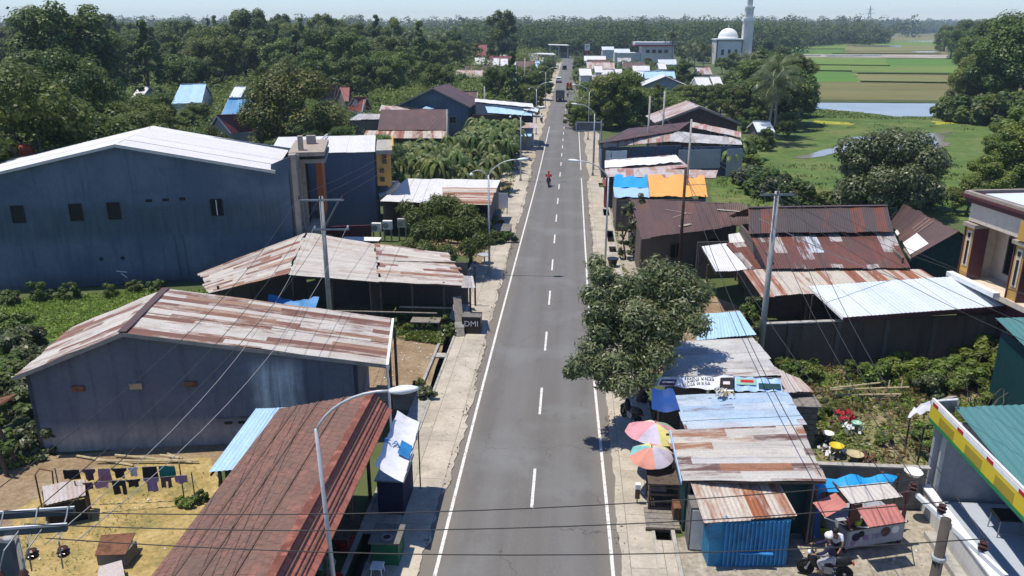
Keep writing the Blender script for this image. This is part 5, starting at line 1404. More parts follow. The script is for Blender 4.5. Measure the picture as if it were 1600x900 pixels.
def cloth_quad(name, a, b, c, d, mat, root, n1=12, n2=6, j=.03, seed=0):
    r = random.Random(seed); vs = []; fs = []
    for i in range(n1 + 1):
        for k in range(n2 + 1):
            u, v = i / n1, k / n2
            vs.append(a.lerp(b, u).lerp(d.lerp(c, u), v) + Vector((0, 0, r.uniform(-j, j) + .05 * math.sin(u * 14 + v * 3))))
    for i in range(n1):
        for k in range(n2):
            q = i * (n2 + 1) + k; fs.append((q, q + n2 + 1, q + n2 + 2, q + 1))
    m = MB(); m.mesh(vs, fs); return m.build(name, M[mat], root, True)
z1, z2 = 3.7, 3.1
zz = lambda f: z1 + (z2 - z1) * f
cloth_quad('blue_tarp', W(960, 273, z1), W(1012, 273, z1), W(1013, 294, zz(.6)), W(958, 293, zz(.6)), 'tarp_sky', t, seed=1)
cloth_quad('pale_tarp', W(958, 293, zz(.6)), W(1013, 294, zz(.6)), W(1015, 308, z2), W(960, 308, z2), 'tarp_pale', t, seed=2)
cloth_quad('orange_tarp', W(1012, 273, z1 + .05), W(1100, 274, z1 + .05), W(1106, 307, z2 + .05), W(1015, 307, z2 + .05), 'tarp_orange', t, 18, 8, .04, seed=3)
tin('roof', W(945, 262, 3.9), W(1122, 266, 3.9), W(1118, 278, 3.65), W(948, 276, 3.65), M['tin_salmon'], t, seed=4, wave=0)
m = MB(); m.wall((4.3, 71.6), (12.4, 72.6), 2.9, t=.08); m.wall((12.4, 72.6), (13.0, 80), 3.2, t=.08); m.wall((4.4, 80), (4.3, 71.6), 3.0, t=.08); m.build('wall', M['plank_wall'], t)
t = thing('red_booth', 'small red booth at the road edge beside the blue tarpaulin', 'booth', W(946, 325))
p = W(950, 326); m = MB(); m.box((p.x + .2, p.y + 1.2, 1.1), (1.2, 1.8, 2.2)); m.build('body', M['red_paint'], t)
tin('roof', (p.x - .6, p.y + 2.4, 2.6), (p.x + 1.0, p.y + 2.4, 2.6), (p.x + 1.0, p.y, 2.35), (p.x - .6, p.y, 2.35), M['tin_red'], t, wave=0)
m = MB(); m.box((p.x + .2, p.y + .27, 1.3), (.8, .05, .9)); m.build('hatch', M['concrete_dark'], t)
t, _ = hutch('stall', 'long stall under white and rusty sheets beyond the orange tarpaulin', 'stall', [(945, 250), (1056, 242), (1078, 262), (945, 272)], [4.1, 4.2, 3.7, 3.6], 'tin_salmon', 'plank_wall', seed=8, wave=0)
cloth_quad('white_sheet', W(945, 251, 4.2), W(1056, 243, 4.3), W(1066, 253, 4.1), W(945, 262, 4.0), 'white_paint', t, 20, 3, .06, seed=6)
t = thing('tin_shop', 'large open shop with a low pale roof and corrugated sheet walls', 'shop', (13, 103, 0))
tin('roof', W(935, 223, 4.6), W(1060, 206, 4.6), W(1060, 220, 4.0), W(936, 232, 3.9), M['tin_salmon'], t, seed=3, wave=0)
tin('roof', W(1056, 205, 4.7), W(1156, 216, 4.4), W(1160, 226, 3.9), W(1040, 221, 4.0), M['tin_grey'], t, seed=6, wave=0)
pa, pb = W(1050, 256, 0), W(1118, 256, 0)
m = MB(); m.wall((3.9, 98.5), (13.8, 101.3), 3.7, t=.1); m.wall((13.8, 99.5), (21.0, 101.3), 3.7, t=.1); m.wall((21.0, 101.3), (21, 112), 3.7, t=.1); m.wall((4, 112), (3.9, 98.5), 3.7, t=.1); m.build('wall', M['wall_blue_b'], t)
m = MB(); m.wall((13.2, 98.6), (18.4, 99.6), 3.5, z0=1.2, t=.06); m.wall((19.2, 99.8), (21.2, 100.3), 3.5, z0=.1, t=.06); m.build('sheet_wall', M['tin_grey'], t)
m = MB(); m.beam((4.2, 97.6, 2.9), (6.9, 98.1, 2.9), .08, 1.1); m.build('sign', M['white_paint'], t); lettering(t, 'I', (5.0, 97.66, 2.9), .9, (1, .18, 0), 'concrete_dark')
posts(t, [(4.2, 97.4), (7.4, 98.2), (10.4, 98.9), (13.0, 99.4)], 3.8, .09)
t = gable_house('gable_house', 'brown boarded house with wide gable and pale barge boards', 'house', W(1093, 166, 7.0), W(1060, 158, 7.0) + Vector((0, 8, 0)), W(1000, 205, 4.6), W(1036, 205, 4.6), 'tin_salmon', 'brown_panel', wave=0, windows=False) if False else None
t = thing('gable_house', 'brown boarded house with wide gable and pale barge boards', 'house', (20, 118, 0))
g0 = W(1093, 166, 7.2); gl = W(1030, 201, 4.7); gr = W(1158, 198, 4.7)
gl.y = gr.y = g0.y; 
gl = Vector((g0.x - 6.0, g0.y - .4, 4.9)); gr = Vector((g0.x + 6.0, g0.y + .4, 4.9))
gb = Vector((-.6, 9, 0))
tin('roof', g0 + gb, g0, gl, gl + gb, M['tin_salmon'], t, wave=0, seed=5); tin('roof', g0, g0 + gb, gr + gb, gr, M['tin_salmon'], t, wave=0, seed=9)
m = MB(); m.beam(g0 - Vector((0, .1, .1)), gl - Vector((0, .1, .1)), .08, .3); m.beam(g0 - Vector((0, .1, .1)), gr - Vector((0, .1, .1)), .08, .3); m.build('barge_board', M['stone_tan'], t)
ga = gl.lerp(gr, .04); gz = gl.lerp(gr, .96); ga.y += .4; gz.y += .4
m = MB(); m.wall(ga, gz, 4.95, mids=[(.5, 7.05)], t=.1); m.wall(gz, gz + gb, 4.9, t=.1); m.wall(ga + gb, ga, 4.9, t=.1); m.wall(gz + gb, ga + gb, 4.95, mids=[(.5, 7.05)], t=.1); m.build('wall', M['brown_panel'], t)
tin('porch_roof', W(985, 207, 5.2) + Vector((0, 4, 0)), W(1080, 190, 5.4), W(1060, 204, 4.8), W(935, 224, 4.7), M['tin_brown'], t, wave=0)
tin('porch_roof', W(1080, 190, 5.4), W(1158, 206, 5.0), W(1158, 215, 4.6), W(1078, 198, 5.0), M['tin_salmon'], t, wave=0)
for x in (-2.5, 2.5): window(t, Vector((g0.x + x, ga.y + (gz.y - ga.y) * (.5 + x / 11.5), 3.2)), 1.2, 1.3, gz - ga, 'stone_tan')
# ------------------------------------------------------------------ street lamps
def lamp_parts(t, side, second=False):
    """lamp at the thing's own origin, arm towards +x*side"""
    o = Vector(t.location)
    m = MB(); m.path([o, o + Vector((0, 0, 4.2)), o + Vector((0, 0, 7.6))], [.085, .07, .055], 8); m.build('pole', M['galv'], t, True)
    m = MB()
    pts = [o + Vector((0, 0, 7.5))]
    for k in range(1, 9):
        u = k / 8; pts.append(o + Vector((side * (2.0 * u ** 1.5 + .15 * u), 0, 7.5 + 1.25 * math.sin(u * PI / 2) )))
    m.path(pts, .04, 8); m.build('arm', M['galv'], t, True)
    e = pts[-1]
    m = MB()
    for x0, x1, w_ in ((0, .75, .28),):
        vs = []; fs = []; n1 = 8
        for i in range(n1 + 1):
            u = i / n1; ww = .05 + .13 * math.sin(PI * min(1, u * .9 + .1)) ** .8; hh = .05 + .06 * math.sin(PI * u)
            for k in range(8):
                a = 2 * PI * k / 8; vs.append(e + Vector((side * (u * .78 - .05), math.cos(a) * ww, math.sin(a) * hh + u * .07)))
        for i in range(n1):
            for k in range(8): fs.append((i * 8 + k, i * 8 + (k + 1) % 8, (i + 1) * 8 + (k + 1) % 8, (i + 1) * 8 + k))
        fs.append(tuple(range(7, -1, -1))); fs.append(tuple(n1 * 8 + k for k in range(8)))
        m.mesh(vs, fs)
    m.build('lamp_head', M['lamp_white'], t, True)
    if second:
        m = MB(); pts = [o + Vector((-side * (1.25 * u ** 1.3), 0, 7.2 + .75 * math.sin(u * PI * .75))) for u in [k / 7 for k in range(8)]]
        m.path(pts, .03, 6); m.build('side_arm', M['galv'], t, True)
        m = MB(); m.lathe(pts[-1] - Vector((0, 0, .18)), [(.16, 0), (.12, .12), (.04, .2)], 10); m.build('side_lamp', M['lamp_white'], t, True)
    m = MB(); m.box(o + Vector((0, 0, .15)), (.3, .3, .3)); m.build('plinth', M['concrete'], t)
LG = 'street lamps along the road'
a = thing('street_lamp', 'nearest street lamp, arching over the brown tile roof', 'street lamp', (-6.46, 18.9, 0), LG); lamp_parts(a, 1); a.rotation_euler = (0, R(-1.6), 0)
b = thing('street_lamp', 'street lamp on the left walk beside the small leafy tree', 'street lamp', (-5.85, 57.4, 0), LG); lamp_parts(b, 1, True)
for y, lb in ((95.5, 'street lamp by the blue and white roofed roadside shop'), (138.5, 'street lamp on the left verge just beyond the blue roofed shop, nearer of two arches'), (187, 'farthest street lamp left of the road, beyond the dark truck')):
    dup(b, (-5.85, y, 0), 0, lb)
c = thing('street_lamp', 'street lamp right of the road between the red booth and the mango tree', 'street lamp', (2.78, 57.0, 0), LG); lamp_parts(c, -1)
for y, lb in ((99.8, 'street lamp on the right next to the overhead sign frame'), (132.7, 'street lamp on the right rising from the roadside trees past the sign frame')):
    dup(c, (2.9, y, 0), 0, lb)
# ------------------------------------------------------------------ utility poles
PG = 'utility poles'
def insulator(m_, p, s=1.0):
    m_.lathe(p, [(.03 * s, 0), (.06 * s, .04), (.03 * s, .07), (.065 * s, .11), (.03 * s, .14), (.05 * s, .18), (.02 * s, .2)], 8)
def crossarm(t, p, d, L, n, z=0, mat='steel', ins='porcelain'):
    d = Vector(d).normalized(); p = Vector(p)
    m = MB(); m.beam(p - d * L / 2, p + d * L / 2, .08, .1); c_ = m.build('crossarm', M[mat], t)
    pts = []
    for k in range(n):
        q = p + d * L * (k / (n - 1) - .5) * .94 + Vector((0, 0, .05)); m = MB(); insulator(m, q); m.build('insulator', M[ins], c_); pts.append(q + Vector((0, 0, .2)))
    return pts
def pole(name, label, x, y, h, r=.14, mat='pole_concrete'):
    t = thing(name, label, 'utility pole', (x, y, 0), PG)
    m = MB(); m.path([(x, y, 0), (x, y, h)], [r, r * .72], 10); m.build('shaft', M[mat], t, True)
    return t
tL = pole('utility_pole', 'round concrete power pole standing in front of the patched shack', -14.05, 43.9, 8.7, .16)
pL = crossarm(tL, (-14.05, 43.8, 8.5), (1, .12, 0), 2.6, 3)
pL2 = crossarm(tL, (-13.55, 43.8, 6.8), (1, .1, 0), 2.0, 2, ins='lamp_white')
m = MB(); m.beam((-14.05, 43.8, 6.8), (-13.05, 43.75, 8.45), .04, .04); m.build('brace', M['steel'], tL)
tR = pole('utility_pole', 'tall concrete power pole before the three tiered rusty house', 10.45, 40.6, 10.0, .17)
pR = crossarm(tR, (10.45, 40.5, 9.85), (1, .05, 0), 1.7, 3)
t1 = pole('utility_pole', 'thick dark iron pole at the eave of the plain brown roof', 8.1, 56.4, 8.5, .13, 'iron_dark')
t2 = pole('utility_pole', 'slender pole rising behind the orange tarpaulin', 11.2, 76.5, 9.6, .12, 'pole_concrete')
t3 = pole('utility_pole', 'left one of two bare poles before the low open shop', 9.9, 104.0, 9.4, .15)
t4 = pole('utility_pole', 'right one of two bare poles before the low open shop', 12.2, 108.5, 9.7, .15)
p3 = [Vector((9.9, 104, 9.2))]; p4 = [Vector((12.2, 108.5, 9.5))]
t5 = pole('utility_pole', 'pale pole standing among the banana plants', -16.5, 107.9, 7.2, .17)
t6 = pole('utility_pole', 'pale pole at the left end of the blue and white roofs', -15.6, 147.1, 7.4, .17)
t7 = pole('utility_pole', 'left one of two distant poles past the blue roofed shop', -13.3, 197.8, 8.4, .17)
t8 = pole('utility_pole', 'right one of two distant poles past the blue roofed shop', -11.7, 206.7, 10.1, .17)
p5 = [Vector((-16.5 + k, 107.9, 7.1)) for k in (-.4, 0, .4)]
tB = pole('utility_pole', 'stub of a near grey power pole with brown insulators beside the sign shop', 7.25, 13.55, 9.1, .13, 'pole_dark')
dB = Vector((.22, -1, 0)).normalized()
mB = MB(); mB.beam(Vector((7.15, 14.6, 8.95)), Vector((7.65, 12.1, 8.95)), .07, .09); cB = mB.build('crossarm', M['lamp_white'], tB)
pB = []
for k, q in enumerate(((7.08, 14.65, 9.0), (7.32, 13.9, 9.0), (7.55, 12.75, 9.0))):
    m = MB(); insulator(m, Vector(q), 1.5); m.build('insulator', M['porcelain'], cB); pB.append(Vector(q) + Vector((0, 0, .25)))
for z in (8.2, 7.2): m = MB(); m.lathe((7.25, 13.55, z), [(.128, 0), (.138, .02), (.138, .06), (.128, .08)], 10); m.build('band', M['galv'], tB)
# two-pole platform at the lower left
tH = thing('transformer_frame', 'grey steel crossarm frame with insulators on top of a two pole platform', 'power frame', (-10.2, 12.0, 0))
for x, y in ((-10.15, 11.9), (-12.2, 11.5)):
    m = MB(); m.path([(x, y, 0), (x, y, 9.0)], [.17, .13], 10); m.build('pole', M['pole_concrete'], tH, True)
hd = Vector((1, .2, 0)).normalized(); hn = Vector((-.2, 1, 0)).normalized()
ctr = Vector((-10.55, 11.95, 9.15))
for k, (off, z) in enumerate(((.35, 9.15), (-.05, 9.05))):
    m = MB(); pa = ctr + hn * off - hd * 2.4; pb = ctr + hn * off + hd * 1.35; pa.z = pb.z = z; m.beam(pa, pb, .09, .13); m.build('crossarm', M['steel_dark'], tH)
    m = MB(); m.beam(pa + Vector((0, 0, .07)) + hn * .03, pb + Vector((0, 0, .07)) + hn * .03, .03, .012); m.build('flange', M['lamp_white'], tH)
m = MB(); m.beam(Vector((-10.15, 11.75, 9.0)), Vector((-10.15, 11.7, 8.0)), .28, .12); m.build('plate', M['steel_dark'], tH)
pH = []
for k, s in enumerate((-1.6, -.6, .1, .7, 1.25)):
    q = ctr + hd * s + hn * -.15 + Vector((0, 0, -.35)); m = MB(); insulator(m, q - Vector((0, 0, .3)), 1.9); m.build('insulator', M['porcelain'], tH)
    q2 = ctr + hd * s + hn * .35 + Vector((0, 0, .1)); pH.append(q2)
    m = MB(); m.path([q2, q2 + Vector((.05, -.15, -.1)), q + Vector((.03, -.1, .1)), q - Vector((0, .1, .5))], .016, 5); m.build('jumper', M['steel'], tH)
for off, z in ((-.7, 8.1), (-1.15, 8.0)):
    m = MB(); pa = ctr + hn * off - hd * 2.4; pb = ctr + hn * off + hd * 1.2; pa.z = pb.z = z; m.beam(pa, pb, .12, .16); m.build('platform_beam', M['steel_dark'], tH)
for s in (-1.6, -1.0, -.4, .3, .9):
    m = MB(); a_ = ctr + hd * s + hn * -.55; b_ = ctr + hd * (s - .25) + hn * -1.3; a_.z = b_.z = 8.2; m.beam(a_, b_, .07, .05); m.build('rung', M['steel_dark'], tH)
for s in (-.1, .35, .75):
    m = MB(); q = ctr + hd * s + hn * -.65; q.z = 8.2; m.lathe(q, [(.05, 0), (.05, .12), (.09, .16), (.05, .2), (.09, .25), (.05, .29), (.09, .34), (.04, .42)], 10); m.build('bushing', M['porcelain'], tH)
    m = MB(); m.path([q + Vector((0, 0, .42)), q + Vector((.1, .1, .8)), ctr + hd * (s + .2) + hn * .1 + Vector((0, 0, -.05))], .014, 5); m.build('jumper', M['steel'], tH)
m = MB(); q = ctr + hd * 1.0 + hn * -.8; q.z = 8.15; m.box(q, (.5, .35, .25)); m.build('switch_box', M['black_plastic'], tH)
# ------------------------------------------------------------------ cables
def cable(label, p, q, sag, r=.012, mat='wire', group='power cables', n=14):
    p, q = Vector(p), Vector(q); pts = []
    for k in range(n + 1):
        u = k / n; v = p.lerp(q, u); v.z -= sag * 4 * u * (1 - u); pts.append(v)
    m = MB(); m.path(pts, r, 5); o = m.build('power_cable', M[mat], None, True)
    return tag(o, label, 'cable', group)
for k in range(3):
    cable('thin cable crossing the road between the two near power poles', pH[2 + k] + hn * (-.5 * k), pB[k], .35, .011, 'wire', 'cables across the road')
for k in range(3): cable('cable from the lower left steel frame up to the pole by the patched shack', pH[min(4, 1 + k * 2)], pL[k], 1.1, .011, 'wire', 'cables along the left side')
for k in range(2): cable('lower cable from the lower left steel frame to the pole by the patched shack', pH[3 + k] - Vector((0, 0, .8)), pL2[k], 1.4, .011, 'wire_light', 'lower cables along the left side')
for k in range(3): cable('cable running over the banana plants from the pole by the patched shack', pL[k], p5[k], .9, .014, 'wire', 'cables over the banana plants')
for k in range(3): cable('cable over the stall roofs between the near right pole and the tall concrete pole', pB[k], pR[k], .8, .011, 'wire', 'cables over the stalls')
for k, (x, y, z) in enumerate(((15.8, 14.5, 8.6), (17.2, 14.8, 8.6), (20.5, 17, 8.4), (21.5, 17.5, 8.4))): cable('cable slanting over the white canopy to the right', pR[k % 3], (x, y + 6, z), .7, .011, 'wire', 'cables over the white canopy')
for k in range(3): cable('cable between the tall concrete pole and the two bare poles', pR[k], p3[0] + Vector((.2 * k, 0, -.4 * k)), 1.0, .014, 'wire', 'cables up the right side')
cable('thick pale service cable sagging down to the food cart', pR[0] - Vector((0, 0, 1.5)), G(-.2, Dc, 2.4), .3, .022, 'wire_light', 'service cables')
cable('dark service cable hanging over the mixed grey and rust roof', (8.1, 56.4, 8.2), (8.4, 23.5, 4.0), 1.2, .018, 'wire', 'service cables over the stalls')
cable('dark service cable hanging over the blue patchwork roof', (8.1, 56.4, 8.0), (10.4, 22.0, 4.2), 1.0, .016, 'wire', 'service cables over the stalls')
# overhead road sign seen from behind
t = thing('road_sign', 'overhead road sign seen from behind on two steel posts', 'road sign', (3.6, 104.4, 0))
for x, y in ((3.1, 104.3), (3.95, 104.5)):
    m = MB(); m.path([(x, y, 0), (x, y, 6.3)], [.11, .09], 8); m.build('post', M['galv'], t)
m = MB(); m.box((2.3, 104.2, 5.55), (3.1, .08, 1.0)); m.build('panel', M['concrete_dark'], t)
m = MB(); m.box((2.3, 104.1, 6.1), (3.3, .1, .1)); m.box((2.3, 104.1, 5.0), (3.3, .1, .08)); m.box((.72, 104.1, 5.55), (.1, .1, 1.2)); m.build('frame', M['galv'], t)
# ------------------------------------------------------------------ people and vehicles
def skin_mesh(pts, edges, root_key, sub=2):
    keys = list(pts); idx = {k: i for i, k in enumerate(keys)}
    me = bpy.data.meshes.new('tmp'); me.from_pydata([pts[k][0] for k in keys], [(idx[a], idx[b]) for a, b in edges], [])
    o = bpy.data.objects.new('tmp', me); COL.objects.link(o)
    sk = o.modifiers.new('s', 'SKIN'); sk.use_smooth_shade = True
    for i, k in enumerate(keys):
        r = pts[k][1]; me.skin_vertices[0].data[i].radius = (r, r) if not isinstance(r, tuple) else r
        me.skin_vertices[0].data[i].use_root = (k == root_key)
    sb = o.modifiers.new('d', 'SUBSURF'); sb.levels = sub; sb.render_levels = sub
    dg = bpy.context.evaluated_depsgraph_get()
    out = bpy.data.meshes.new_from_object(o.evaluated_get(dg))
    bpy.data.objects.remove(o)
    return out
def person(label, loc, rz, J, cloth, group=None, helmet=None, hair='hair'):
    """J: named joints (local metres, facing +y)"""
    t = thing('person', label, 'person', loc, group, rz)
    P = {}; E = []
    def j(k, v, r): P[k] = (Vector(v), r)
    for k, r in (('pelvis', .13), ('waist', .12), ('chest', .15), ('neck', .052), ('head0', .085), ('head1', .10), ('head2', .075)): j(k, J[k], r)
    E += [('pelvis', 'waist'), ('waist', 'chest'), ('chest', 'neck'), ('neck', 'head0'), ('head0', 'head1'), ('head1', 'head2')]
    fwd = Vector(J.get('face', (0, 1, 0))).normalized()
    j('nose', Vector(J['head0']) * .5 + Vector(J['head1']) * .5 + fwd * .115, .016); E.append(('head1', 'nose'))
    for s in ('l', 'r'):
        for k, r in (('sho', .065), ('elb', .043), ('wri', .030), ('hand', (.040, .022)), ('hip', .10), ('knee', .062), ('ank', .040), ('heel', .038), ('toe', .03)): j(k + s, J[k + s], r)
        E += [('chest', 'sho' + s), ('sho' + s, 'elb' + s), ('elb' + s, 'wri' + s), ('wri' + s, 'hand' + s), ('pelvis', 'hip' + s), ('hip' + s, 'knee' + s), ('knee' + s, 'ank' + s), ('ank' + s, 'heel' + s), ('ank' + s, 'toe' + s)]
        h = P['hand' + s][0]; d = (h - P['wri' + s][0]).normalized(); sd = d.cross(Vector((0, 0, 1))); sd = sd.normalized() if sd.length > .1 else Vector((1, 0, 0))
        dn_ = sd.cross(d); dn_ = dn_ if dn_.z < 0 else -dn_
        for q, (off, L) in enumerate(((-.027, .062), (-.009, .074), (.009, .07), (.027, .055))):
            k1, k2 = 'f%d%s' % (q, s), 'g%d%s' % (q, s)
            P[k1] = (h + sd * off + d * L * .6, .0085); P[k2] = (h + sd * off + d * L * .75 + dn_ * L * .5, .007); E += [('hand' + s, k1), (k1, k2)]
        inn = 1 if (s == 'l') else -1
        P['th' + s] = (h - d * .02 + sd * .045 * inn + dn_ * .02, .010); P['ti' + s] = (h + d * .03 + sd * .05 * inn + dn_ * .035, .008); E += [('hand' + s, 'th' + s), ('th' + s, 'ti' + s)]
    link('body', skin_mesh(P, E, 'pelvis'), M['skin'], t, True)
    t0 = t.children[-1] if t.children else None
    for o in t.children: o.data.materials.clear(); o.data.materials.append(M['skin'])
    sh = {k: (P[k][0], r) for k, r in (('pelvis', .15), ('waist', .145), ('chest', .178))}
    SE = [('pelvis', 'waist'), ('waist', 'chest')]
    nk = P['chest'][0].lerp(P['neck'][0], .6); sh['nk'] = (nk, .075); SE.append(('chest', 'nk'))
    for s in ('l', 'r'):
        sh['sho' + s] = (P['sho' + s][0], .084); sl_ = J.get('sleeve', .75)
        sh['elb' + s] = (P['sho' + s][0].lerp(P['elb' + s][0], min(1, sl_)), .062); SE += [('chest', 'sho' + s), ('sho' + s, 'elb' + s)]
        if sl_ > 1: sh['w' + s] = (P['elb' + s][0].lerp(P['wri' + s][0], .85), .047); SE.append(('elb' + s, 'w' + s))
    def cl(name, pts, ed, root, mat):
        me = skin_mesh(pts, ed, root); me.materials.clear(); return link(name, me, M[mat], t, True)
    cl('shirt', sh, SE, 'pelvis', cloth[0])
    tr = {'pelvis': (P['pelvis'][0] - Vector((0, 0, .02)), .152)}; TE = []
    for s in ('l', 'r'):
        tr['hip' + s] = (P['hip' + s][0], .118); tr['knee' + s] = (P['knee' + s][0], .078); tr['a' + s] = (P['knee' + s][0].lerp(P['ank' + s][0], .88), .058)
        TE += [('pelvis', 'hip' + s), ('hip' + s, 'knee' + s), ('knee' + s, 'a' + s)]
    cl('trousers', tr, TE, 'pelvis', cloth[1])
    hc = P['head1'][0].lerp(P['head2'][0], .35)
    m = MB()
    up = (P['head2'][0] - P['head0'][0]).normalized(); Mx = fwd.cross(up).normalized(); My = up.cross(Mx)
    RM = Matrix((Mx, My, up)).transposed()
    wl_ = wloc(t)
    rr = .145 if helmet else .118
    prof = [(rr * math.sin(a), -rr * math.cos(a) * (1.0 if a > PI / 2 else .55)) for a in np.linspace(.75, PI - .05, 9)]
    m.lathe(wl_ + hc - fwd * .022, prof, 16, RM)
    m.build('helmet' if helmet else 'hair', M[helmet or hair], t, True)
    for s in (-1, 1):
        m = MB(); m.lathe(wl_ + P['head1'][0] + fwd * .086 + Mx * .036 * s - up * .012, [(.001, -.012), (.012, 0), (.001, .012)], 8, RM); m.build('eye', M['black_plastic'], t)
    m = MB(); m.beam(wl_ + P['head0'][0] + fwd * .083 - Mx * .025 + up * .005, wl_ + P['head0'][0] + fwd * .083 + Mx * .025 + up * .005, .012, .01); m.build('mouth', M['maroon'], t)
    return t
RIDE = dict(pelvis=(0, -.18, .86), waist=(0, -.16, 1.02), chest=(0, -.06, 1.27), neck=(0, .0, 1.46), head0=(0, .04, 1.55), head1=(0, .06, 1.63), head2=(0, .04, 1.72), sleeve=1.2,
            shol=(-.19, -.03, 1.36), shor=(.19, -.03, 1.36), elbl=(-.30, .16, 1.16), elbr=(.30, .16, 1.16), wril=(-.32, .42, 1.06), wrir=(.32, .42, 1.06), handl=(-.31, .50, 1.05), handr=(.31, .50, 1.05),
            hipl=(-.11, -.14, .84), hipr=(.11, -.14, .84), kneel=(-.20, .28, .72), kneer=(.20, .28, .72), ankl=(-.18, .12, .36), ankr=(.18, .12, .36), heell=(-.18, .06, .30), heelr=(.18, .06, .30), toel=(-.19, .28, .29), toer=(.19, .28, .29))
def motorbike(label, loc, rz, body, group='motorbikes', lean=0.0):
    t = thing('motorbike', label, 'motorbike', loc, group)
    o = Vector(loc)
    def B(name, fn, mat, smooth=False, par=None):
        m = MB(); fn(m); m.v = [tuple(Vector(v) + o) for v in m.v]; return m.build(name, M[mat], par or t, smooth)
    RX = Matrix.Rotation(PI / 2, 3, 'Y')
    for y in (-.62, .62):
        wh = B('wheel', lambda m: m.lathe((0, y, .29), [(.22, -.045), (.275, -.045), (.29, 0), (.275, .045), (.22, .045), (.22, -.045)], 22, RX), 'rubber', True)
        def spokes(m):
            for k in range(6): a = k * PI / 3; m.beam((0, y, .29), (0, y + .22 * math.cos(a), .29 + .22 * math.sin(a)), .02, .02)
            m.lathe((0, y, .29), [(.05, -.06), (.05, .06)], 10, RX)
        B('rim', spokes, 'galv', par=wh)
    B('fork', lambda m: (m.path([(-.08, .62, .29), (-.08, .44, .85)], .026, 6), m.path([(.08, .62, .29), (.08, .44, .85)], .026, 6)), 'steel')
    B('fender', lambda m: m.path([(0, .62 + .33 * math.cos(a), .29 + .33 * math.sin(a)) for a in np.linspace(.3, 2.4, 8)], .055, 6), body, True)
    B('fairing', lambda m: m.path([(0, .50, .95), (0, .46, .75), (0, .36, .5), (0, .1, .36), (0, -.2, .38)], [.09, .16, .12, .11, .10], 10), body, True)
    B('seat', lambda m: m.path([(0, .1, .70), (0, -.2, .78), (0, -.6, .84), (0, -.78, .84)], [.09, .13, .12, .06], 10), 'black_plastic', True)
    B('tail', lambda m: m.path([(0, -.1, .58), (0, -.5, .68), (0, -.82, .76)], [.12, .12, .05], 10), body, True)
    B('engine', lambda m: m.box((0, .0, .38), (.24, .42, .26)), 'steel')
    B('exhaust', lambda m: m.path([(.12, .1, .28), (.14, -.3, .28), (.15, -.75, .38)], [.025, .05, .06], 8), 'galv', True)
    B('handlebar', lambda m: m.path([(-.34, .46, 1.04), (-.14, .48, 1.02), (0, .46, .95), (.14, .48, 1.02), (.34, .46, 1.04)], .02, 6), 'black_plastic', True)
    B('headlight', lambda m: m.lathe((0, .56, .92), [(.09, -.03), (.085, .03), (.04, .06)], 12, Matrix.Rotation(-PI / 2, 3, 'X')), 'lamp_white', True)
    B('tail_light', lambda m: m.box((0, -.86, .74), (.14, .05, .07)), 'plastic_red')
    for s in (-1, 1):
        B('mirror', lambda m: (m.path([(s * .26, .46, 1.04), (s * .33, .42, 1.22)], .01, 5), m.box((s * .35, .42, 1.26), (.13, .03, .09))), 'black_plastic')
    for y in (.25, -.25):
        B('footrest', lambda m: m.box((0, y - .05, .30), (.52, .04, .03)), 'steel')
    t.rotation_euler = (0, lean, rz)
    return t
p = W(857, 291)
motorbike('small dark motorbike riding away in the left lane under the red rider', (p.x, p.y, .012), 0, 'black_plastic')
person('rider in red top and dark trousers on the motorbike in the left lane', (p.x, p.y, .012), 0, RIDE, ('red_cloth', 'navy_cloth'), 'riders', helmet='red_paint')
p = W(1287, 903)
motorbike('dark scooter at the lower right edge carrying the white helmeted rider', (p.x, p.y, .025), R(78), 'black_plastic')
person('rider in a dark blue white patterned jacket and white helmet on the dark scooter', (p.x, p.y, .025), R(78), RIDE, ('navy_cloth', 'grey_cloth'), 'riders', helmet='white_paint')
STAND = dict(pelvis=(0, -.06, .90), waist=(0, -.02, 1.04), chest=(0, .10, 1.26), neck=(0, .22, 1.43), head0=(0, .30, 1.50), head1=(0, .35, 1.57), head2=(0, .36, 1.66), face=(0, .9, -.4), sleeve=.8,
             shol=(-.18, .12, 1.35), shor=(.18, .12, 1.35), elbl=(-.26, .22, 1.10), elbr=(.27, .26, 1.12), wril=(-.22, .40, .92), wrir=(.20, .46, .96), handl=(-.20, .46, .88), handr=(.17, .53, .92),
             hipl=(-.10, -.04, .88), hipr=(.10, -.04, .88), kneel=(-.12, .0, .47), kneer=(.12, .05, .48), ankl=(-.12, -.04, .09), ankr=(.13, -.02, .09), heell=(-.12, -.09, .04), heelr=(.13, -.07, .04), toel=(-.14, .12, .03), toer=(.15, .14, .03))
p = W(1300, 884)
person('dark haired person in a white shirt bending beside the food cart', (p.x, p.y, .02), R(150), STAND, ('white_cloth', 'cl_black'))
p = W(986, 664)
motorbike('dark motorbike parked under the mango tree beside the large parasol', (p.x - .05, p.y + .1, .10), R(28), 'black_plastic', lean=R(8))
p = W(1000, 640)
motorbike('motorbike parked in the mango tree shade, farther from the large parasol', (p.x, p.y + 1.2, .10), R(20), 'steel', lean=R(8))
p = W(846, 192)
motorbike('motorbike standing on the left verge beside the blue roofed shop', (p.x, p.y, .06), R(10), 'black_plastic')
person('person in a pale shirt sitting on the motorbike beside the blue roofed shop', (p.x, p.y, .06), R(10), RIDE, ('white_cloth', 'navy_cloth'), 'riders')
p = W(887, 152)
motorbike('distant motorbike in the road just behind the dark truck', (p.x, p.y, .012), 0, 'black_plastic')
person('distant rider in a pale shirt just behind the dark truck', (p.x, p.y, .012), 0, RIDE, ('grey_cloth', 'navy_cloth'), 'riders')
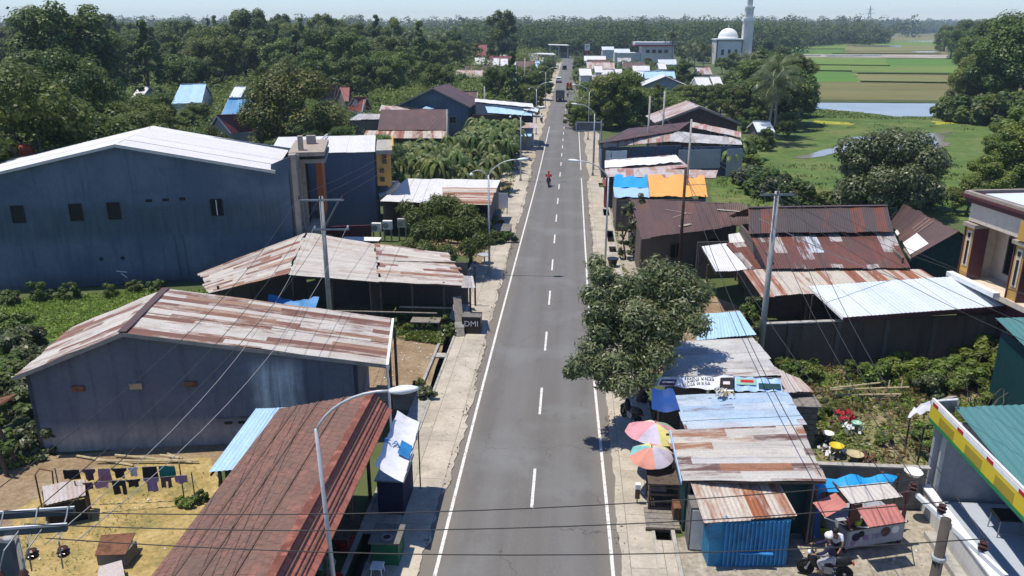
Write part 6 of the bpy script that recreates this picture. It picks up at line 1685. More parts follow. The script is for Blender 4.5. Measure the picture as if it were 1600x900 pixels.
def car(name, label, cat, loc, rz, L, Wd, H, paint, roofmat=None, van=True, truck=None):
    t = thing(name, label, cat, loc, 'cars and trucks on the road')
    o = Vector(loc)
    def B(nm, fn, mat, smooth=False, par=None):
        m = MB(); fn(m); m.v = [tuple(Vector(v) + o) for v in m.v]; return m.build(nm, M[mat], par or t, smooth)
    h1 = H * .52; y1, y0 = L / 2, -L / 2
    prof = [(y0, .3), (y1, .3), (y1, h1 * .9), (y1 - (.35 if van else .95), h1), (y1 - (.9 if van else 1.7), H), (y0 + (.15 if van else .8), H), (y0, h1)]
    def body(m, inset=0.0, pr=prof):
        n = len(pr); vs = [(-Wd / 2, y, z) for y, z in pr] + [(Wd / 2, y, z) for y, z in pr]
        for i, v in enumerate(vs):
            if v[2] > h1 + .05: vs[i] = (v[0] * .88, v[1], v[2])
        m.mesh(vs, [tuple(range(n)), tuple(range(2 * n - 1, n - 1, -1))] + [(i, i + n, (i + 1) % n + n, (i + 1) % n) for i in range(n)])
    B('body', body, paint)
    hm = (h1 + H) / 2; hh = (H - h1) * .62
    for s in (-1, 1):
        B('side_window', lambda m: m.box((s * (Wd / 2 * .945), -.15, hm), (.03, L * .5, hh)), 'glass_dark')
    B('rear_window', lambda m: m.box((0, y0 + (.09 if van else .42), hm), (Wd * .74, .08, hh)), 'glass_dark')
    B('windscreen', lambda m: m.slab([(-Wd * .4, y1 - (.40 if van else 1.0), h1 + .04), (Wd * .4, y1 - (.40 if van else 1.0), h1 + .04), (Wd * .37, y1 - (.84 if van else 1.62), H - .08), (-Wd * .37, y1 - (.84 if van else 1.62), H - .08)], .03), 'glass_dark')
    if roofmat: B('roof_panel', lambda m: m.box((0, -.2, H + .02), (Wd * .86, L * .66, .05)), roofmat)
    for s in (-1, 1):
        for y in (L * .31, -L * .31):
            w_ = B('wheel', lambda m: m.lathe((s * (Wd / 2 - .08), y, .32), [(.2, -.1), (.31, -.1), (.32, 0), (.31, .1), (.2, .1)], 16, Matrix.Rotation(PI / 2, 3, 'Y')), 'rubber')
            B('rim', lambda m: m.lathe((s * (Wd / 2 - .07), y, .32), [(.19, -.1), (.19, .1)], 10, Matrix.Rotation(PI / 2, 3, 'Y')), 'galv', par=w_)
        B('headlight', lambda m: m.box((s * Wd * .36, y1, h1 * .72), (.3, .04, .16)), 'lamp_white')
        B('tail_light', lambda m: m.box((s * Wd * .40, y0, h1 * .8), (.2, .04, .25)), 'plastic_red')
    B('bumper', lambda m: (m.box((0, y1 + .03, .42), (Wd * .96, .1, .2))), 'black_plastic'); B('bumper', lambda m: m.box((0, y0 - .03, .42), (Wd * .96, .1, .2)), 'black_plastic')
    t.rotation_euler = (0, 0, rz); return t
p = W(886, 177); car('minibus', 'white minibus with a red roof band coming down the right lane', 'minibus', (.3, p.y, .012), PI, 4.6, 1.8, 2.1, 'white_paint', 'red_paint')
p = W(881, 140); car('van', 'small red van far down the road beyond the dark truck', 'van', (-.6, p.y, .012), 0, 4.2, 1.7, 2.0, 'red_paint')
p = W(872, 129); car('car', 'white car pulled over on the left beyond the dark truck', 'car', (-4.2, p.y, .012), 0, 4.3, 1.75, 1.7, 'white_paint')
p = W(884, 109); car('car', 'tiny dark car at the far end of the road', 'car', (-3.0, p.y, .012), 0, 4.3, 1.75, 1.7, 'black_plastic')
p = W(877, 158)
t = thing('truck', 'dark open backed cargo truck in the left lane', 'truck', (-2.7, p.y, .012), 'cars and trucks on the road')
o = Vector((-2.7, p.y, .012))
def TB(nm, c, s, mat, par=None): m = MB(); m.box(o + Vector(c), s); return m.build(nm, M[mat], par or t)
TB('chassis', (0, 0, .65), (.9, 6.0, .25), 'black_plastic'); TB('cargo_box', (0, -.9, 1.7), (2.1, 4.0, 1.7), 'dark'); TB('tailgate', (0, -2.95, 1.6), (1.9, .08, 1.5), 'concrete_dark'); TB('cab', (0, 2.1, 1.6), (1.9, 1.6, 1.7), 'navy_cloth'); TB('rear_window', (0, 1.28, 2.1), (1.4, .06, .5), 'glass_dark')
for s in (-1, 1):
    TB('tail_light', (s * .8, -2.98, .8), (.25, .06, .18), 'plastic_red')
    for y in (2.0, -1.9):
        m = MB(); m.lathe(o + Vector((s * .85, y, .45)), [(.25, -.14), (.44, -.14), (.45, 0), (.44, .14), (.25, .14)], 16, Matrix.Rotation(PI / 2, 3, 'Y')); m.build('wheel', M['rubber'], t)
# ------------------------------------------------------------------ the straw yard
def garment(label, p, w_, h_, mat, kind, seed, d=(1, .12, 0)):
    r = random.Random(seed); d = Vector(d).normalized(); p = Vector(p)
    vs = []; fs = []; n1, n2 = 6, 5
    for i in range(n1 + 1):
        for k in range(n2 + 1):
            u, v = i / n1, k / n2; f = 1.0
            if kind == 'shirt': f = 1.25 if v < .35 else .8
            if kind == 'skirt': f = .75 + .35 * v
            vs.append(p + d * (w_ * (u - .5) * f) + Vector((0, .05 * math.sin(u * 9 + seed) * v + r.uniform(-.012, .012), -h_ * v + r.uniform(-.015, .015))))
    for i in range(n1):
        for k in range(n2):
            if kind == 'trousers' and v > .3 and i == n1 // 2 and k > 1: continue
            q = i * (n2 + 1) + k; fs.append((q, q + n2 + 1, q + n2 + 2, q + 1))
    m = MB(); m.mesh(vs, fs); o = m.build('garment', M[mat], None, True)
    return tag(o, label, 'laundry', 'laundry on the line')
A1, B1 = W(100, 734, 1.6), W(270, 727, 1.6); A2_, B2_ = W(130, 754, 1.35), W(290, 742, 1.35)
for k, (lab, mt, kd, w_, h_) in enumerate((('black cloth at the left end of the back washing line', 'cl_black', 'cloth', .62, .42), ('dark plum shirt on the back washing line', 'cl_plum', 'shirt', .42, .5), ('pink dress on the back washing line', 'cl_pink', 'skirt', .58, .66), ('black shirt between pink dress and white shirt on the back line', 'cl_black', 'shirt', .46, .45), ('black and white shirt on the back washing line', 'cl_white', 'shirt', .3, .4), ('large black cloth left of the teal cloth', 'cl_black', 'cloth', .56, .58), ('teal cloth at the right end of the back washing line', 'cl_teal', 'cloth', .62, .55))):
    garment(lab, A1.lerp(B1, (.06, .22, .36, .50, .63, .78, .94)[k]) - Vector((0, 0, .02)), w_, h_, mt, kd, k)
for k, (lab, mt, kd, w_, h_) in enumerate((('plum cloth at the left end of the front washing line', 'cl_plum', 'cloth', .4, .3), ('white and pink cloth on the front washing line', 'cl_pink', 'cloth', .55, .28), ('black trousers on the front washing line', 'cl_black', 'trousers', .52, .62), ('black shirt right of the black trousers', 'cl_black', 'shirt', .45, .34), ('pale purple top on the front washing line', 'cl_purple', 'shirt', .45, .6), ('dark plum trousers on the front washing line', 'cl_plum', 'trousers', .4, .5), ('purple checked cloth at the right end of the front washing line', 'cl_purple', 'cloth', .5, .34))):
    garment(lab, A2_.lerp(B2_, (.04, .17, .34, .48, .66, .80, .95)[k]) - Vector((0, 0, .02)), w_, h_, mt, kd, k + 20)
for k, (p, q) in enumerate(((A1, B1), (A2_, B2_))):
    t = thing('washing_line', ['back washing line on two thin poles', 'front washing line on two thin poles'][k], 'washing line', at(p, 0), 'washing lines')
    for e in (p - (q - p) * .08, q + (q - p) * .06):
        m = MB(); m.tube(at(e, 0), at(e, e.z + .1), .025); m.build('post', M['grey_wood'], t)
    m = MB(); m.path([p - (q - p) * .08, p.lerp(q, .5) - Vector((0, 0, .03)), q + (q - p) * .06], .008, 5); m.build('line', M['wire_light'], t)
t = thing('pink_shed', 'low shelter with a faded pink tin top in the straw yard', 'shelter', (-18.8, 24.9, 0))
q = [W(66, 760, 1.25), W(132, 748, 1.35), W(134, 774, 1.1), W(70, 790, 1.0)]
tin('roof', *q, M['tin_salmon'], t, ragged=.03); posts(t, [(v.x, v.y) for v in q], 1.05, .04)
m = MB(); m.wall(q[3].lerp(q[0], .1), q[2].lerp(q[1], .1), .9, t=.05); m.build('back_board', M['dark'], t)
t = thing('bent_frame', 'bent iron pipe frame standing before the pink topped shelter', 'frame', W(75, 800))
m = MB(); e = W(66, 795); f_ = W(93, 792); m.path([e, at(e, 1.5), at(e.lerp(f_, .3), 1.75), at(f_, 1.6), at(f_.lerp(e, .1), .9)], .03, 6); m.build('pipe', M['iron_rust'], t)
t = thing('rust_sheet', 'rusty flat sheet lying on a pile in the straw yard', 'sheet', W(180, 850))
m = MB(); q = [W(158, 836, .7), W(212, 832, .65), W(196, 866, .6), W(148, 868, .65)]; m.slab(q, .03); m.build('sheet', M['iron_rust'], t)
m = MB(); c_ = (q[0] + q[2]) / 2; m.box((c_.x + .1, c_.y, .3), (1.1, .7, .58)); m.build('pile', M['concrete_dark'], t)
t = thing('tin_scrap', 'second rusty sheet near the lower edge of the straw yard', 'sheet', W(170, 890))
m = MB(); q = [W(155, 885, .5), W(190, 875, .5), W(196, 905, .4), W(150, 910, .4)]; m.slab(q, .03); m.build('sheet', M['tin_salmon'], t)
m = MB(); c_ = (q[0] + q[2]) / 2; m.box((c_.x, c_.y, .18), (.6, .5, .36)); m.build('block', M['concrete_dark'], t)
for k, (a_, b_) in enumerate((((120, 712), (208, 727)), ((180, 711), (300, 722)), ((150, 720), (310, 720)), ((250, 711), (285, 716)), ((262, 709), (280, 716)))):
    m = MB(); m.path([W(a_[0], a_[1], .1 + .03 * k), W(b_[0], b_[1], .08 + .03 * k)], .05, 6)
    tag(m.build('bamboo_pole', M['bamboo'], None), 'pale bamboo pole lying by the foot of the slate blue warehouse', 'bamboo pole', 'bamboo poles by the warehouse')
t = thing('old_post_shed', 'dark leaning post with a rusty tin scrap at the left edge', 'shed', W(20, 700))
p = W(30, 730); q_ = W(12, 745)
m = MB(); m.beam(at(p, 0), at(p + Vector((-.5, -.2, 0)), 2.4), .12, .12); m.build('post', M['old_wood'], t); m = MB(); m.beam(at(q_, 0), at(q_ + Vector((-.2, -.1, 0)), 2.3), .12, .12); m.build('post', M['old_wood'], t)
m = MB(); m.slab([W(-40, 632, 2.4), W(28, 614, 2.55), W(10, 628, 2.4), W(-40, 652, 2.3)], .05); m.build('roof', M['iron_rust'], t)
# ------------------------------------------------------------------ weedy lot on the right
for k, (a_, b_, z0_, z1_) in enumerate((((1297, 607), (1375, 598), .75, .8), ((1297, 609), (1420, 605), .6, .65), ((1300, 617), (1408, 616), .3, .35), ((1362, 622), (1398, 619), .15, .2))):
    m = MB(); m.path([W(*a_, z0_), W(*b_, z1_)], .045, 6); tag(m.build('bamboo_rail', M['bamboo'], None), ['highest', 'second', 'third', 'lowest'][k] + ' rail of the bamboo fence in the weedy lot', 'bamboo rail', 'bamboo fence rails')
for k, x in enumerate((1305, 1325, 1385, 1405)):
    p = W(x, 625); m = MB(); m.path([p, p + Vector((.1, .2, 1.0))], .04, 6); tag(m.build('bamboo_post', M['bamboo'], None), ['leftmost', 'second', 'third', 'rightmost'][k] + ' short stake of the bamboo fence in the weedy lot', 'stake', 'bamboo fence stakes')
junk = [('basin', 'white basin on the rubbish heap', 1294, 680, .24, .12, 'white_paint'), ('basin', 'yellow basin on the rubbish heap', 1307, 700, .3, .14, 'sign_yellow'), ('basin', 'white wash basin on the wall behind the cart', 1427, 742, .32, .16, 'white_paint'), ('basin', 'pale basin beside the red cloth bundle', 1338, 664, .22, .14, 'plastic_mint'), ('basin', 'brown wicker tray at the lower end of the rubbish heap', 1336, 712, .34, .1, 'bamboo')]
for nm, lb, x, y, r_, h_, mt in junk:
    z_ = 1.9 if 'wall' in lb else .45
    p = W(x, y, z_); t = thing(nm, lb, 'basin', p, 'basins'); m = MB(); m.lathe(p, [(r_ * .7, 0), (r_, h_), (r_ * 1.08, h_), (r_ * .9, h_ * .9), (r_ * .6, .03)], 16); m.build('bowl', M[mt], t, True)
    m = MB(); m.lathe(p - Vector((0, 0, .45)), [(r_ * .6, 0), (r_ * .5, .44)], 10) if z_ < 1 else m.lathe(p - Vector((0, 0, .05)), [(r_ * .6, 0), (r_ * .6, .05)], 10); m.build('foot', M['concrete_dark'], t)
for k, (x, y, mt, lb) in enumerate(((1322, 660, 'red_cloth', 'red cloth bundle in the weedy lot'), (1328, 676, 'white_cloth', 'white cloth bundle below the red one in the weedy lot'), (1300, 712, 'white_cloth', 'white sheet heap on the rubbish beside the stall roofs'), (1260, 684, 'cardboard', 'pile of pale scraps behind the blue patchwork stall'), (1355, 725, 'iron_rust', 'reddish scrap heap behind the blue tarpaulin'))):
    p = W(x, y); t = thing('rubbish_heap', lb, 'rubbish', p, 'rubbish heaps'); heap(t, 'scraps', p + Vector((0, 0, .3)), 30, .24, mt, k + 3); heap(t, 'base', p + Vector((0, 0, .1)), 30, .3, 'concrete_dark', k + 30)
t = thing('white_tarp', 'white plastic sheet draped at the upper end of the sign board', 'tarpaulin', W(1430, 640, 2.2))
cloth_quad('sheet', W(1425, 640, 2.0), W(1452, 626, 3.0), W(1458, 640, 2.9), W(1418, 652, 1.8), 'white_cloth', t, 8, 5, .06, seed=4)
posts(t, [tuple(W(1424, 642, 1.9))[:2], tuple(W(1450, 632, 2.9))[:2]], 1.85, .03)
t = thing('dead_branches', 'bare dead branches standing before the dark green house', 'branches', W(1535, 650))
p = W(1530, 660)
r = random.Random(5); m = MB()
for k in range(9): m.path([p + Vector((r.uniform(-.3, .3), r.uniform(-.3, .3), 0)), p + Vector((r.uniform(-.8, .8), r.uniform(-.3, .3), 1.2)), p + Vector((r.uniform(-2, 2), r.uniform(-.5, .5), r.uniform(1.6, 2.8)))], [.03, .022, .01], 5)
m.build('twigs', M['bark'], t)
t = thing('rubble', 'grey block and stones on the bare earth by the left ditch', 'rubble', W(655, 535))
for k, (x, y, s_) in enumerate(((650, 520, .5), (665, 530, .4), (640, 560, .15), (668, 560, .2), (655, 545, .18), (628, 552, .12), (690, 535, .3), (684, 545, .25))):
    p = W(x, y); m = MB(); rr = random.Random(k); m.lathe(p, [(s_ * .5, 0), (s_ * .55, s_ * .2), (s_ * .3, s_ * .4), (s_ * .1, s_ * .45)], 7); m.build('stone', M['concrete'], t)
# plant pot on the right walk
t = thing('plant_pot', 'black plant pot standing on the right ditch cover', 'plant pot', W(957, 418))
p = W(957, 418); m = MB(); m.lathe((p.x, p.y, .1), [(.25, 0), (.42, .6), (.45, .6), (.45, .66), (.38, .64)], 14); m.build('pot', M['black_plastic'], t, True)
m = MB(); m.lathe((p.x, p.y, .62), [(.4, 0), (.3, .08)], 12); m.build('soil', M['dirt'], t)
# ------------------------------------------------------------------ houses further off
def screen(x, y, z):
    c, s = math.cos(YAW), math.sin(YAW); X = x * c + y * s; Y = -x * s + y * c; d = CAM_H - z
    zc = Y * math.cos(PITCH) + d * math.sin(PITCH); return 800 + 1250 * X / zc, 450 + 1250 * (d * math.cos(PITCH) - Y * math.sin(PITCH)) / zc
def gable_front(name, label, apex, za, hw, ze, depth, roof, wall, cat='house', z0=0.0, over=.5, dirx=0.0):
    """house whose gable end faces down the road"""
    a = W(apex[0], apex[1], za); dv = Vector((dirx, 1, 0)).normalized() * depth; sx = Vector((1, -dirx, 0)).normalized()
    t = thing(name, label, cat, (a.x, a.y + depth / 2, z0))
    l, r = at(a - sx * hw, ze), at(a + sx * hw, ze)
    tin('roof', a + dv, a, l, l + dv, M[roof], t, wave=0, under=False); tin('roof', a, a + dv, r + dv, r, M[roof], t, wave=0, under=False)
    m = MB(); m.beam(a - Vector((0, .05, .12)), l - Vector((0, .05, .12)), .06, .22); m.beam(a - Vector((0, .05, .12)), r - Vector((0, .05, .12)), .06, .22); m.build('barge_board', M['stone_tan'], t)
    f = V2(dv).normalized() * over
    ga, gb_ = l + sx * .4 + f, r - sx * .4 + f
    zi = ze + .4 * (za - ze) / hw - .05
    m = MB(); m.wall(ga, gb_, zi, z0=z0, mids=[(.5, za - .1)], t=.15); m.wall(gb_, gb_ + dv - f * 2, zi, z0=z0, t=.15); m.wall(gb_ + dv - f * 2, ga + dv - f * 2, zi, z0=z0, mids=[(.5, za - .1)], t=.15); m.wall(ga + dv - f * 2, ga, zi, z0=z0, t=.15); m.build('wall', M[wall], t)
    for s in (-.5, .5): window(t, at(a + sx * hw * s + f, z0 + (ze - z0) * .55), 1.1, 1.1, sx, 'stone_tan')
    door(t, at(a + f, z0), 1.0, 2.0, sx)
    return t
def far_house(lb, x0, x1, y1, mt, wall='wall_grey', ze=4.5, dp=4.0, rise=1.7):
    d, c = W(x0, y1, ze), W(x1, y1, ze); up = Vector((-.07 * dp, dp, rise))
    return gable_house('house', lb, 'house', d + up, c + up, c, d, mt, wall, windows=False)
GH = lambda nm, lb, ra, rb, zr_, ec, ed, ze_, roof, wall, **k: gable_house(nm, lb, 'house', W(*ra, zr_), W(*rb, zr_), W(*ec, ze_), W(*ed, ze_), roof, wall, **k)
GH('house', 'house with pale sky blue roof at the foot of the wood', (282, 132), (322, 131), 7.2, (315, 160), (268, 162), 4.4, 'tin_skyblue', 'wall_white')
GH('house', 'house with bright blue roof between the sky blue and maroon ones', (357, 154), (408, 153), 6.6, (410, 178), (346, 179), 4.3, 'tin_bright_blue', 'wall_grey')
GH('house', 'house with maroon roof just behind the big hall', (338, 180), (408, 178), 6.0, (404, 206), (322, 207), 3.6, 'tin_maroon', 'wall_grey')
GH('house', 'low house with dark brown roof left of the golden green tree', (388, 138), (430, 136), 7.0, (432, 157), (380, 158), 4.6, 'tin_brown', 'wall_old')
far_house('tiny white roofed house half hidden in the dark trees at left', 205, 222, 152, 'tin_white')
far_house('small house with pale roof right of the sky blue one', 358, 376, 152, 'tin_bluewhite')
GH('house', 'house with red roof right of the golden green tree, left of the similar one', (499, 132), (526, 132), 7.0, (521, 152), (494, 152), 4.6, 'tin_red', 'wall_old', fascia='stone_tan')
GH('house', 'house with red roof, middle one of the red group beside the brown striped roof', (531, 136), (546, 136), 7.0, (550, 152), (526, 152), 4.8, 'tin_red', 'wall_old', fascia='stone_tan')
GH('house', 'house with brownish red ribbed roof nearest the grey shed', (552, 152), (573, 152), 6.2, (566, 174), (540, 172), 4.0, 'tin_red', 'wall_grey', fascia='stone_tan')
hutch('shed', 'low grey roofed shed left of the plain brown long roof', 'shed', [(560, 178), (596, 178), (592, 186), (545, 188)], [4.6, 4.6, 4.0, 4.0], 'tin_grey', 'wall_old', wave=0)
gable_front('house', 'house with blue grey gable under a two step brown roof', (676, 137), 8.0, 6.4, 5.0, 10, 'tin_brown', 'wall_blue', dirx=.1)
t, q = hutch('house', 'long house with plain brown roof behind the banana grove', 'house', [(595, 171), (697, 171), (698, 203), (590, 203)], [6.4, 6.4, 4.3, 4.3], 'tin_brown', 'wall_old', wave=0, rag=.02)
tin('awning', W(572, 204, 4.2), W(700, 204, 4.2), W(702, 216, 3.6), W(566, 216, 3.6), M['tin_rust_stripe'], t, wave=0, under=False)
tin('roof', W(596, 164, 6.0), W(640, 168, 6.0), W(690, 172, 5.6), W(592, 174, 5.6), M['tin_salmon'], t, wave=0, under=False)
hutch('shed', 'shed with a pale blue sheet roof beside the brown long roof', 'shed', [(668, 165), (712, 160), (716, 166), (655, 172)], [5.0, 5.0, 4.6, 4.6], 'tin_skyblue', 'wall_old', wave=0)
GH('house', 'house with dull tan brown roof left of the blue and white shop', (712, 143), (746, 143), 6.4, (748, 160), (716, 161), 4.0, 'tin_brown', 'wall_old', windows=False)
t, q = hutch('roadside_shop', 'roadside shop with stepped white and light blue roofs', 'shop', [(742, 154), (832, 162), (834, 168), (742, 159)], [5.9, 5.9, 5.7, 5.7], 'tin_white', 'wall_blue_b', wave=0, rag=.01)
tin('lower_roof', W(758, 166, 5.2), W(834, 170, 5.2), W(831, 181, 4.7), W(762, 176, 4.7), M['tin_skyblue'], t, wave=0, under=False)
tin('lower_roof', W(820, 167, 5.5), W(842, 170, 5.5), W(840, 175, 5.3), W(818, 171, 5.3), M['tin_bluewhite'], t, wave=0, under=False)
pa, pb = W(762, 206, 0), W(838, 206, 0)
m = MB(); m.wall((-15.5, 127.6), (-6.6, 127.0), 4.5, t=.15); m.build('front_wall', M['brown_panel'], t)
tin('porch_roof', W(768, 191, 3.65), W(838, 192, 3.65), W(840, 200, 3.3), W(772, 199, 3.3), M['tin_salmon'], t, wave=0, under=False)
t = thing('sign_stall', 'small stall with a sky blue board and green lettering by the road', 'stall', W(812, 222))
q = [W(790, 202, 3.0), W(834, 199, 3.0), W(830, 213, 2.2), W(794, 212, 2.2)]
m = MB(); m.slab(q, .06); m.build('board', M['tin_skyblue'], t); cc = (q[0] + q[1] + q[2] + q[3]) / 4; m = MB(); m.box((cc.x + .3, cc.y + 1.6, 1.05), (3.4, 2.2, 2.1)); m.build('body', M['wall_grey'], t)
lettering(t, 'PULSA', cc + Vector((-.7, -.12, .06)), .8, (q[2] - q[3]), 'green_paint', up=(q[0] - q[3]))
t, q = hutch('canopy_shed', 'white tin roofed shed by the left walk, right half rusty', 'shed', [(636, 279), (782, 281), (765, 321), (594, 314)], [3.7, 3.7, 3.2, 3.2], 'tin_white', 'wall_old', wave=.2, rag=.04, walls='RBL')
a, b, c, d = [W(*p) for p in ((692, 293, 3.65), (776, 294, 3.62), (766, 320, 3.30), (690, 318, 3.32))]
tin('rusty_sheets', b, c, d, a, M['tin_rust_stripe'], t, wave=.2, under=False)
m = MB(); m.box((-7.2, 72.5, .7), (1.8, 2.4, 1.4)); tag(m.build('market_stall', M['concrete_dark'], None), 'grey counter at the road end of the white tin roofed shed', 'counter')
t = thing('notice_board', 'white board leaning at the road end of the white tin roofed shed', 'board', W(786, 340)); p = W(786, 335)
m = MB(); m.beam(p + Vector((-.5, 0, 1.4)), p + Vector((.5, 0, 1.4)), .06, 1.5); m.build('panel', M['white_paint'], t); m = MB(); m.box(p + Vector((-.4, .06, .7)), (.06, .06, 1.4)); m.build('leg', M['old_wood'], t); m = MB(); m.box(p + Vector((.4, .06, .7)), (.06, .06, 1.4)); m.build('leg', M['old_wood'], t)
t = thing('roadside_bench', 'dark planter box full of shrubs by the left walk', 'planter', W(785, 380)); p = W(782, 375)
m = MB(); m.box((p.x, p.y + 1.2, .4), (1.6, 2.6, .8)); m.build('box', M['old_wood'], t)
m = MB(); m.box((p.x, p.y + 1.2, .83), (1.7, 2.7, .06)); m.build('rim', M['concrete_dark'], t)
t = thing('round_table', 'small round blue grey table left of the street lamp', 'table', W(757, 412)); p = W(757, 412)
m = MB(); m.lathe(p, [(.3, 0), (.06, .05), (.06, .7), (.55, .72), (.55, .76)], 16); m.build('pedestal_table', M['galv'], t)
# where the road ends
far_house('house with bright red roof beyond the white roofed cluster at left', 738, 760, 88, 'tin_red', 'wall_old', 5.2, 8, 4.5)
far = [('low house with white roof at the left of the far cluster', 741, 97, 757, 101, 'tin_white'), ('house with purple grey roof in the far cluster', 765, 88, 802, 98, 'tin_maroon'), ('house with white roof in the middle of the far cluster', 782, 98, 793, 103, 'tin_white'), ('house with white roof at the right of the far cluster', 793, 105, 806, 109, 'tin_bluewhite'), ('house with small white roof low in the far cluster', 771, 100, 780, 102, 'tin_white')]
for lb, x0, y0_, x1, y1_, mt in far:
    far_house(lb, x0, x1, y1_, mt, dp=5, rise=2.2)
for k, (lb, x0, x1, yy, zt) in enumerate((('long white canopy on posts where the road ends, upper one', 858, 889, 70, 7.0), ('white canopy on posts where the road ends, lower one', 841, 868, 84.5, 6.0), ('pale grey canopy furthest back where the road ends', 870, 905, 57, 9.5))):
    a, b = W(x0, yy, zt), W(x1, yy + .8, zt); t = thing('canopy', lb, 'canopy', at(a, 0))
    m = MB(); m.slab([a, b, b + Vector((-1, 7, .3)), a + Vector((-1, 7, .3))], .25); m.build('roof', M['tin_bluewhite' if k == 2 else 'tin_white'], t)
    for f in (.05, .5, .95): p = a.lerp(b, f); m = MB(); m.box((p.x, p.y + 1.5, zt / 2 - .3), (.35, .35, zt - .6)); m.build('post', M['wall_white'], t)
    m = MB(); m.wall((a.x, a.y + 5), (b.x, b.y + 5), 3.2, t=.2); m.build('wall', M['wall_old'], t)
far_house('grey roofed house left of the white canopies where the road ends', 826, 850, 90, 'tin_grey')
t = thing('parking_sign', 'white square sign on a red base at the right of the road end', 'sign', W(917, 104))
p = W(917, 96, 0); 
m = MB(); m.box((p.x, p.y, 7.0), (2.6, .3, 3.2)); m.build('panel', M['white_paint'], t); lettering(t, 'P', (p.x, p.y - .17, 7.0), 2.6, (1, 0, 0), 'concrete_dark'); m = MB(); m.box((p.x, p.y, 4.6), (2.8, .4, 1.4)); m.build('red_base', M['red_paint'], t); m = MB(); m.box((p.x, p.y + .1, 2), (.4, .3, 4)); m.build('post', M['galv'], t)
# right of the road, further off
t = thing('white_block', 'white two storey block with red roof edge among the trees', 'building', W(1020, 100))
a, b = W(988, 80, 6.5), W(1055, 80, 6.5); a = W(994, 102, 0); b = W(1052, 102, 0)
m = MB(); m.prism([(a.x + 2, a.y), (b.x, b.y), (b.x, b.y + 14), (a.x + 2, a.y + 14)], 0, 8.4); m.build('wall', M['wall_white'], t)
m = MB(); m.prism([(a.x - 1, a.y - 1), (b.x + 1, b.y - 1), (b.x + 1, b.y + 15), (a.x - 1, a.y + 15)], 9.0, 10.2); m.build('roof', M['tin_white'], t)
m = MB(); m.prism([(a.x - 1.2, a.y - 1.2), (b.x + 1.2, b.y - 1.2), (b.x + 1.2, b.y + 15.2), (a.x - 1.2, a.y + 15.2)], 8.45, 8.95); m.build('roof_edge', M['red_paint'], t)
m = MB(); m.prism([(a.x - 8, a.y + 1), (a.x + 1.9, a.y + 1), (a.x + 1.9, a.y + 10), (a.x - 8, a.y + 10)], 0, 5); m.build('wing', M['wall_white'], t); m = MB(); m.prism([(a.x - 8.5, a.y + .5), (a.x + 1.9, a.y + .5), (a.x + 1.9, a.y + 10), (a.x - 8.5, a.y + 10)], 5.0, 5.5); m.build('wing_roof', M['tin_white'], t)
for k in range(4):
    window(t, (a.x + 5 + k * (b.x - a.x - 6) / 4, a.y, 6.2), 1.6, 1.4, (1, 0, 0), 'wall_grey')
far = [('house with white roof strip right of the road bend', 906, 114, 925, 118, 'tin_white'), ('house with white roof strip above the roadside trees', 930, 108, 942, 113, 'tin_white'), ('small white roof between the roadside trees, right', 963, 114, 974, 119, 'tin_white'), ('pale roof left of the white two storey block', 941, 73, 960, 78, 'tin_bluewhite'), ('long pale roof behind the white two storey block', 985, 62, 1016, 66, 'tin_white'), ('roof with green grey sheet left of the white block', 960, 72, 985, 82, 'tin_bluewhite'), ('house with salmon roof in front of the mosque', 1092, 109, 1113, 116, 'tin_salmon'), ('cream roof peeping out left of the mosque', 1030, 106, 1042, 108, 'tin_white'), ('row house with white roof patches beneath the palms', 1090, 130, 1112, 134, 'tin_white'), ('row house with white roof patches right of its twin beneath the palms', 1115, 128, 1130, 133, 'tin_white')]
for lb, x0, y0_, x1, y1_, mt in far:
    far_house(lb, x0, x1, y1_, mt, 'wall_white')
gable_front('house', 'house with bright white gable edges behind the roadside trees', (1040, 119), 6.5, 6.5, 3.8, 9, 'tin_white', 'wall_grey')
far_house('small pale green roofed shed at the edge of the marsh', 1184, 1211, 206, 'tin_bluewhite', 'wall_old', 2.4, 3, 1.2)
rr_ = random.Random(77)
FAR_ROOF = ['tin_white', 'tin_bluewhite', 'tin_salmon', 'tin_brown', 'tin_grey', 'tin_brown', 'tin_grey', 'tin_skyblue']
NEWOPEN = []
for side, y in [(-1, q) for q in (232, 250, 270, 292, 315, 340)] + [(1, q) for q in (214, 234, 256, 280, 305, 335)]:
    for col in range(2 if side < 0 else 3):
        xc = (-15.5 - col * 13 if side < 0 else 9.5 + col * 13) + rr_.uniform(-1.5, 1.5); w2 = rr_.uniform(2.6, 4.6); yy = y + rr_.uniform(-6, 6) + col * 4
        if side < 0 and col == 1 and yy < 200: continue
        if rr_.random() < .18 + .2 * col: continue
        mt = rr_.choice(FAR_ROOF); ze = rr_.uniform(2.9, 4.2); tw = rr_.uniform(-1.6, 1.6); d, c = Vector((xc - w2, yy - tw, ze)), Vector((xc + w2, yy + tw, ze)); up = Vector((0, rr_.uniform(3, 4.5), rr_.uniform(1.3, 2.2)))
        nm = {'tin_white': 'white', 'tin_bluewhite': 'pale grey', 'tin_salmon': 'patchy rusty', 'tin_red': 'red', 'tin_brown': 'brown', 'tin_grey': 'grey', 'tin_skyblue': 'sky blue'}[mt]
        gable_house('house', 'small %s roofed house in the far rows %s of the road' % (nm, 'left' if side < 0 else 'right'), 'house', d + up, c + up, c, d, mt, rr_.choice(['wall_grey', 'wall_white', 'wall_old']), 'far rows of houses along the road', windows=False)
        a_ = screen(d.x, yy, ze); b_ = screen(c.x, yy, ze); e_ = screen(xc, yy + up.y, ze + up.z)
        if rr_.random() < .35: NEWOPEN.append((a_[0], b_[0], e_[1], a_[1]))
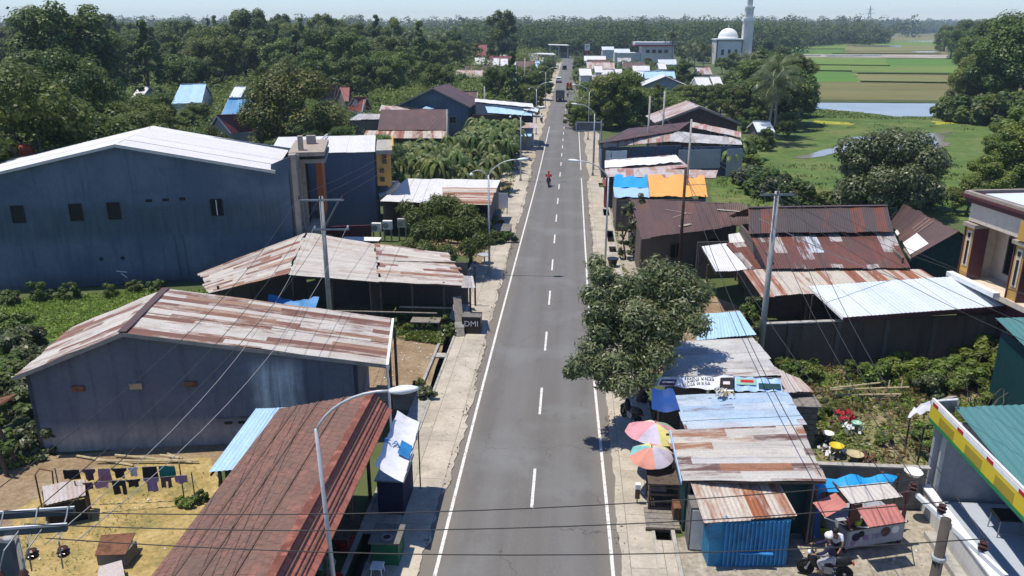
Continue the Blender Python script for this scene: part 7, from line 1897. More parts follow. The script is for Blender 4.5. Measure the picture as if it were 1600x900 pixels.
# mosque
t = thing('mosque', 'white mosque with smooth white dome', 'mosque', W(1140, 101))
b0 = W(1117, 101); b1 = W(1158, 101); wd_ = b1.x - b0.x; hz = 7.9 + 0
c0 = Vector(((b0.x + b1.x) / 2, b0.y + wd_ / 2, 0)); zt = 18 - (60 - 38) / 1250 * (b0.y * 1.0) 
m = MB(); m.box((c0.x, c0.y, zt / 2), (wd_, wd_, zt)); m.build('hall', M['wall_white'], t)
m = MB(); m.box((c0.x, c0.y, zt + .25), (wd_ + .8, wd_ + .8, .5)); m.build('cornice', M['white_paint'], t)
rr = wd_ * .37
m = MB(); m.lathe((c0.x, c0.y, zt + .5), [(rr * 1.02, 0), (rr * 1.02, .6)] + [(rr * math.cos(a), .6 + rr * .92 * math.sin(a)) for a in np.linspace(0, 1.5, 12)], 28); m.build('dome', M['white_paint'], t, True)
m = MB(); m.lathe((c0.x, c0.y, zt + 1.0 + rr * .9), [(.25, 0), (.12, .6), (.3, 1.0), (.05, 1.6), (.02, 2.2)], 8); m.build('finial', M['galv'], t)
for s in (-1, 1): m = MB(); m.box((c0.x + s * wd_ * .46, c0.y - wd_ / 2 - .06, zt / 2), (.5, .2, zt - .3)); m.build('dark_pilaster', M['concrete_dark'], t)
m = MB(); m.box((c0.x, c0.y - wd_ / 2 - .06, zt - .35), (wd_, .2, .4)); m.build('dark_band', M['concrete_dark'], t)
for k in range(3): window(t, (c0.x + (k - 1) * wd_ * .25, c0.y - wd_ / 2, zt * .5), 1.2, 2.6, (1, 0, 0), 'wall_grey')
pc = W(1167, 101); 
m = MB(); m.box((pc.x - 1, pc.y + 2, 3.6), (8.5, 5, .5)); m.build('porch_roof', M['white_paint'], t); m = MB(); m.box((pc.x - 1, pc.y - .55, 3.35), (8.6, .15, .3)); m.build('porch_edge', M['red_paint'], t)
for dx_ in (-4.5, -1.5, 2.5): m = MB(); m.box((pc.x + dx_, pc.y, 1.7), (.35, .35, 3.4)); m.build('porch_post', M['wall_white'], t)
t = thing('minaret', 'tall white stepped minaret beside the mosque, cut by the picture top', 'minaret', pc)
px_ = wd_ * .36
for nm, w_, z0_, z1_ in (('shaft', px_, 0, 19.5), ('balcony', px_ * 1.2, 19.5, 20.6), ('upper_shaft', px_ * .78, 20.6, 25), ('upper_balcony', px_ * .95, 25, 25.8), ('lantern', px_ * .5, 25.8, 31)):
    m = MB(); m.box((pc.x, pc.y + 5, (z0_ + z1_) / 2), (w_, w_, z1_ - z0_)); m.build(nm, M['wall_white' if 'balcony' not in nm else 'white_paint'], t)
m = MB(); m.lathe((pc.x, pc.y + 5, 31), [(px_ * .36, 0), (px_ * .3, 1.6), (px_ * .12, 3), (.1, 5)], 12); m.build('spire', M['galv'], t)
# village far over the paddies
vil = [(1185, 52, 'tin_red'), (1198, 53, 'tin_salmon'), (1212, 52.5, 'tin_white'), (1226, 53, 'tin_white'), (1240, 54, 'tin_red'), (1258, 53, 'tin_salmon'), (1272, 53, 'tin_red'), (1284, 54, 'tin_salmon')]
for k, (x, y, mt) in enumerate(vil):
    p = W(x, 66, 0); p.y += k % 3 * 8
    t = thing('village_house', 'far village house over the paddies with ' + {'tin_red': 'a red roof', 'tin_salmon': 'a salmon roof', 'tin_white': 'a white roof'}[mt], 'house', p, 'far village houses')
    hw_ = 5.5; m = MB(); m.wall(p - Vector((hw_, 0, 0)), p + Vector((hw_, 0, 0)), 4.2, t=8); m.build('wall', M['wall_white'], t)
    m = MB(); m.slab([p + Vector((-hw_ - 1, -1, 4)), p + Vector((hw_ + 1, -1, 4)), p + Vector((hw_ + 1, 4, 7.5)), p + Vector((-hw_ - 1, 4, 7.5))], .2); m.slab([p + Vector((-hw_ - 1, 9, 4)), p + Vector((hw_ + 1, 9, 4)), p + Vector((hw_ + 1, 4.02, 7.5)), p + Vector((-hw_ - 1, 4.02, 7.5))], .2); m.build('roof', M[mt], t)
t = thing('pylon', 'tiny lattice power pylon on the hazy horizon', 'pylon', (W(1355, 52).x * .9, W(1355, 52).y * .9, 0))
o = Vector(t.location); m = MB()
for sx in (-1, 1):
    for sy in (-1, 1): m.path([o + Vector((sx * 5, sy * 5, 0)), o + Vector((sx * 1.2, sy * 1.2, 42)), o + Vector((0, 0, 52))], .35, 4)
for z in range(4, 44, 5):
    k = 5 - 3.8 * z / 42; m.beam(o + Vector((-k, -k, z)), o + Vector((k, -k, z + 4)), .3, .3); m.beam(o + Vector((k, -k, z)), o + Vector((-k, -k, z + 4)), .3, .3)
m.build('lattice', M['steel'], t); m = MB(); m.beam(o + Vector((-9, 0, 38)), o + Vector((9, 0, 38)), .6, .6); m.beam(o + Vector((-7, 0, 45)), o + Vector((7, 0, 45)), .6, .6); m.build('arms', M['steel'], t)

# ------------------------------------------------------------------ foliage
def leaf_mesh(name, pts, nrm, size, aspect, tint, mat, seed=0, bend=.0):
    g = np.random.default_rng(seed); n = len(pts)
    nrm = nrm / np.maximum(1e-6, np.linalg.norm(nrm, axis=1))[:, None]
    ref = g.normal(size=(n, 3)); ax = np.cross(nrm, ref); ax /= np.maximum(1e-6, np.linalg.norm(ax, axis=1))[:, None]
    ay = np.cross(nrm, ax)
    L = (size * .5)[:, None]; Wd = (size * .5 * aspect)[:, None]
    v = np.empty((n, 4, 3)); v[:, 0] = pts - ax * L; v[:, 1] = pts + ay * Wd - ax * L * .1 + nrm * L * bend; v[:, 2] = pts + ax * L; v[:, 3] = pts - ay * Wd - ax * L * .1 + nrm * L * bend
    me = bpy.data.meshes.new(name)
    me.vertices.add(n * 4); me.vertices.foreach_set('co', v.reshape(-1))
    me.loops.add(n * 4); me.loops.foreach_set('vertex_index', np.arange(n * 4))
    me.polygons.add(n); me.polygons.foreach_set('loop_start', np.arange(n) * 4); me.polygons.foreach_set('loop_total', np.full(n, 4))
    me.update(calc_edges=True)
    at_ = me.attributes.new('tint', 'FLOAT', 'FACE'); at_.data.foreach_set('value', np.clip(tint, 0, 1).astype(np.float32))
    me.materials.append(mat)
    return me
def clump_leaves(C, Rr, per, size, g, flat=.8, up=.35, shell=.55, jit=.13):
    """leaves spread in the outer shell of every clump"""
    P = []; N = []; T = []; Sz = []
    for i, (c, r) in enumerate(zip(C, Rr)):
        k = int(per * (r / np.mean(Rr)) ** 2)
        d = g.normal(size=(k, 3)); d /= np.linalg.norm(d, axis=1)[:, None]
        rad = r * (shell + (1 - shell) * g.random(k) ** .6) * (1 + jit * g.normal(size=k))
        p = c + d * rad[:, None] * np.array([1, 1, flat])
        n_ = d + g.normal(size=(k, 3)) * .42 + np.array([0, 0, up])
        P.append(p); N.append(n_); T.append(np.clip(g.normal(.45 + .25 * (g.random() - .5), .22, k), 0, 1)); Sz.append(size * g.uniform(.65, 1.35, k))
    return np.concatenate(P), np.concatenate(N), np.concatenate(T), np.concatenate(Sz)
def crown_clumps(g, n, rx, h0, h1, shape='round'):
    C = []; Rr = []
    for i in range(n):
        u = g.random(); a = g.random() * 2 * PI
        if shape == 'cone': z = u ** .9; rad = (1 - z) * .92 + .10
        elif shape == 'spread': z = .35 + .65 * g.random() ** .7; rad = math.sqrt(max(0, 1 - ((z - .55) / .62) ** 2))
        else: z = g.random(); rad = math.sqrt(max(.03, 1 - ((z - .42) / .6) ** 2))
        q = rad * (.35 + .65 * g.random() ** .5)
        C.append((math.cos(a) * q * rx, math.sin(a) * q * rx, h0 + z * (h1 - h0))); Rr.append(rx * g.uniform(.20, .36) * (.6 if shape == 'cone' else 1))
    return np.array(C), np.array(Rr)
def limbs(h0, C, r0, g, k=7, bend=.3, mat='bark', name='trunk'):
    m = MB(); top = Vector((g.normal() * .3, g.normal() * .3, h0))
    m.path([(0, 0, -.3), (g.normal() * .08, g.normal() * .08, h0 * .5), top], [r0 * 1.25, r0 * .9, r0 * .75], 8)
    idx = g.permutation(len(C))[:k]
    for i in idx:
        c = Vector(C[i]); mid = top.lerp(c, .5) + Vector((g.normal() * .2, g.normal() * .2, .25))
        m.path([top - Vector((0, 0, .1)), mid, c], [r0 * .55, r0 * .35, r0 * .10], 6)
    off = m.v
    me = bpy.data.meshes.new(name); me.from_pydata(m.v, [], m.f); me.materials.append(M[mat]); me.polygons.foreach_set('use_smooth', [True] * len(me.polygons))
    return me
def make_tree(name, label, cat, loc, seed, rx, h, base, n, per, size, mat, shape='round', group=None, asp=.5, up=.6, bark='bark', r0=None, flat=.8, shell=.68):
    g = np.random.default_rng(seed)
    C, Rr = crown_clumps(g, n, rx, base, h, shape)
    t = thing(name, label, cat, loc, group)
    p, nn, tt, sz = clump_leaves(C, Rr, per, size, g, flat, up, shell)
    link('crown', leaf_mesh('crown', p, nn, sz, asp, tt, M[mat], seed), None, t)
    link('trunk', limbs(base + (h - base) * .25, C, r0 or .035 * h, g, mat=bark), None, t)
    return t
def dup_tree(o, loc, label, scale, rz):
    c = dup(o, loc=loc, rz=rz, label=label, scale=scale); return c

# the mango by the right walk
def shaped_tree(name, label, base, spots, mat, size, per, bark='bark', seed=1, cat='tree', asp=.34, up=.55, r0=.2, jy=.9, split=1.4):
    """crown clumps given one by one: (place, height, radius)"""
    g = np.random.default_rng(seed); b = Vector(base)
    C = np.array([[*(Vector(s[0]) - b)] for s in spots]); Rr = np.array([s[1] for s in spots])
    C[:, 1] += g.uniform(-jy, jy, len(C))
    t = thing(name, label, cat, b)
    p, nn, tt, sz = clump_leaves(C, Rr, per, size, g, .85, up, .3)
    keep = p[:, 2] > .15
    link('crown', leaf_mesh('crown', p[keep], nn[keep], sz[keep], asp, tt[keep], M[mat], seed, .12), None, t)
    link('trunk', limbs(split, C, r0, g, k=12, mat=bark), None, t)
    return t
zm = lambda y: 7.2 - (y - 415) * (4.2 / 185)
sp = []
for x, y, r_ in ((932, 418, .62), (938, 430, .6), (945, 440, .8), (938, 476, .8), (925, 500, .6), (940, 515, .8), (975, 452, .7), (925, 455, .72), (960, 468, .95), (1000, 448, 1.0), (1030, 432, 1.0), (1062, 436, .95), (1090, 455, .85), (1075, 478, 1.05), (1040, 470, 1.1), (1000, 488, 1.1), (965, 505, 1.0), (1062, 508, .95), (1088, 500, .75), (1030, 515, 1.1), (990, 530, 1.05), (950, 535, .9), (925, 548, .8), (905, 562, .7), (893, 580, .5), (935, 575, .8), (965, 568, .95), (1000, 565, .95), (1030, 552, .9), (975, 595, .75), (948, 598, .6), (1008, 592, .7), (1050, 535, .8)):
    sp.append((W(x, y, zm(y)), r_ * .88))
shaped_tree('mango_tree', 'big mango tree leaning over the right walk beside the stalls', W(998, 628, 0), sp, 'leaf_mango', .235, 820, seed=4, r0=.19)
zt_ = lambda y: 5.2 - (y - 312) * (3.3 / 95)
sp = [(W(x, y, zt_(y)), r_) for x, y, r_ in ((632, 328, .7), (650, 340, .9), (672, 330, 1.0), (700, 322, 1.0), (725, 335, 1.0), (745, 355, .9), (752, 378, .8), (720, 362, 1.1), (690, 355, 1.2), (660, 362, 1.0), (640, 385, .7), (668, 388, .9), (700, 392, .9), (730, 390, .8), (680, 318, .7))]
shaped_tree('small_tree', 'small leafy green tree at the road end of the patched shack', W(735, 412, 0), sp, 'leaf_green', .27, 1300, seed=9, r0=.14, jy=.8, split=1.5)
make_tree('tree', 'round dark green tree standing alone in the marsh behind the tiered house', 'tree', (32.0, 81.5, 0), 11, 5.3, 7.5, .7, 46, 800, .33, 'leaf_mango', 'round', asp=.6, r0=.28)
make_tree('tree', 'golden green broad tree between the blue and the red roofed houses', 'tree', (-37.5, 108, 0), 12, 6.6, 11.5, 1.5, 60, 650, .38, 'leaf_gold', 'round', asp=.6)
# leafy understory kinds
BG = 'shrubs around the yards'
sh = [make_tree('shrub', 'leafy green shrub at the foot of a wall or yard edge', 'shrub', (0, 0, -50), 30 + k, 1.0, 1.35, .15, 14, 190, .20, mt, 'round', BG, asp=.6, r0=.05) for k, mt in enumerate(('leaf_green', 'leaf_yellow_green', 'leaf_dark', 'leaf_mango'))]
used = set()
def place(src, loc, label, scale, rz):
    if src.name not in used:
        used.add(src.name); src.location = loc; src.rotation_euler = (0, 0, rz); src.scale = (scale,) * 3 if not isinstance(scale, tuple) else scale
        if label: src['label'] = label
        return src
    return dup(src, loc=loc, rz=rz, label=label, scale=scale)
r = random.Random(12)
SH = [(1215, 585, .9, 0), (1240, 590, 1.0, 2), (1265, 585, 1.0, 0), (1225, 572, .8, 2), (1335, 582, .9, 2), (1365, 588, 1.1, 1), (1385, 578, .9, 1), (1410, 570, 1.0, 1), (1440, 596, 1.3, 0), (1460, 585, 1.2, 0), (1480, 600, 1.4, 0), (1455, 615, 1.0, 3), (1500, 588, 1.3, 0), (1525, 575, 1.3, 1), (1545, 560, 1.4, 0), (1560, 545, 1.5, 1), (1580, 530, 1.7, 0), (1510, 560, 1.1, 1), (1268, 648, .8, 1), (1286, 640, .7, 0), (1380, 690, .5, 1), (1440, 682, .8, 0), (1455, 694, .8, 1), (1480, 670, .8, 1), (1545, 610, .9, 0), (1560, 630, .9, 1),
      (20, 520, 1.3, 0), (40, 545, 1.3, 3), (15, 560, 1.5, 3), (50, 580, 1.2, 3), (20, 590, 1.4, 0), (60, 600, 1.0, 3), (25, 630, 1.3, 3), (45, 650, 1.1, 3), (15, 665, 1.3, 0), (50, 690, 1.0, 3), (20, 710, 1.2, 2), (70, 700, .7, 3), (5, 620, 1.5, 2), (-15, 580, 1.5, 2), (85, 640, .8, 3),
      (285, 788, .3, 1), (300, 785, .36, 1), (314, 781, .3, 0), (665, 618, .5, 3), (655, 605, .4, 0), (690, 505, .55, 1), (660, 500, .5, 0), (635, 498, .5, 1), (700, 520, .5, 0), (640, 515, .4, 1), (675, 512, .5, 0), (1150, 850, .35, 0), (1125, 842, .3, 1),
      (770, 372, .9, 2), (795, 372, .7, 0), (775, 355, .8, 2), (60, 462, .8, 2), (110, 460, .7, 0), (170, 458, .6, 2), (210, 450, .6, 1), (245, 448, .6, 0), (20, 466, .8, 2),
      (1165, 545, .8, 3), (1175, 500, .9, 0), (1170, 520, .6, 3), (1180, 480, .8, 3)]
names_ = ['leafy mid green shrub at the foot of a wall or yard edge', 'bright light green shrub at the foot of a wall or yard edge', 'dark green shrub at the foot of a wall or yard edge', 'dull grey green shrub at the foot of a wall or yard edge']
for k in range(4): sh[k]['label'] = names_[k]
for x, y, s, k in SH:
    if x > 1200 and y < 740 and y > 525: s *= .8; k = {0: 1, 2: 0}.get(k, k)
    p = W(x, y + s * 9); place(sh[k], (p.x, p.y, .0), None, (s * r.uniform(.9, 1.1), s * r.uniform(.9, 1.1), s * r.uniform(.8, 1.15)), r.uniform(0, 6.28))
# papaya like big leaf plants at the right lot
# slim trees by the brown house
for k, (x, y, h_) in enumerate(((978, 405, 4.6), (992, 398, 5.2))):
    p = W(x, y); make_tree('slim_tree', ['slim sparse tree left of its twin before the plain brown roof', 'slim sparse tree right of its twin before the plain brown roof'][k], 'tree', p, 60 + k, .75, h_, .6, 26, 70, .24, 'leaf_mango', 'round', asp=.4, r0=.07)
# banana grove
def banana_mesh(seed):
    g = random.Random(seed); m = MB(); T = []
    st = MB(); h = 2.4; st.path([(0, 0, 0), (.05, 0, h * .5), (.1, .05, h)], [.16, .13, .08], 8)
    for k in range(12):
        a = k * 2.4 + g.uniform(-.3, .3); L = g.uniform(1.9, 2.7); wd = g.uniform(.17, .25); lift = g.uniform(.5, 1.35)
        d = Vector((math.cos(a), math.sin(a), 0)); s = Vector((-d.y, d.x, 0)); n = 8; prev = None; tv = g.random()
        for i in range(n + 1):
            u = i / n; p = Vector((.1, .05, h)) + d * L * (.15 * u + .85 * u * math.cos(u * .5)) * .9 + Vector((0, 0, L * (lift * u - (lift + .25) * u * u)))
            w_ = wd * (math.sin(PI * min(1, u * .93 + .07)) ** .55) + .02
            row = [p - s * w_ - Vector((0, 0, .25 * w_)), p + Vector((0, 0, .05)), p + s * w_ - Vector((0, 0, .25 * w_))]
            if prev:
                m.face([prev[0], prev[1], row[1], row[0]]); m.face([prev[1], prev[2], row[2], row[1]]); q = tv * .6 + g.uniform(0, .4); T += [q, min(1, q + .12)]
            prev = row
    me = bpy.data.meshes.new('leaves'); me.from_pydata(m.v, [], m.f); me.materials.append(M['leaf_banana']); me.attributes.new('tint', 'FLOAT', 'FACE').data.foreach_set('value', T)
    ms = bpy.data.meshes.new('stem'); ms.from_pydata(st.v, [], st.f); ms.materials.append(M['leaf_mango'])
    ms.attributes.new('tint', 'FLOAT', 'FACE').data.foreach_set('value', [.7] * len(ms.polygons))
    return me, ms
BN = []
for k in range(4):
    t = thing('banana_plant', 'banana plant in the grove left of the road', 'banana plant', (0, 0, -50), 'banana plants in the grove'); a_, b_ = banana_mesh(k); link('leaves', a_, None, t); link('stem', b_, None, t); BN.append(t)
for k in range(130):
    y = r.uniform(83, 124); x = r.uniform(-14.5 if y > 102 else (-23 if y > 86 else -16), -7.6)
    place(BN[k % 4], (x, y, 0), None, (lambda q: (q, q, q * r.uniform(1.15, 1.6)))(r.uniform(.75, 1.1)), r.uniform(0, 6.28))
for x, y in ((1060, 150), (1075, 150), (1120, 152), (1145, 150), (1140, 165), (1150, 255), (1135, 262), (540, 150), (600, 140), (640, 135), (720, 130), (745, 128)):
    p = W(x, y + 12); place(BN[r.randrange(4)], (p.x, p.y, 0), 'banana plant among the houses and trees away from the grove', r.uniform(1.0, 1.5), r.uniform(0, 6.28))
# coconut palms
def palm_mesh(seed, h):
    g = random.Random(seed); m = MB(); T = []
    st = MB(); st.path([(0, 0, -.2), (.25, .1, h * .35), (.45, .2, h * .7), (.5, .25, h)], [.24, .17, .14, .13], 8)
    top = Vector((.5, .25, h))
    for k in range(24):
        a = k * 2.4 + g.uniform(-.2, .2); L = g.uniform(3.6, 4.8); e = 1.25 - 1.9 * (k / 24) + g.uniform(-.12, .12); dry = k > 20
        d = Vector((math.cos(a), math.sin(a), 0)); s = Vector((-d.y, d.x, 0)); n = 11; prev = None
        P = []
        for i in range(n + 1):
            u = i / n; ang = e - 1.5 * u * u - .25 * u
            P.append(top if i == 0 else P[-1] + (d * math.cos(ang) + Vector((0, 0, math.sin(ang)))) * L / n)
        for i in range(1, n + 1):
            u = i / n; ll = 1.05 * math.sin(PI * (.12 + .83 * u)) ** .7
            ax = (P[i] - P[i - 1]).normalized()
            for sd in (-1, 1):
                for q in (0, .5):
                    b0 = P[i - 1].lerp(P[i], q); b1 = b0 + ax * .14; tip = b0 + (s * sd * .72 + ax * .45 - Vector((0, 0, .55))) * ll * g.uniform(.85, 1.1)
                    m.face([b0, b1, tip + ax * .03, tip]); T.append((.9 if dry else .35) + g.uniform(-.25, .25))
            m.face([P[i - 1] + s * .04, P[i] + s * .03, P[i] - s * .03, P[i - 1] - s * .04]); T.append(.85)
    me = bpy.data.meshes.new('fronds'); me.from_pydata(m.v, [], m.f); me.materials.append(M['leaf_palm']); me.attributes.new('tint', 'FLOAT', 'FACE').data.foreach_set('value', T)
    ms = bpy.data.meshes.new('trunk'); ms.from_pydata(st.v, [], st.f); ms.materials.append(M['bark_pale'])
    return me, ms
PL = []
for k in range(3):
    t = thing('coconut_palm', 'coconut palm rising out of the trees', 'palm', (0, 0, -60), 'coconut palms'); a_, b_ = palm_mesh(k + 3, 9.5 + k); link('fronds', a_, None, t); link('trunk', b_, None, t); PL.append(t)
place(PL[0], (30.6, 129, 0), 'large coconut palm with pale drooping fronds right of the gable house', (1.25, 1.25, 1.0), 0)
place(PL[1], (34.0, 137, 0), 'coconut palm just behind the large palm by the marsh', (1.2, 1.2, 1.05), 2)
for x, y, s in ((1098, 128, .9), (1085, 120, 1.0), (1072, 122, 1.0), (650, 118, 1.2), (690, 112, 1.2), (665, 122, 1.1), (615, 128, 1.0), (715, 110, 1.2), (1165, 150, 1.0), (1050, 112, 1.2), (580, 135, .9)):
    p = W(x, y); place(PL[r.randrange(3)], (p.x, p.y, hill(p.x, p.y)), None, s, r.uniform(0, 6.28))
# ------------------------------------------------------------------ wood left of the road and trees right of it
FK = []
FL = 'tree in the dense wood left of the road'
for k, (sd, mt, shp, rx, h, base, n, per, sz) in enumerate(((101, 'leaf_forest', 'round', 4.6, 12, 2.0, 34, 300, .42), (102, 'leaf_dark', 'round', 4.2, 12.5, 2.0, 32, 300, .40), (103, 'leaf_green', 'spread', 5.2, 11.5, 2.5, 32, 300, .42), (104, 'leaf_forest', 'spread', 4.8, 13, 2.5, 34, 290, .42), (105, 'leaf_dark', 'cone', 3.6, 15, 1.5, 36, 270, .40), (106, 'leaf_yellow_green', 'round', 4.0, 10, 1.2, 30, 300, .38))):
    FK.append(make_tree('forest_tree', FL, 'tree', (0, 0, -80 - k * 30), sd, rx, h, base, n, per, sz, mt, shp, 'trees of the wood left of the road', asp=.75, up=.75, r0=.28))
NK = []
for k, (sd, mt, shp, rx, h, base, n, per, sz) in enumerate(((111, 'leaf_dark', 'round', 4.6, 12, 1.5, 44, 420, .33), (112, 'leaf_dark', 'round', 4.4, 12, 1.5, 44, 420, .32), (113, 'leaf_forest', 'spread', 5.0, 11.5, 2.0, 44, 250, .42))):
    NK.append(make_tree('forest_tree', FL, 'tree', (0, 0, -300 - k * 30), sd, rx, h, base, n, per, sz, mt, shp, 'trees of the wood left of the road', asp=.7, up=.75, r0=.28))
BLD = [(o.location.x, o.location.y, 9.5 if o.location.y > 70 else 13) for o in bpy.data.objects if o.parent is None and o.get('category') in ('house', 'shed', 'shop', 'hall', 'shophouse', 'building', 'mosque', 'canopy') and o.location.y > 45]
BLD += [(-31, 62, 16), (-20, 75, 9), (-37.5, 108, 7), (-75, 158, 8)]
# sight lines that must stay open: the roofs seen over the wood (place on the grid, lowest visible row)
OPEN = [(262, 330, 135, 165), (340, 410, 153, 208), (378, 432, 138, 158), (492, 578, 132, 178), (545, 600, 172, 190), (585, 702, 160, 215), (628, 735, 135, 170), (712, 845, 142, 230), (735, 812, 77, 110), (818, 900, 55, 92), (200, 224, 140, 155), (358, 378, 142, 153)]
OPEN += NEWOPEN
def blocks(x, y, z0, h, rad):
    sx, sy0 = screen(x, y, z0); _, sy1 = screen(x, y, z0 + h * .95); wr = rad * 1250 / max(20, y)
    for a, b, c_, d_ in OPEN:
        if sx + wr > a and sx - wr < b and sy0 > d_ - 1 and sy1 < d_ - 2: return True
    return False
cnt = 0; y = 66.0
r = random.Random(21)
while y < 460 and cnt < 285:
    sp_ = 6.6 + y * .022
    xl = -(y * .73 + 14) ; xr = -13 if y > 112 else -19
    x = xl + r.uniform(0, sp_)
    while x < xr:
        X, Y = x + r.uniform(-.3, .3) * sp_, y + r.uniform(-.35, .35) * sp_
        near = Y < 105
        src = NK[r.randrange(3)] if near else FK[[0, 0, 1, 1, 2, 3, 3, 4, 5, 2][r.randrange(10)]]
        s = r.uniform(.66, 1.12) * (1.0 if Y < 180 else 1.08) * (.86 if screen(X, Y, 0)[0] < 330 and Y > 130 else 1) * (.8 if X > -40 and Y < 240 else 1)
        z0_ = hill(X, Y); h_ = 12 * s; rad = 4.4 * s
        if not any((X - bx) ** 2 + (Y - by) ** 2 < (br * .55 + rad * .8) ** 2 for bx, by, br in BLD) and not (X > -17 and 60 < Y < 118):
            k = 0
            while blocks(X, Y, z0_, 12 * s, 4.4 * s) and k < 4: s *= .72; k += 1
            if k < 4:
                place(src, (X, Y, z0_), None, (s, s, s * r.uniform(.88, 1.15)), r.uniform(0, 6.28)); cnt += 1
        x += sp_
    y += sp_ * .9
for x, y, Y, s, k, lb in ((105, 12, 150, 1.5, 3, 'tallest broad tree standing above the wood at upper left'), (75, 25, 156, 1.35, 0, 'tall tree just left of the tallest one at upper left'), (140, 25, 152, 1.3, 1, 'tall tree just right of the tallest one at upper left'), (230, 27, 165, 1.25, 4, 'dark pointed tree rising above the wood'), (395, 15, 260, 1.5, 1, 'tall broad tree on the wood skyline above the sky blue roof'), (370, 22, 265, 1.3, 0, 'tree on the wood skyline left of the broad skyline tree'), (505, 22, 300, 1.3, 1, 'dark knob of a tree on the skyline above the red roofs'), (590, 22, 320, 1.3, 4, 'pointed tree on the skyline above the brown long roof'), (785, 17, 330, 1.5, 1, 'tall dark tree on the skyline left of the road end')):
    u = (x - 800) / 1250; X = u * (Y * math.cos(PITCH) + 0) * 1.0
    c, sn_ = math.cos(YAW), math.sin(YAW); zc_ = Y * .95 + 2; X0 = u * zc_; X, Yw = X0 * c - Y * sn_, X0 * sn_ + Y * c
    ztop = CAM_H - (y - 38) / 1250 * Y; z0_ = hill(X, Yw); hh = FK[k]['_h'] if '_h' in FK[k] else {0: 12.5, 1: 13, 2: 12, 3: 13.5, 4: 16, 5: 10.5}[k]
    sz = (ztop - z0_) / hh
    place(FK[k], (X, Yw, z0_), lb, (s, s, sz), r.uniform(0, 6.28))
# right of the road
RK = []
RL = 'tree among the houses right of the road'
RG = 'trees right of the road'
for k, (sd, mt, shp, rx, h, base, n, per, sz) in enumerate(((121, 'leaf_forest', 'round', 3.6, 8, 1.0, 36, 280, .34), (122, 'leaf_dark', 'round', 3.4, 8.2, 1.0, 34, 280, .34), (123, 'leaf_green', 'spread', 3.8, 7.5, 1.2, 34, 170, .46))):
    RK.append(make_tree('roadside_tree', RL, 'tree', (0, 0, -400 - k * 30), sd, rx, h, base, n, per, sz, mt, shp, RG, asp=.7, up=.75, r0=.2))
RT = [(898, 196, .8), (912, 190, .9), (900, 178, .8), (920, 184, 1.0), (945, 186, 1.05), (975, 184, 1.05), (1000, 180, 1.0), (1025, 168, .9), (1200, 215, .9), (1215, 208, 1.0), (1190, 206, .8), (1140, 172, .8), (1160, 182, .9), (1180, 188, 1.0), (1200, 198, .9), (1225, 200, 1.0), (1238, 192, 1.1), (1168, 204, .7), (1188, 218, .7), (1148, 190, .8), (1100, 172, .8), (1080, 168, .8), (1125, 178, .8), (1210, 178, 1.2), (1230, 210, .8), (1130, 150, .9), (1090, 140, .8), (1060, 150, .8), (1240, 150, 1.1), (1110, 140, .8), (1150, 150, .9), (905, 200, .75), (925, 195, .95), (945, 198, 1.05), (970, 196, 1.1), (990, 192, 1.0), (1008, 188, .95), (935, 178, 1.0), (960, 175, 1.05), (985, 172, 1.0), (915, 150, .9), (930, 145, 1.0), (950, 150, .9), (1065, 165, 1.1), (1090, 160, 1.0), (1045, 160, 1.0), (1120, 158, 1.0), (1100, 148, 1.2), (1070, 140, 1.2), (1150, 165, 1.1), (1170, 175, 1.2), (1215, 190, 1.3), (1235, 178, 1.3), (1240, 165, 1.2), (1205, 170, 1.3), (1180, 215, .9), (1195, 232, 1.0), (1225, 215, 1.1), (1215, 150, 1.3), (1185, 145, 1.3), (1160, 130, 1.2),
      (905, 112, 1.0), (925, 128, 1.0), (940, 120, 1.0), (955, 130, 1.1), (970, 112, 1.1), (990, 122, 1.2), (1010, 112, 1.2), (1030, 130, 1.0), (1060, 112, 1.3), (1010, 138, .8), (985, 104, 1.2), (950, 100, 1.2), (905, 98, 1.0), (930, 96, 1.2), (1045, 98, 1.3), (1075, 100, 1.5), (1085, 90, 1.5), (1100, 95, 1.5), (1105, 84, 1.6), (1180, 100, 1.3), (1195, 110, 1.3), (1145, 108, 1.1), (970, 92, 1.3), (1200, 95, 1.5), (1220, 100, 1.4), (1020, 115, 1.0), (1128, 112, 1.0),
      (1175, 245, .75)]
OPEN += [(984, 1058, 62, 100), (1112, 1182, 0, 84), (905, 930, 70, 90), (905, 944, 110, 120), (962, 976, 112, 120), (1010, 1050, 118, 140), (1090, 1132, 126, 135), (1090, 1114, 108, 117), (985, 1017, 60, 68), (940, 985, 70, 84), (1184, 1212, 194, 208), (1034, 1158, 163, 215), (870, 905, 55, 165)]
for x, y, s in RT:
    p = W(x, y + 4); s *= 1.0 if y > 135 else .85; k = 0
    while blocks(p.x, p.y, 0, 8 * s, 3.2 * s) and k < 7: s *= .82; k += 1
    place(RK[r.randrange(3)], (p.x, p.y, 0), None, (s, s, s * r.uniform(.9, 1.1)), r.uniform(0, 6.28))
RV = 'tree on the verge left of the road beyond the shops'
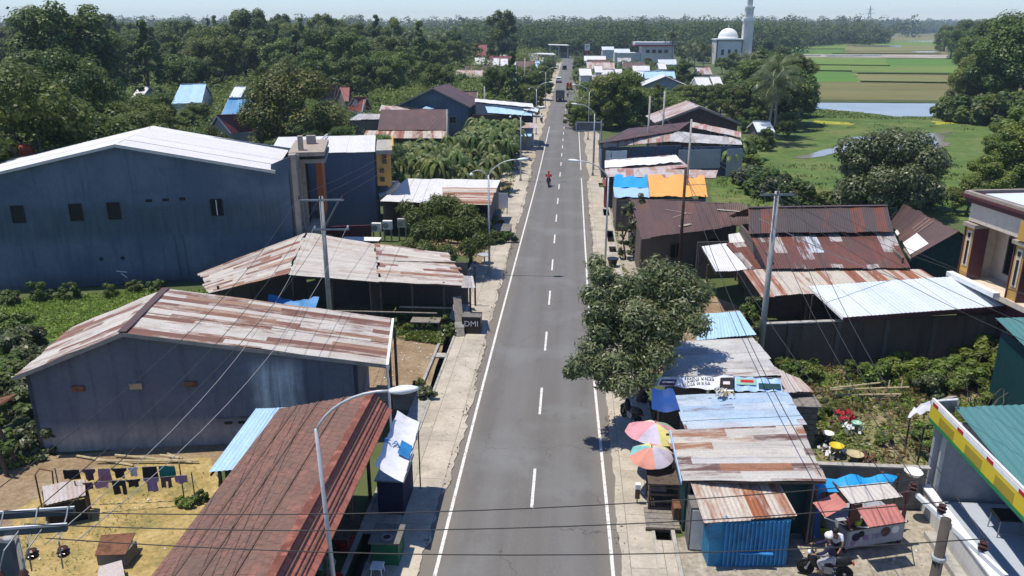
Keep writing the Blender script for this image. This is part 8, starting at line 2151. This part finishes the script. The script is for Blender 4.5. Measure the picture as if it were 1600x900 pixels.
for x, y, s in ((830, 178, .5), (842, 165, .6), (820, 168, .7), (835, 152, .8), (815, 150, .9), (800, 150, .9), (785, 148, 1.0), (765, 142, 1.0), (750, 130, 1.1), (800, 132, 1.1), (850, 140, .8), (855, 128, .9), (845, 122, 1.0), (862, 118, .8), (830, 125, 1.0), (865, 108, 1.0), (840, 108, 1.0), (848, 230, .25), (838, 240, .3), (832, 222, .45), (815, 108, 1.0), (868, 100, .9), (780, 120, 1.0), (850, 100, 1.0), (900, 92, 1.0), (868, 92, .9), (880, 86, 1.2), (900, 84, 1.2), (912, 92, 1.0)):
    p = W(x, y + 4); p.x = min(p.x, -7.2 - 2.0 * s) if x < 880 else p.x; k = 0
    while blocks(p.x, p.y, 0, 8 * s, 3.2 * s) and k < 7: s *= .82; k += 1
    o = place(RK[r.randrange(3)], (p.x, p.y, 0), RV, (s, s, s * r.uniform(.9, 1.1)), r.uniform(0, 6.28)); o['group'] = 'trees on the left verge'
# big trees at the right edge
EK = []
for k, (sd, mt, shp) in enumerate(((131, 'leaf_forest', 'round'), (132, 'leaf_green', 'spread'))):
    EK.append(make_tree('edge_tree', 'large tree at the pond end by the right picture edge', 'tree', (0, 0, -500 - k * 30), sd, 6.0, 14, 1.5, 46, 360, .46, mt, shp, 'large trees at the right edge', asp=.7, up=.75, r0=.4))
for x, y, s in ((1510, 178, .75), (1535, 182, .95), (1560, 186, 1.1), (1590, 186, 1.3), (1620, 184, 1.4), (1545, 172, 1.15), (1580, 172, 1.35), (1610, 170, 1.4), (1520, 140, .95), (1550, 135, 1.2), (1590, 130, 1.4), (1500, 100, 1.0), (1485, 92, 1.1), (1520, 95, 1.3), (1560, 100, 1.5), (1475, 80, 1.2), (1500, 78, 1.4), (1540, 80, 1.5), (1590, 90, 1.6)):
    p = W(x, y); place(EK[r.randrange(2)], (p.x, p.y, 0), None, (s, s, s * r.uniform(.9, 1.1)), r.uniform(0, 6.28))
lb = 'bright green bushy tree at the right edge above the cream house'
for k, (x, y, s) in enumerate(((1570, 300, .75), (1600, 300, .9), (1535, 315, .55), (1595, 265, .9), (1565, 245, .6), (1510, 330, .4), (1590, 225, .5), (1630, 290, 1.0))):
    p = W(x, y + 5); o = place(FK[5] if k else FK[5], (p.x, p.y, 0), lb, (s, s, s * .9), r.uniform(0, 6.28)); o['group'] = 'bright trees above the cream house'
# distant woods, each one mass
def wood(name, seed, area, n, h, rad, size, mat='leaf_far'):
    g = np.random.default_rng(seed); C = []; Rr = []
    (xa, ya), (xb, yb), dep = area
    for _ in range(n):
        u, v = g.random(), g.random()
        X = xa + (xb - xa) * u + g.normal() * 4; Y = ya + (yb - ya) * u + dep * v
        hh = h * g.uniform(.65, 1.15)
        for q in range(3): C.append((X + g.normal() * rad * .5, Y + g.normal() * rad * .5, hh * (.35 + .3 * q))); Rr.append(rad * g.uniform(.7, 1.1) * (1.15 - .25 * q))
    p, nn, tt, sz = clump_leaves(np.array(C), np.array(Rr), 80, size * .62, g, .9, .8, .6, .04)
    o = link(name, leaf_mesh(name, p, nn, sz, .8, tt, M[mat], seed), None, None, kind='stuff')
    return o
def wpx(x, y): p = W(x, y); return (p.x, p.y)
wood('far_wood', 1, (wpx(1170, 57), wpx(1375, 57), 140), 300, 15, 7, 3.0)
wood('far_wood', 2, ((420, 1750), (1300, 1650), 300), 420, 17, 12, 5.0)
wood('far_wood', 3, ((-70, 470), (150, 560), 170), 420, 16.5, 7, 2.3)
wood('far_wood', 4, ((-420, 450), (-40, 470), 170), 520, 14, 6.5, 2.3)
wood('far_wood', 5, ((100, 620), (330, 860), 220), 300, 16, 8, 3.0)
wood('far_wood', 6, ((-900, 1100), (500, 1250), 500), 600, 24, 13, 5.0)
wood('far_wood', 7, ((430, 760), (640, 900), 160), 220, 15, 8, 3.0)
wood('far_wood', 8, ((300, 2500), (2400, 2300), 300), 420, 22, 20, 9.0)
wood('undergrowth', 9, ((-70, 92), (-28, 128), 60), 420, 3.6, 2.6, .6, 'leaf_forest')
wood('undergrowth', 10, ((-130, 150), (-18, 160), 90), 700, 4.2, 3.4, .8, 'leaf_forest')
wood('undergrowth', 11, ((-240, 240), (-18, 250), 200), 800, 5.0, 5.0, 1.2, 'leaf_forest')
wood('undergrowth', 12, ((7, 150), (30, 190), 150), 300, 3.0, 2.6, .7, 'leaf_forest')
for x, y, s, k in ((285, 172, 3.0, 0), (300, 176, 2.6, 2), (268, 176, 2.8, 3), (325, 172, 3.4, 2), (340, 168, 3.6, 0), (250, 178, 3.0, 2), (315, 182, 2.6, 1), (350, 190, 2.0, 0), (405, 196, 3.0, 3), (415, 190, 3.0, 2), (330, 214, 1.6, 0), (360, 216, 1.8, 2), (385, 214, 2.0, 3), (480, 176, 2.8, 2), (500, 172, 2.2, 0), (520, 172, 2.4, 3), (560, 190, 1.8, 2), (580, 194, 1.6, 0), (600, 224, 1.6, 2), (640, 226, 1.6, 0), (720, 190, 3.2, 3), (735, 184, 2.6, 0), (710, 200, 2.6, 2), (745, 200, 2.4, 3), (1100, 245, 1.5, 2), (1165, 252, 1.6, 0), (1180, 262, 1.4, 1), (1175, 296, 1.9, 3), (1195, 306, 2.2, 0), (1218, 314, 1.9, 3), (1240, 322, 2.0, 0), (1262, 322, 1.5, 1), (1500, 190, 3.5, 2), (1525, 193, 4, 0), (1550, 195, 4, 2), (1575, 196, 4.5, 0), (1600, 196, 4.5, 2), (1480, 184, 3, 2), (1620, 205, 4, 0), (1160, 286, 1.5, 2), (1205, 290, 1.6, 1), (1285, 322, 1.2, 1)):
    p = W(x, y); o = place(sh[k], (p.x, p.y, hill(p.x, p.y)), 'large bush among the houses beyond the nearest buildings', (s, s, s * .95), r.uniform(0, 6.28)); o['group'] = 'large bushes among the far houses'
# ------------------------------------------------------------------ grass and weeds
def tufts(name, poly, n, h, mat, seed, z=.02, wide=.35, clump=0):
    g = np.random.default_rng(seed); P = np.array([[*W(x, y)][:2] for x, y in poly]) if max(max(p) for p in poly) > 130 else np.array(poly)
    mn, mx = P.min(0), P.max(0); out = []
    cl = g.random((clump, 2)) * (mx - mn) + mn if clump else None
    while len(out) < n:
        q = g.random(2) * (mx - mn) + mn if cl is None else cl[g.integers(clump)] + g.normal(size=2) * .55
        ins = False; j = len(P) - 1
        for i in range(len(P)):
            if (P[i, 1] > q[1]) != (P[j, 1] > q[1]) and q[0] < (P[j, 0] - P[i, 0]) * (q[1] - P[i, 1]) / (P[j, 1] - P[i, 1]) + P[i, 0]: ins = not ins
            j = i
        if ins: out.append(q)
    q = np.array(out); hh = h * g.uniform(.35, 1.3, n)
    pts = np.column_stack([q, z + hh * .45]); nn = g.normal(size=(n, 3)) * np.array([1, 1, .35]) + np.array([0, 0, .9])
    return link(name, leaf_mesh(name, pts, nn, hh * 1.1, wide, np.clip(g.normal(.45, .25, n), 0, 1), M[mat], seed), None, None, kind='stuff')
tufts('grass', [(0, 470), (60, 466), (240, 455), (330, 455), (250, 500), (80, 530), (0, 545)], 9000, .22, 'leaf_yellow_green', 1)
LOT = [(1205, 580), (1300, 575), (1590, 575), (1590, 610), (1500, 690), (1465, 735), (1290, 735), (1262, 660), (1225, 620)]
tufts('weeds', LOT, 1100, .26, 'leaf_green', 2, wide=.4, clump=40); tufts('weeds', LOT, 3600, .26, 'leaf_yellow_green', 3, wide=.35, clump=48); tufts('weeds', LOT, 2000, .3, 'leaf_dry', 4, wide=.4, clump=45)
tufts('weeds', [(612, 505), (700, 498), (712, 512), (690, 540), (612, 530)], 1500, .3, 'leaf_yellow_green', 5, wide=.4, clump=16)
tufts('weeds', [(0, 545), (70, 530), (45, 575), (75, 720), (0, 740)], 4000, .4, 'leaf_mango', 6, wide=.5)
tufts('weeds', [(150, 730), (330, 715), (345, 770), (235, 910), (90, 960), (0, 960), (20, 800)], 500, .12, 'leaf_yellow_green', 17, wide=.3, clump=24)
tufts('weeds', [(1120, 830), (1165, 850), (1150, 880), (1130, 865)], 250, .25, 'leaf_green', 8, wide=.4)
tufts('weeds', [(-7.6, 62), (-6.6, 62), (-6.4, 104), (-7.8, 104)], 900, .25, 'leaf_green', 31, wide=.4, clump=40)
tufts('weeds', [(-4.95, 14), (-4.6, 14), (-4.6, 104), (-5.0, 104)], 420, .12, 'leaf_dry', 32, wide=.5, clump=50)
tufts('weeds', [(1.95, 14), (2.3, 14), (2.3, 96), (2.0, 96)], 420, .12, 'leaf_dry', 33, wide=.5, clump=50)
tufts('weeds', [(4.1, 28), (4.5, 28), (4.6, 94), (4.1, 94)], 900, .22, 'leaf_yellow_green', 34, wide=.4, clump=50)
for y in range(206, 360, 7):
    for x in (5.5, 16, 23, 30, 36, -9.5, -21):
        o = place(RK[r.randrange(3)], (x + r.uniform(-3, 3), y + r.uniform(-3, 3), 0), 'tree between the houses of the far rows', (lambda q: (q, q, q))(r.uniform(.3, .62)), r.uniform(0, 6.28)) if r.random() < .55 else None
        if o: o['group'] = 'trees between the far houses'
for k, (pl, mt) in enumerate((([(-6.7, 22), (-4.9, 22), (-4.9, 100), (-6.7, 100)], 'cardboard'), ([(2.2, 22), (5.2, 22), (3.4, 60), (3.4, 94), (2.2, 94)], 'cardboard'), ([(5, 22), (13, 22), (13, 27), (8, 27), (5, 24)], 'white_cloth'), ([(-20, 20), (-13, 20), (-12, 28), (-20, 27)], 'white_cloth'), ([(-10, 36), (-7.6, 36), (-7.6, 44), (-10, 44)], 'white_cloth'), (LOT, 'white_cloth'), (LOT, 'cardboard'))):
    tufts('litter', pl, (150, 170, 70, 60, 60, 130, 130)[k], .09, mt, 41 + k, z=.03, wide=.7)
tufts('reeds', [(1240, 172), (1300, 173), (1345, 178), (1400, 184), (1500, 185), (1600, 178), (1600, 190), (1240, 185)], 1800, .4, 'leaf_green', 9, wide=.5)
tufts('marsh_weeds', [(1118, 268), (1200, 258), (1600, 258), (1600, 340), (1110, 340)], 3600, .26, 'leaf_green', 10, wide=.7, clump=260)
tufts('marsh_weeds', [(1250, 192), (1600, 190), (1600, 203), (1250, 206)], 700, .25, 'leaf_yellow_green', 11, wide=.7, clump=60)
# ------------------------------------------------------------------ the air
hm = MB(); hm.box((200, 1560, 31), (5800, 3400, 64.4))
hz = hm.build('haze', None, None, kind='stuff')
hmat = bpy.data.materials.new('haze'); hmat.use_nodes = True; nt = hmat.node_tree
nt.nodes.remove(nt.nodes['Principled BSDF']); pv = nt.nodes.new('ShaderNodeVolumePrincipled')
pv.inputs['Color'].default_value = (.62, .80, 1.0, 1); pv.inputs['Density'].default_value = .00019; pv.inputs['Anisotropy'].default_value = .0
nt.links.new(pv.outputs[0], nt.nodes['Material Output'].inputs['Volume'])
hz.data.materials.append(hmat)

# templates that found no place of their own
for o in [o for o in bpy.data.objects if o.parent is None and o.location.z < -40]:
    for ch in list(o.children_recursive): bpy.data.objects.remove(ch)
    bpy.data.objects.remove(o)
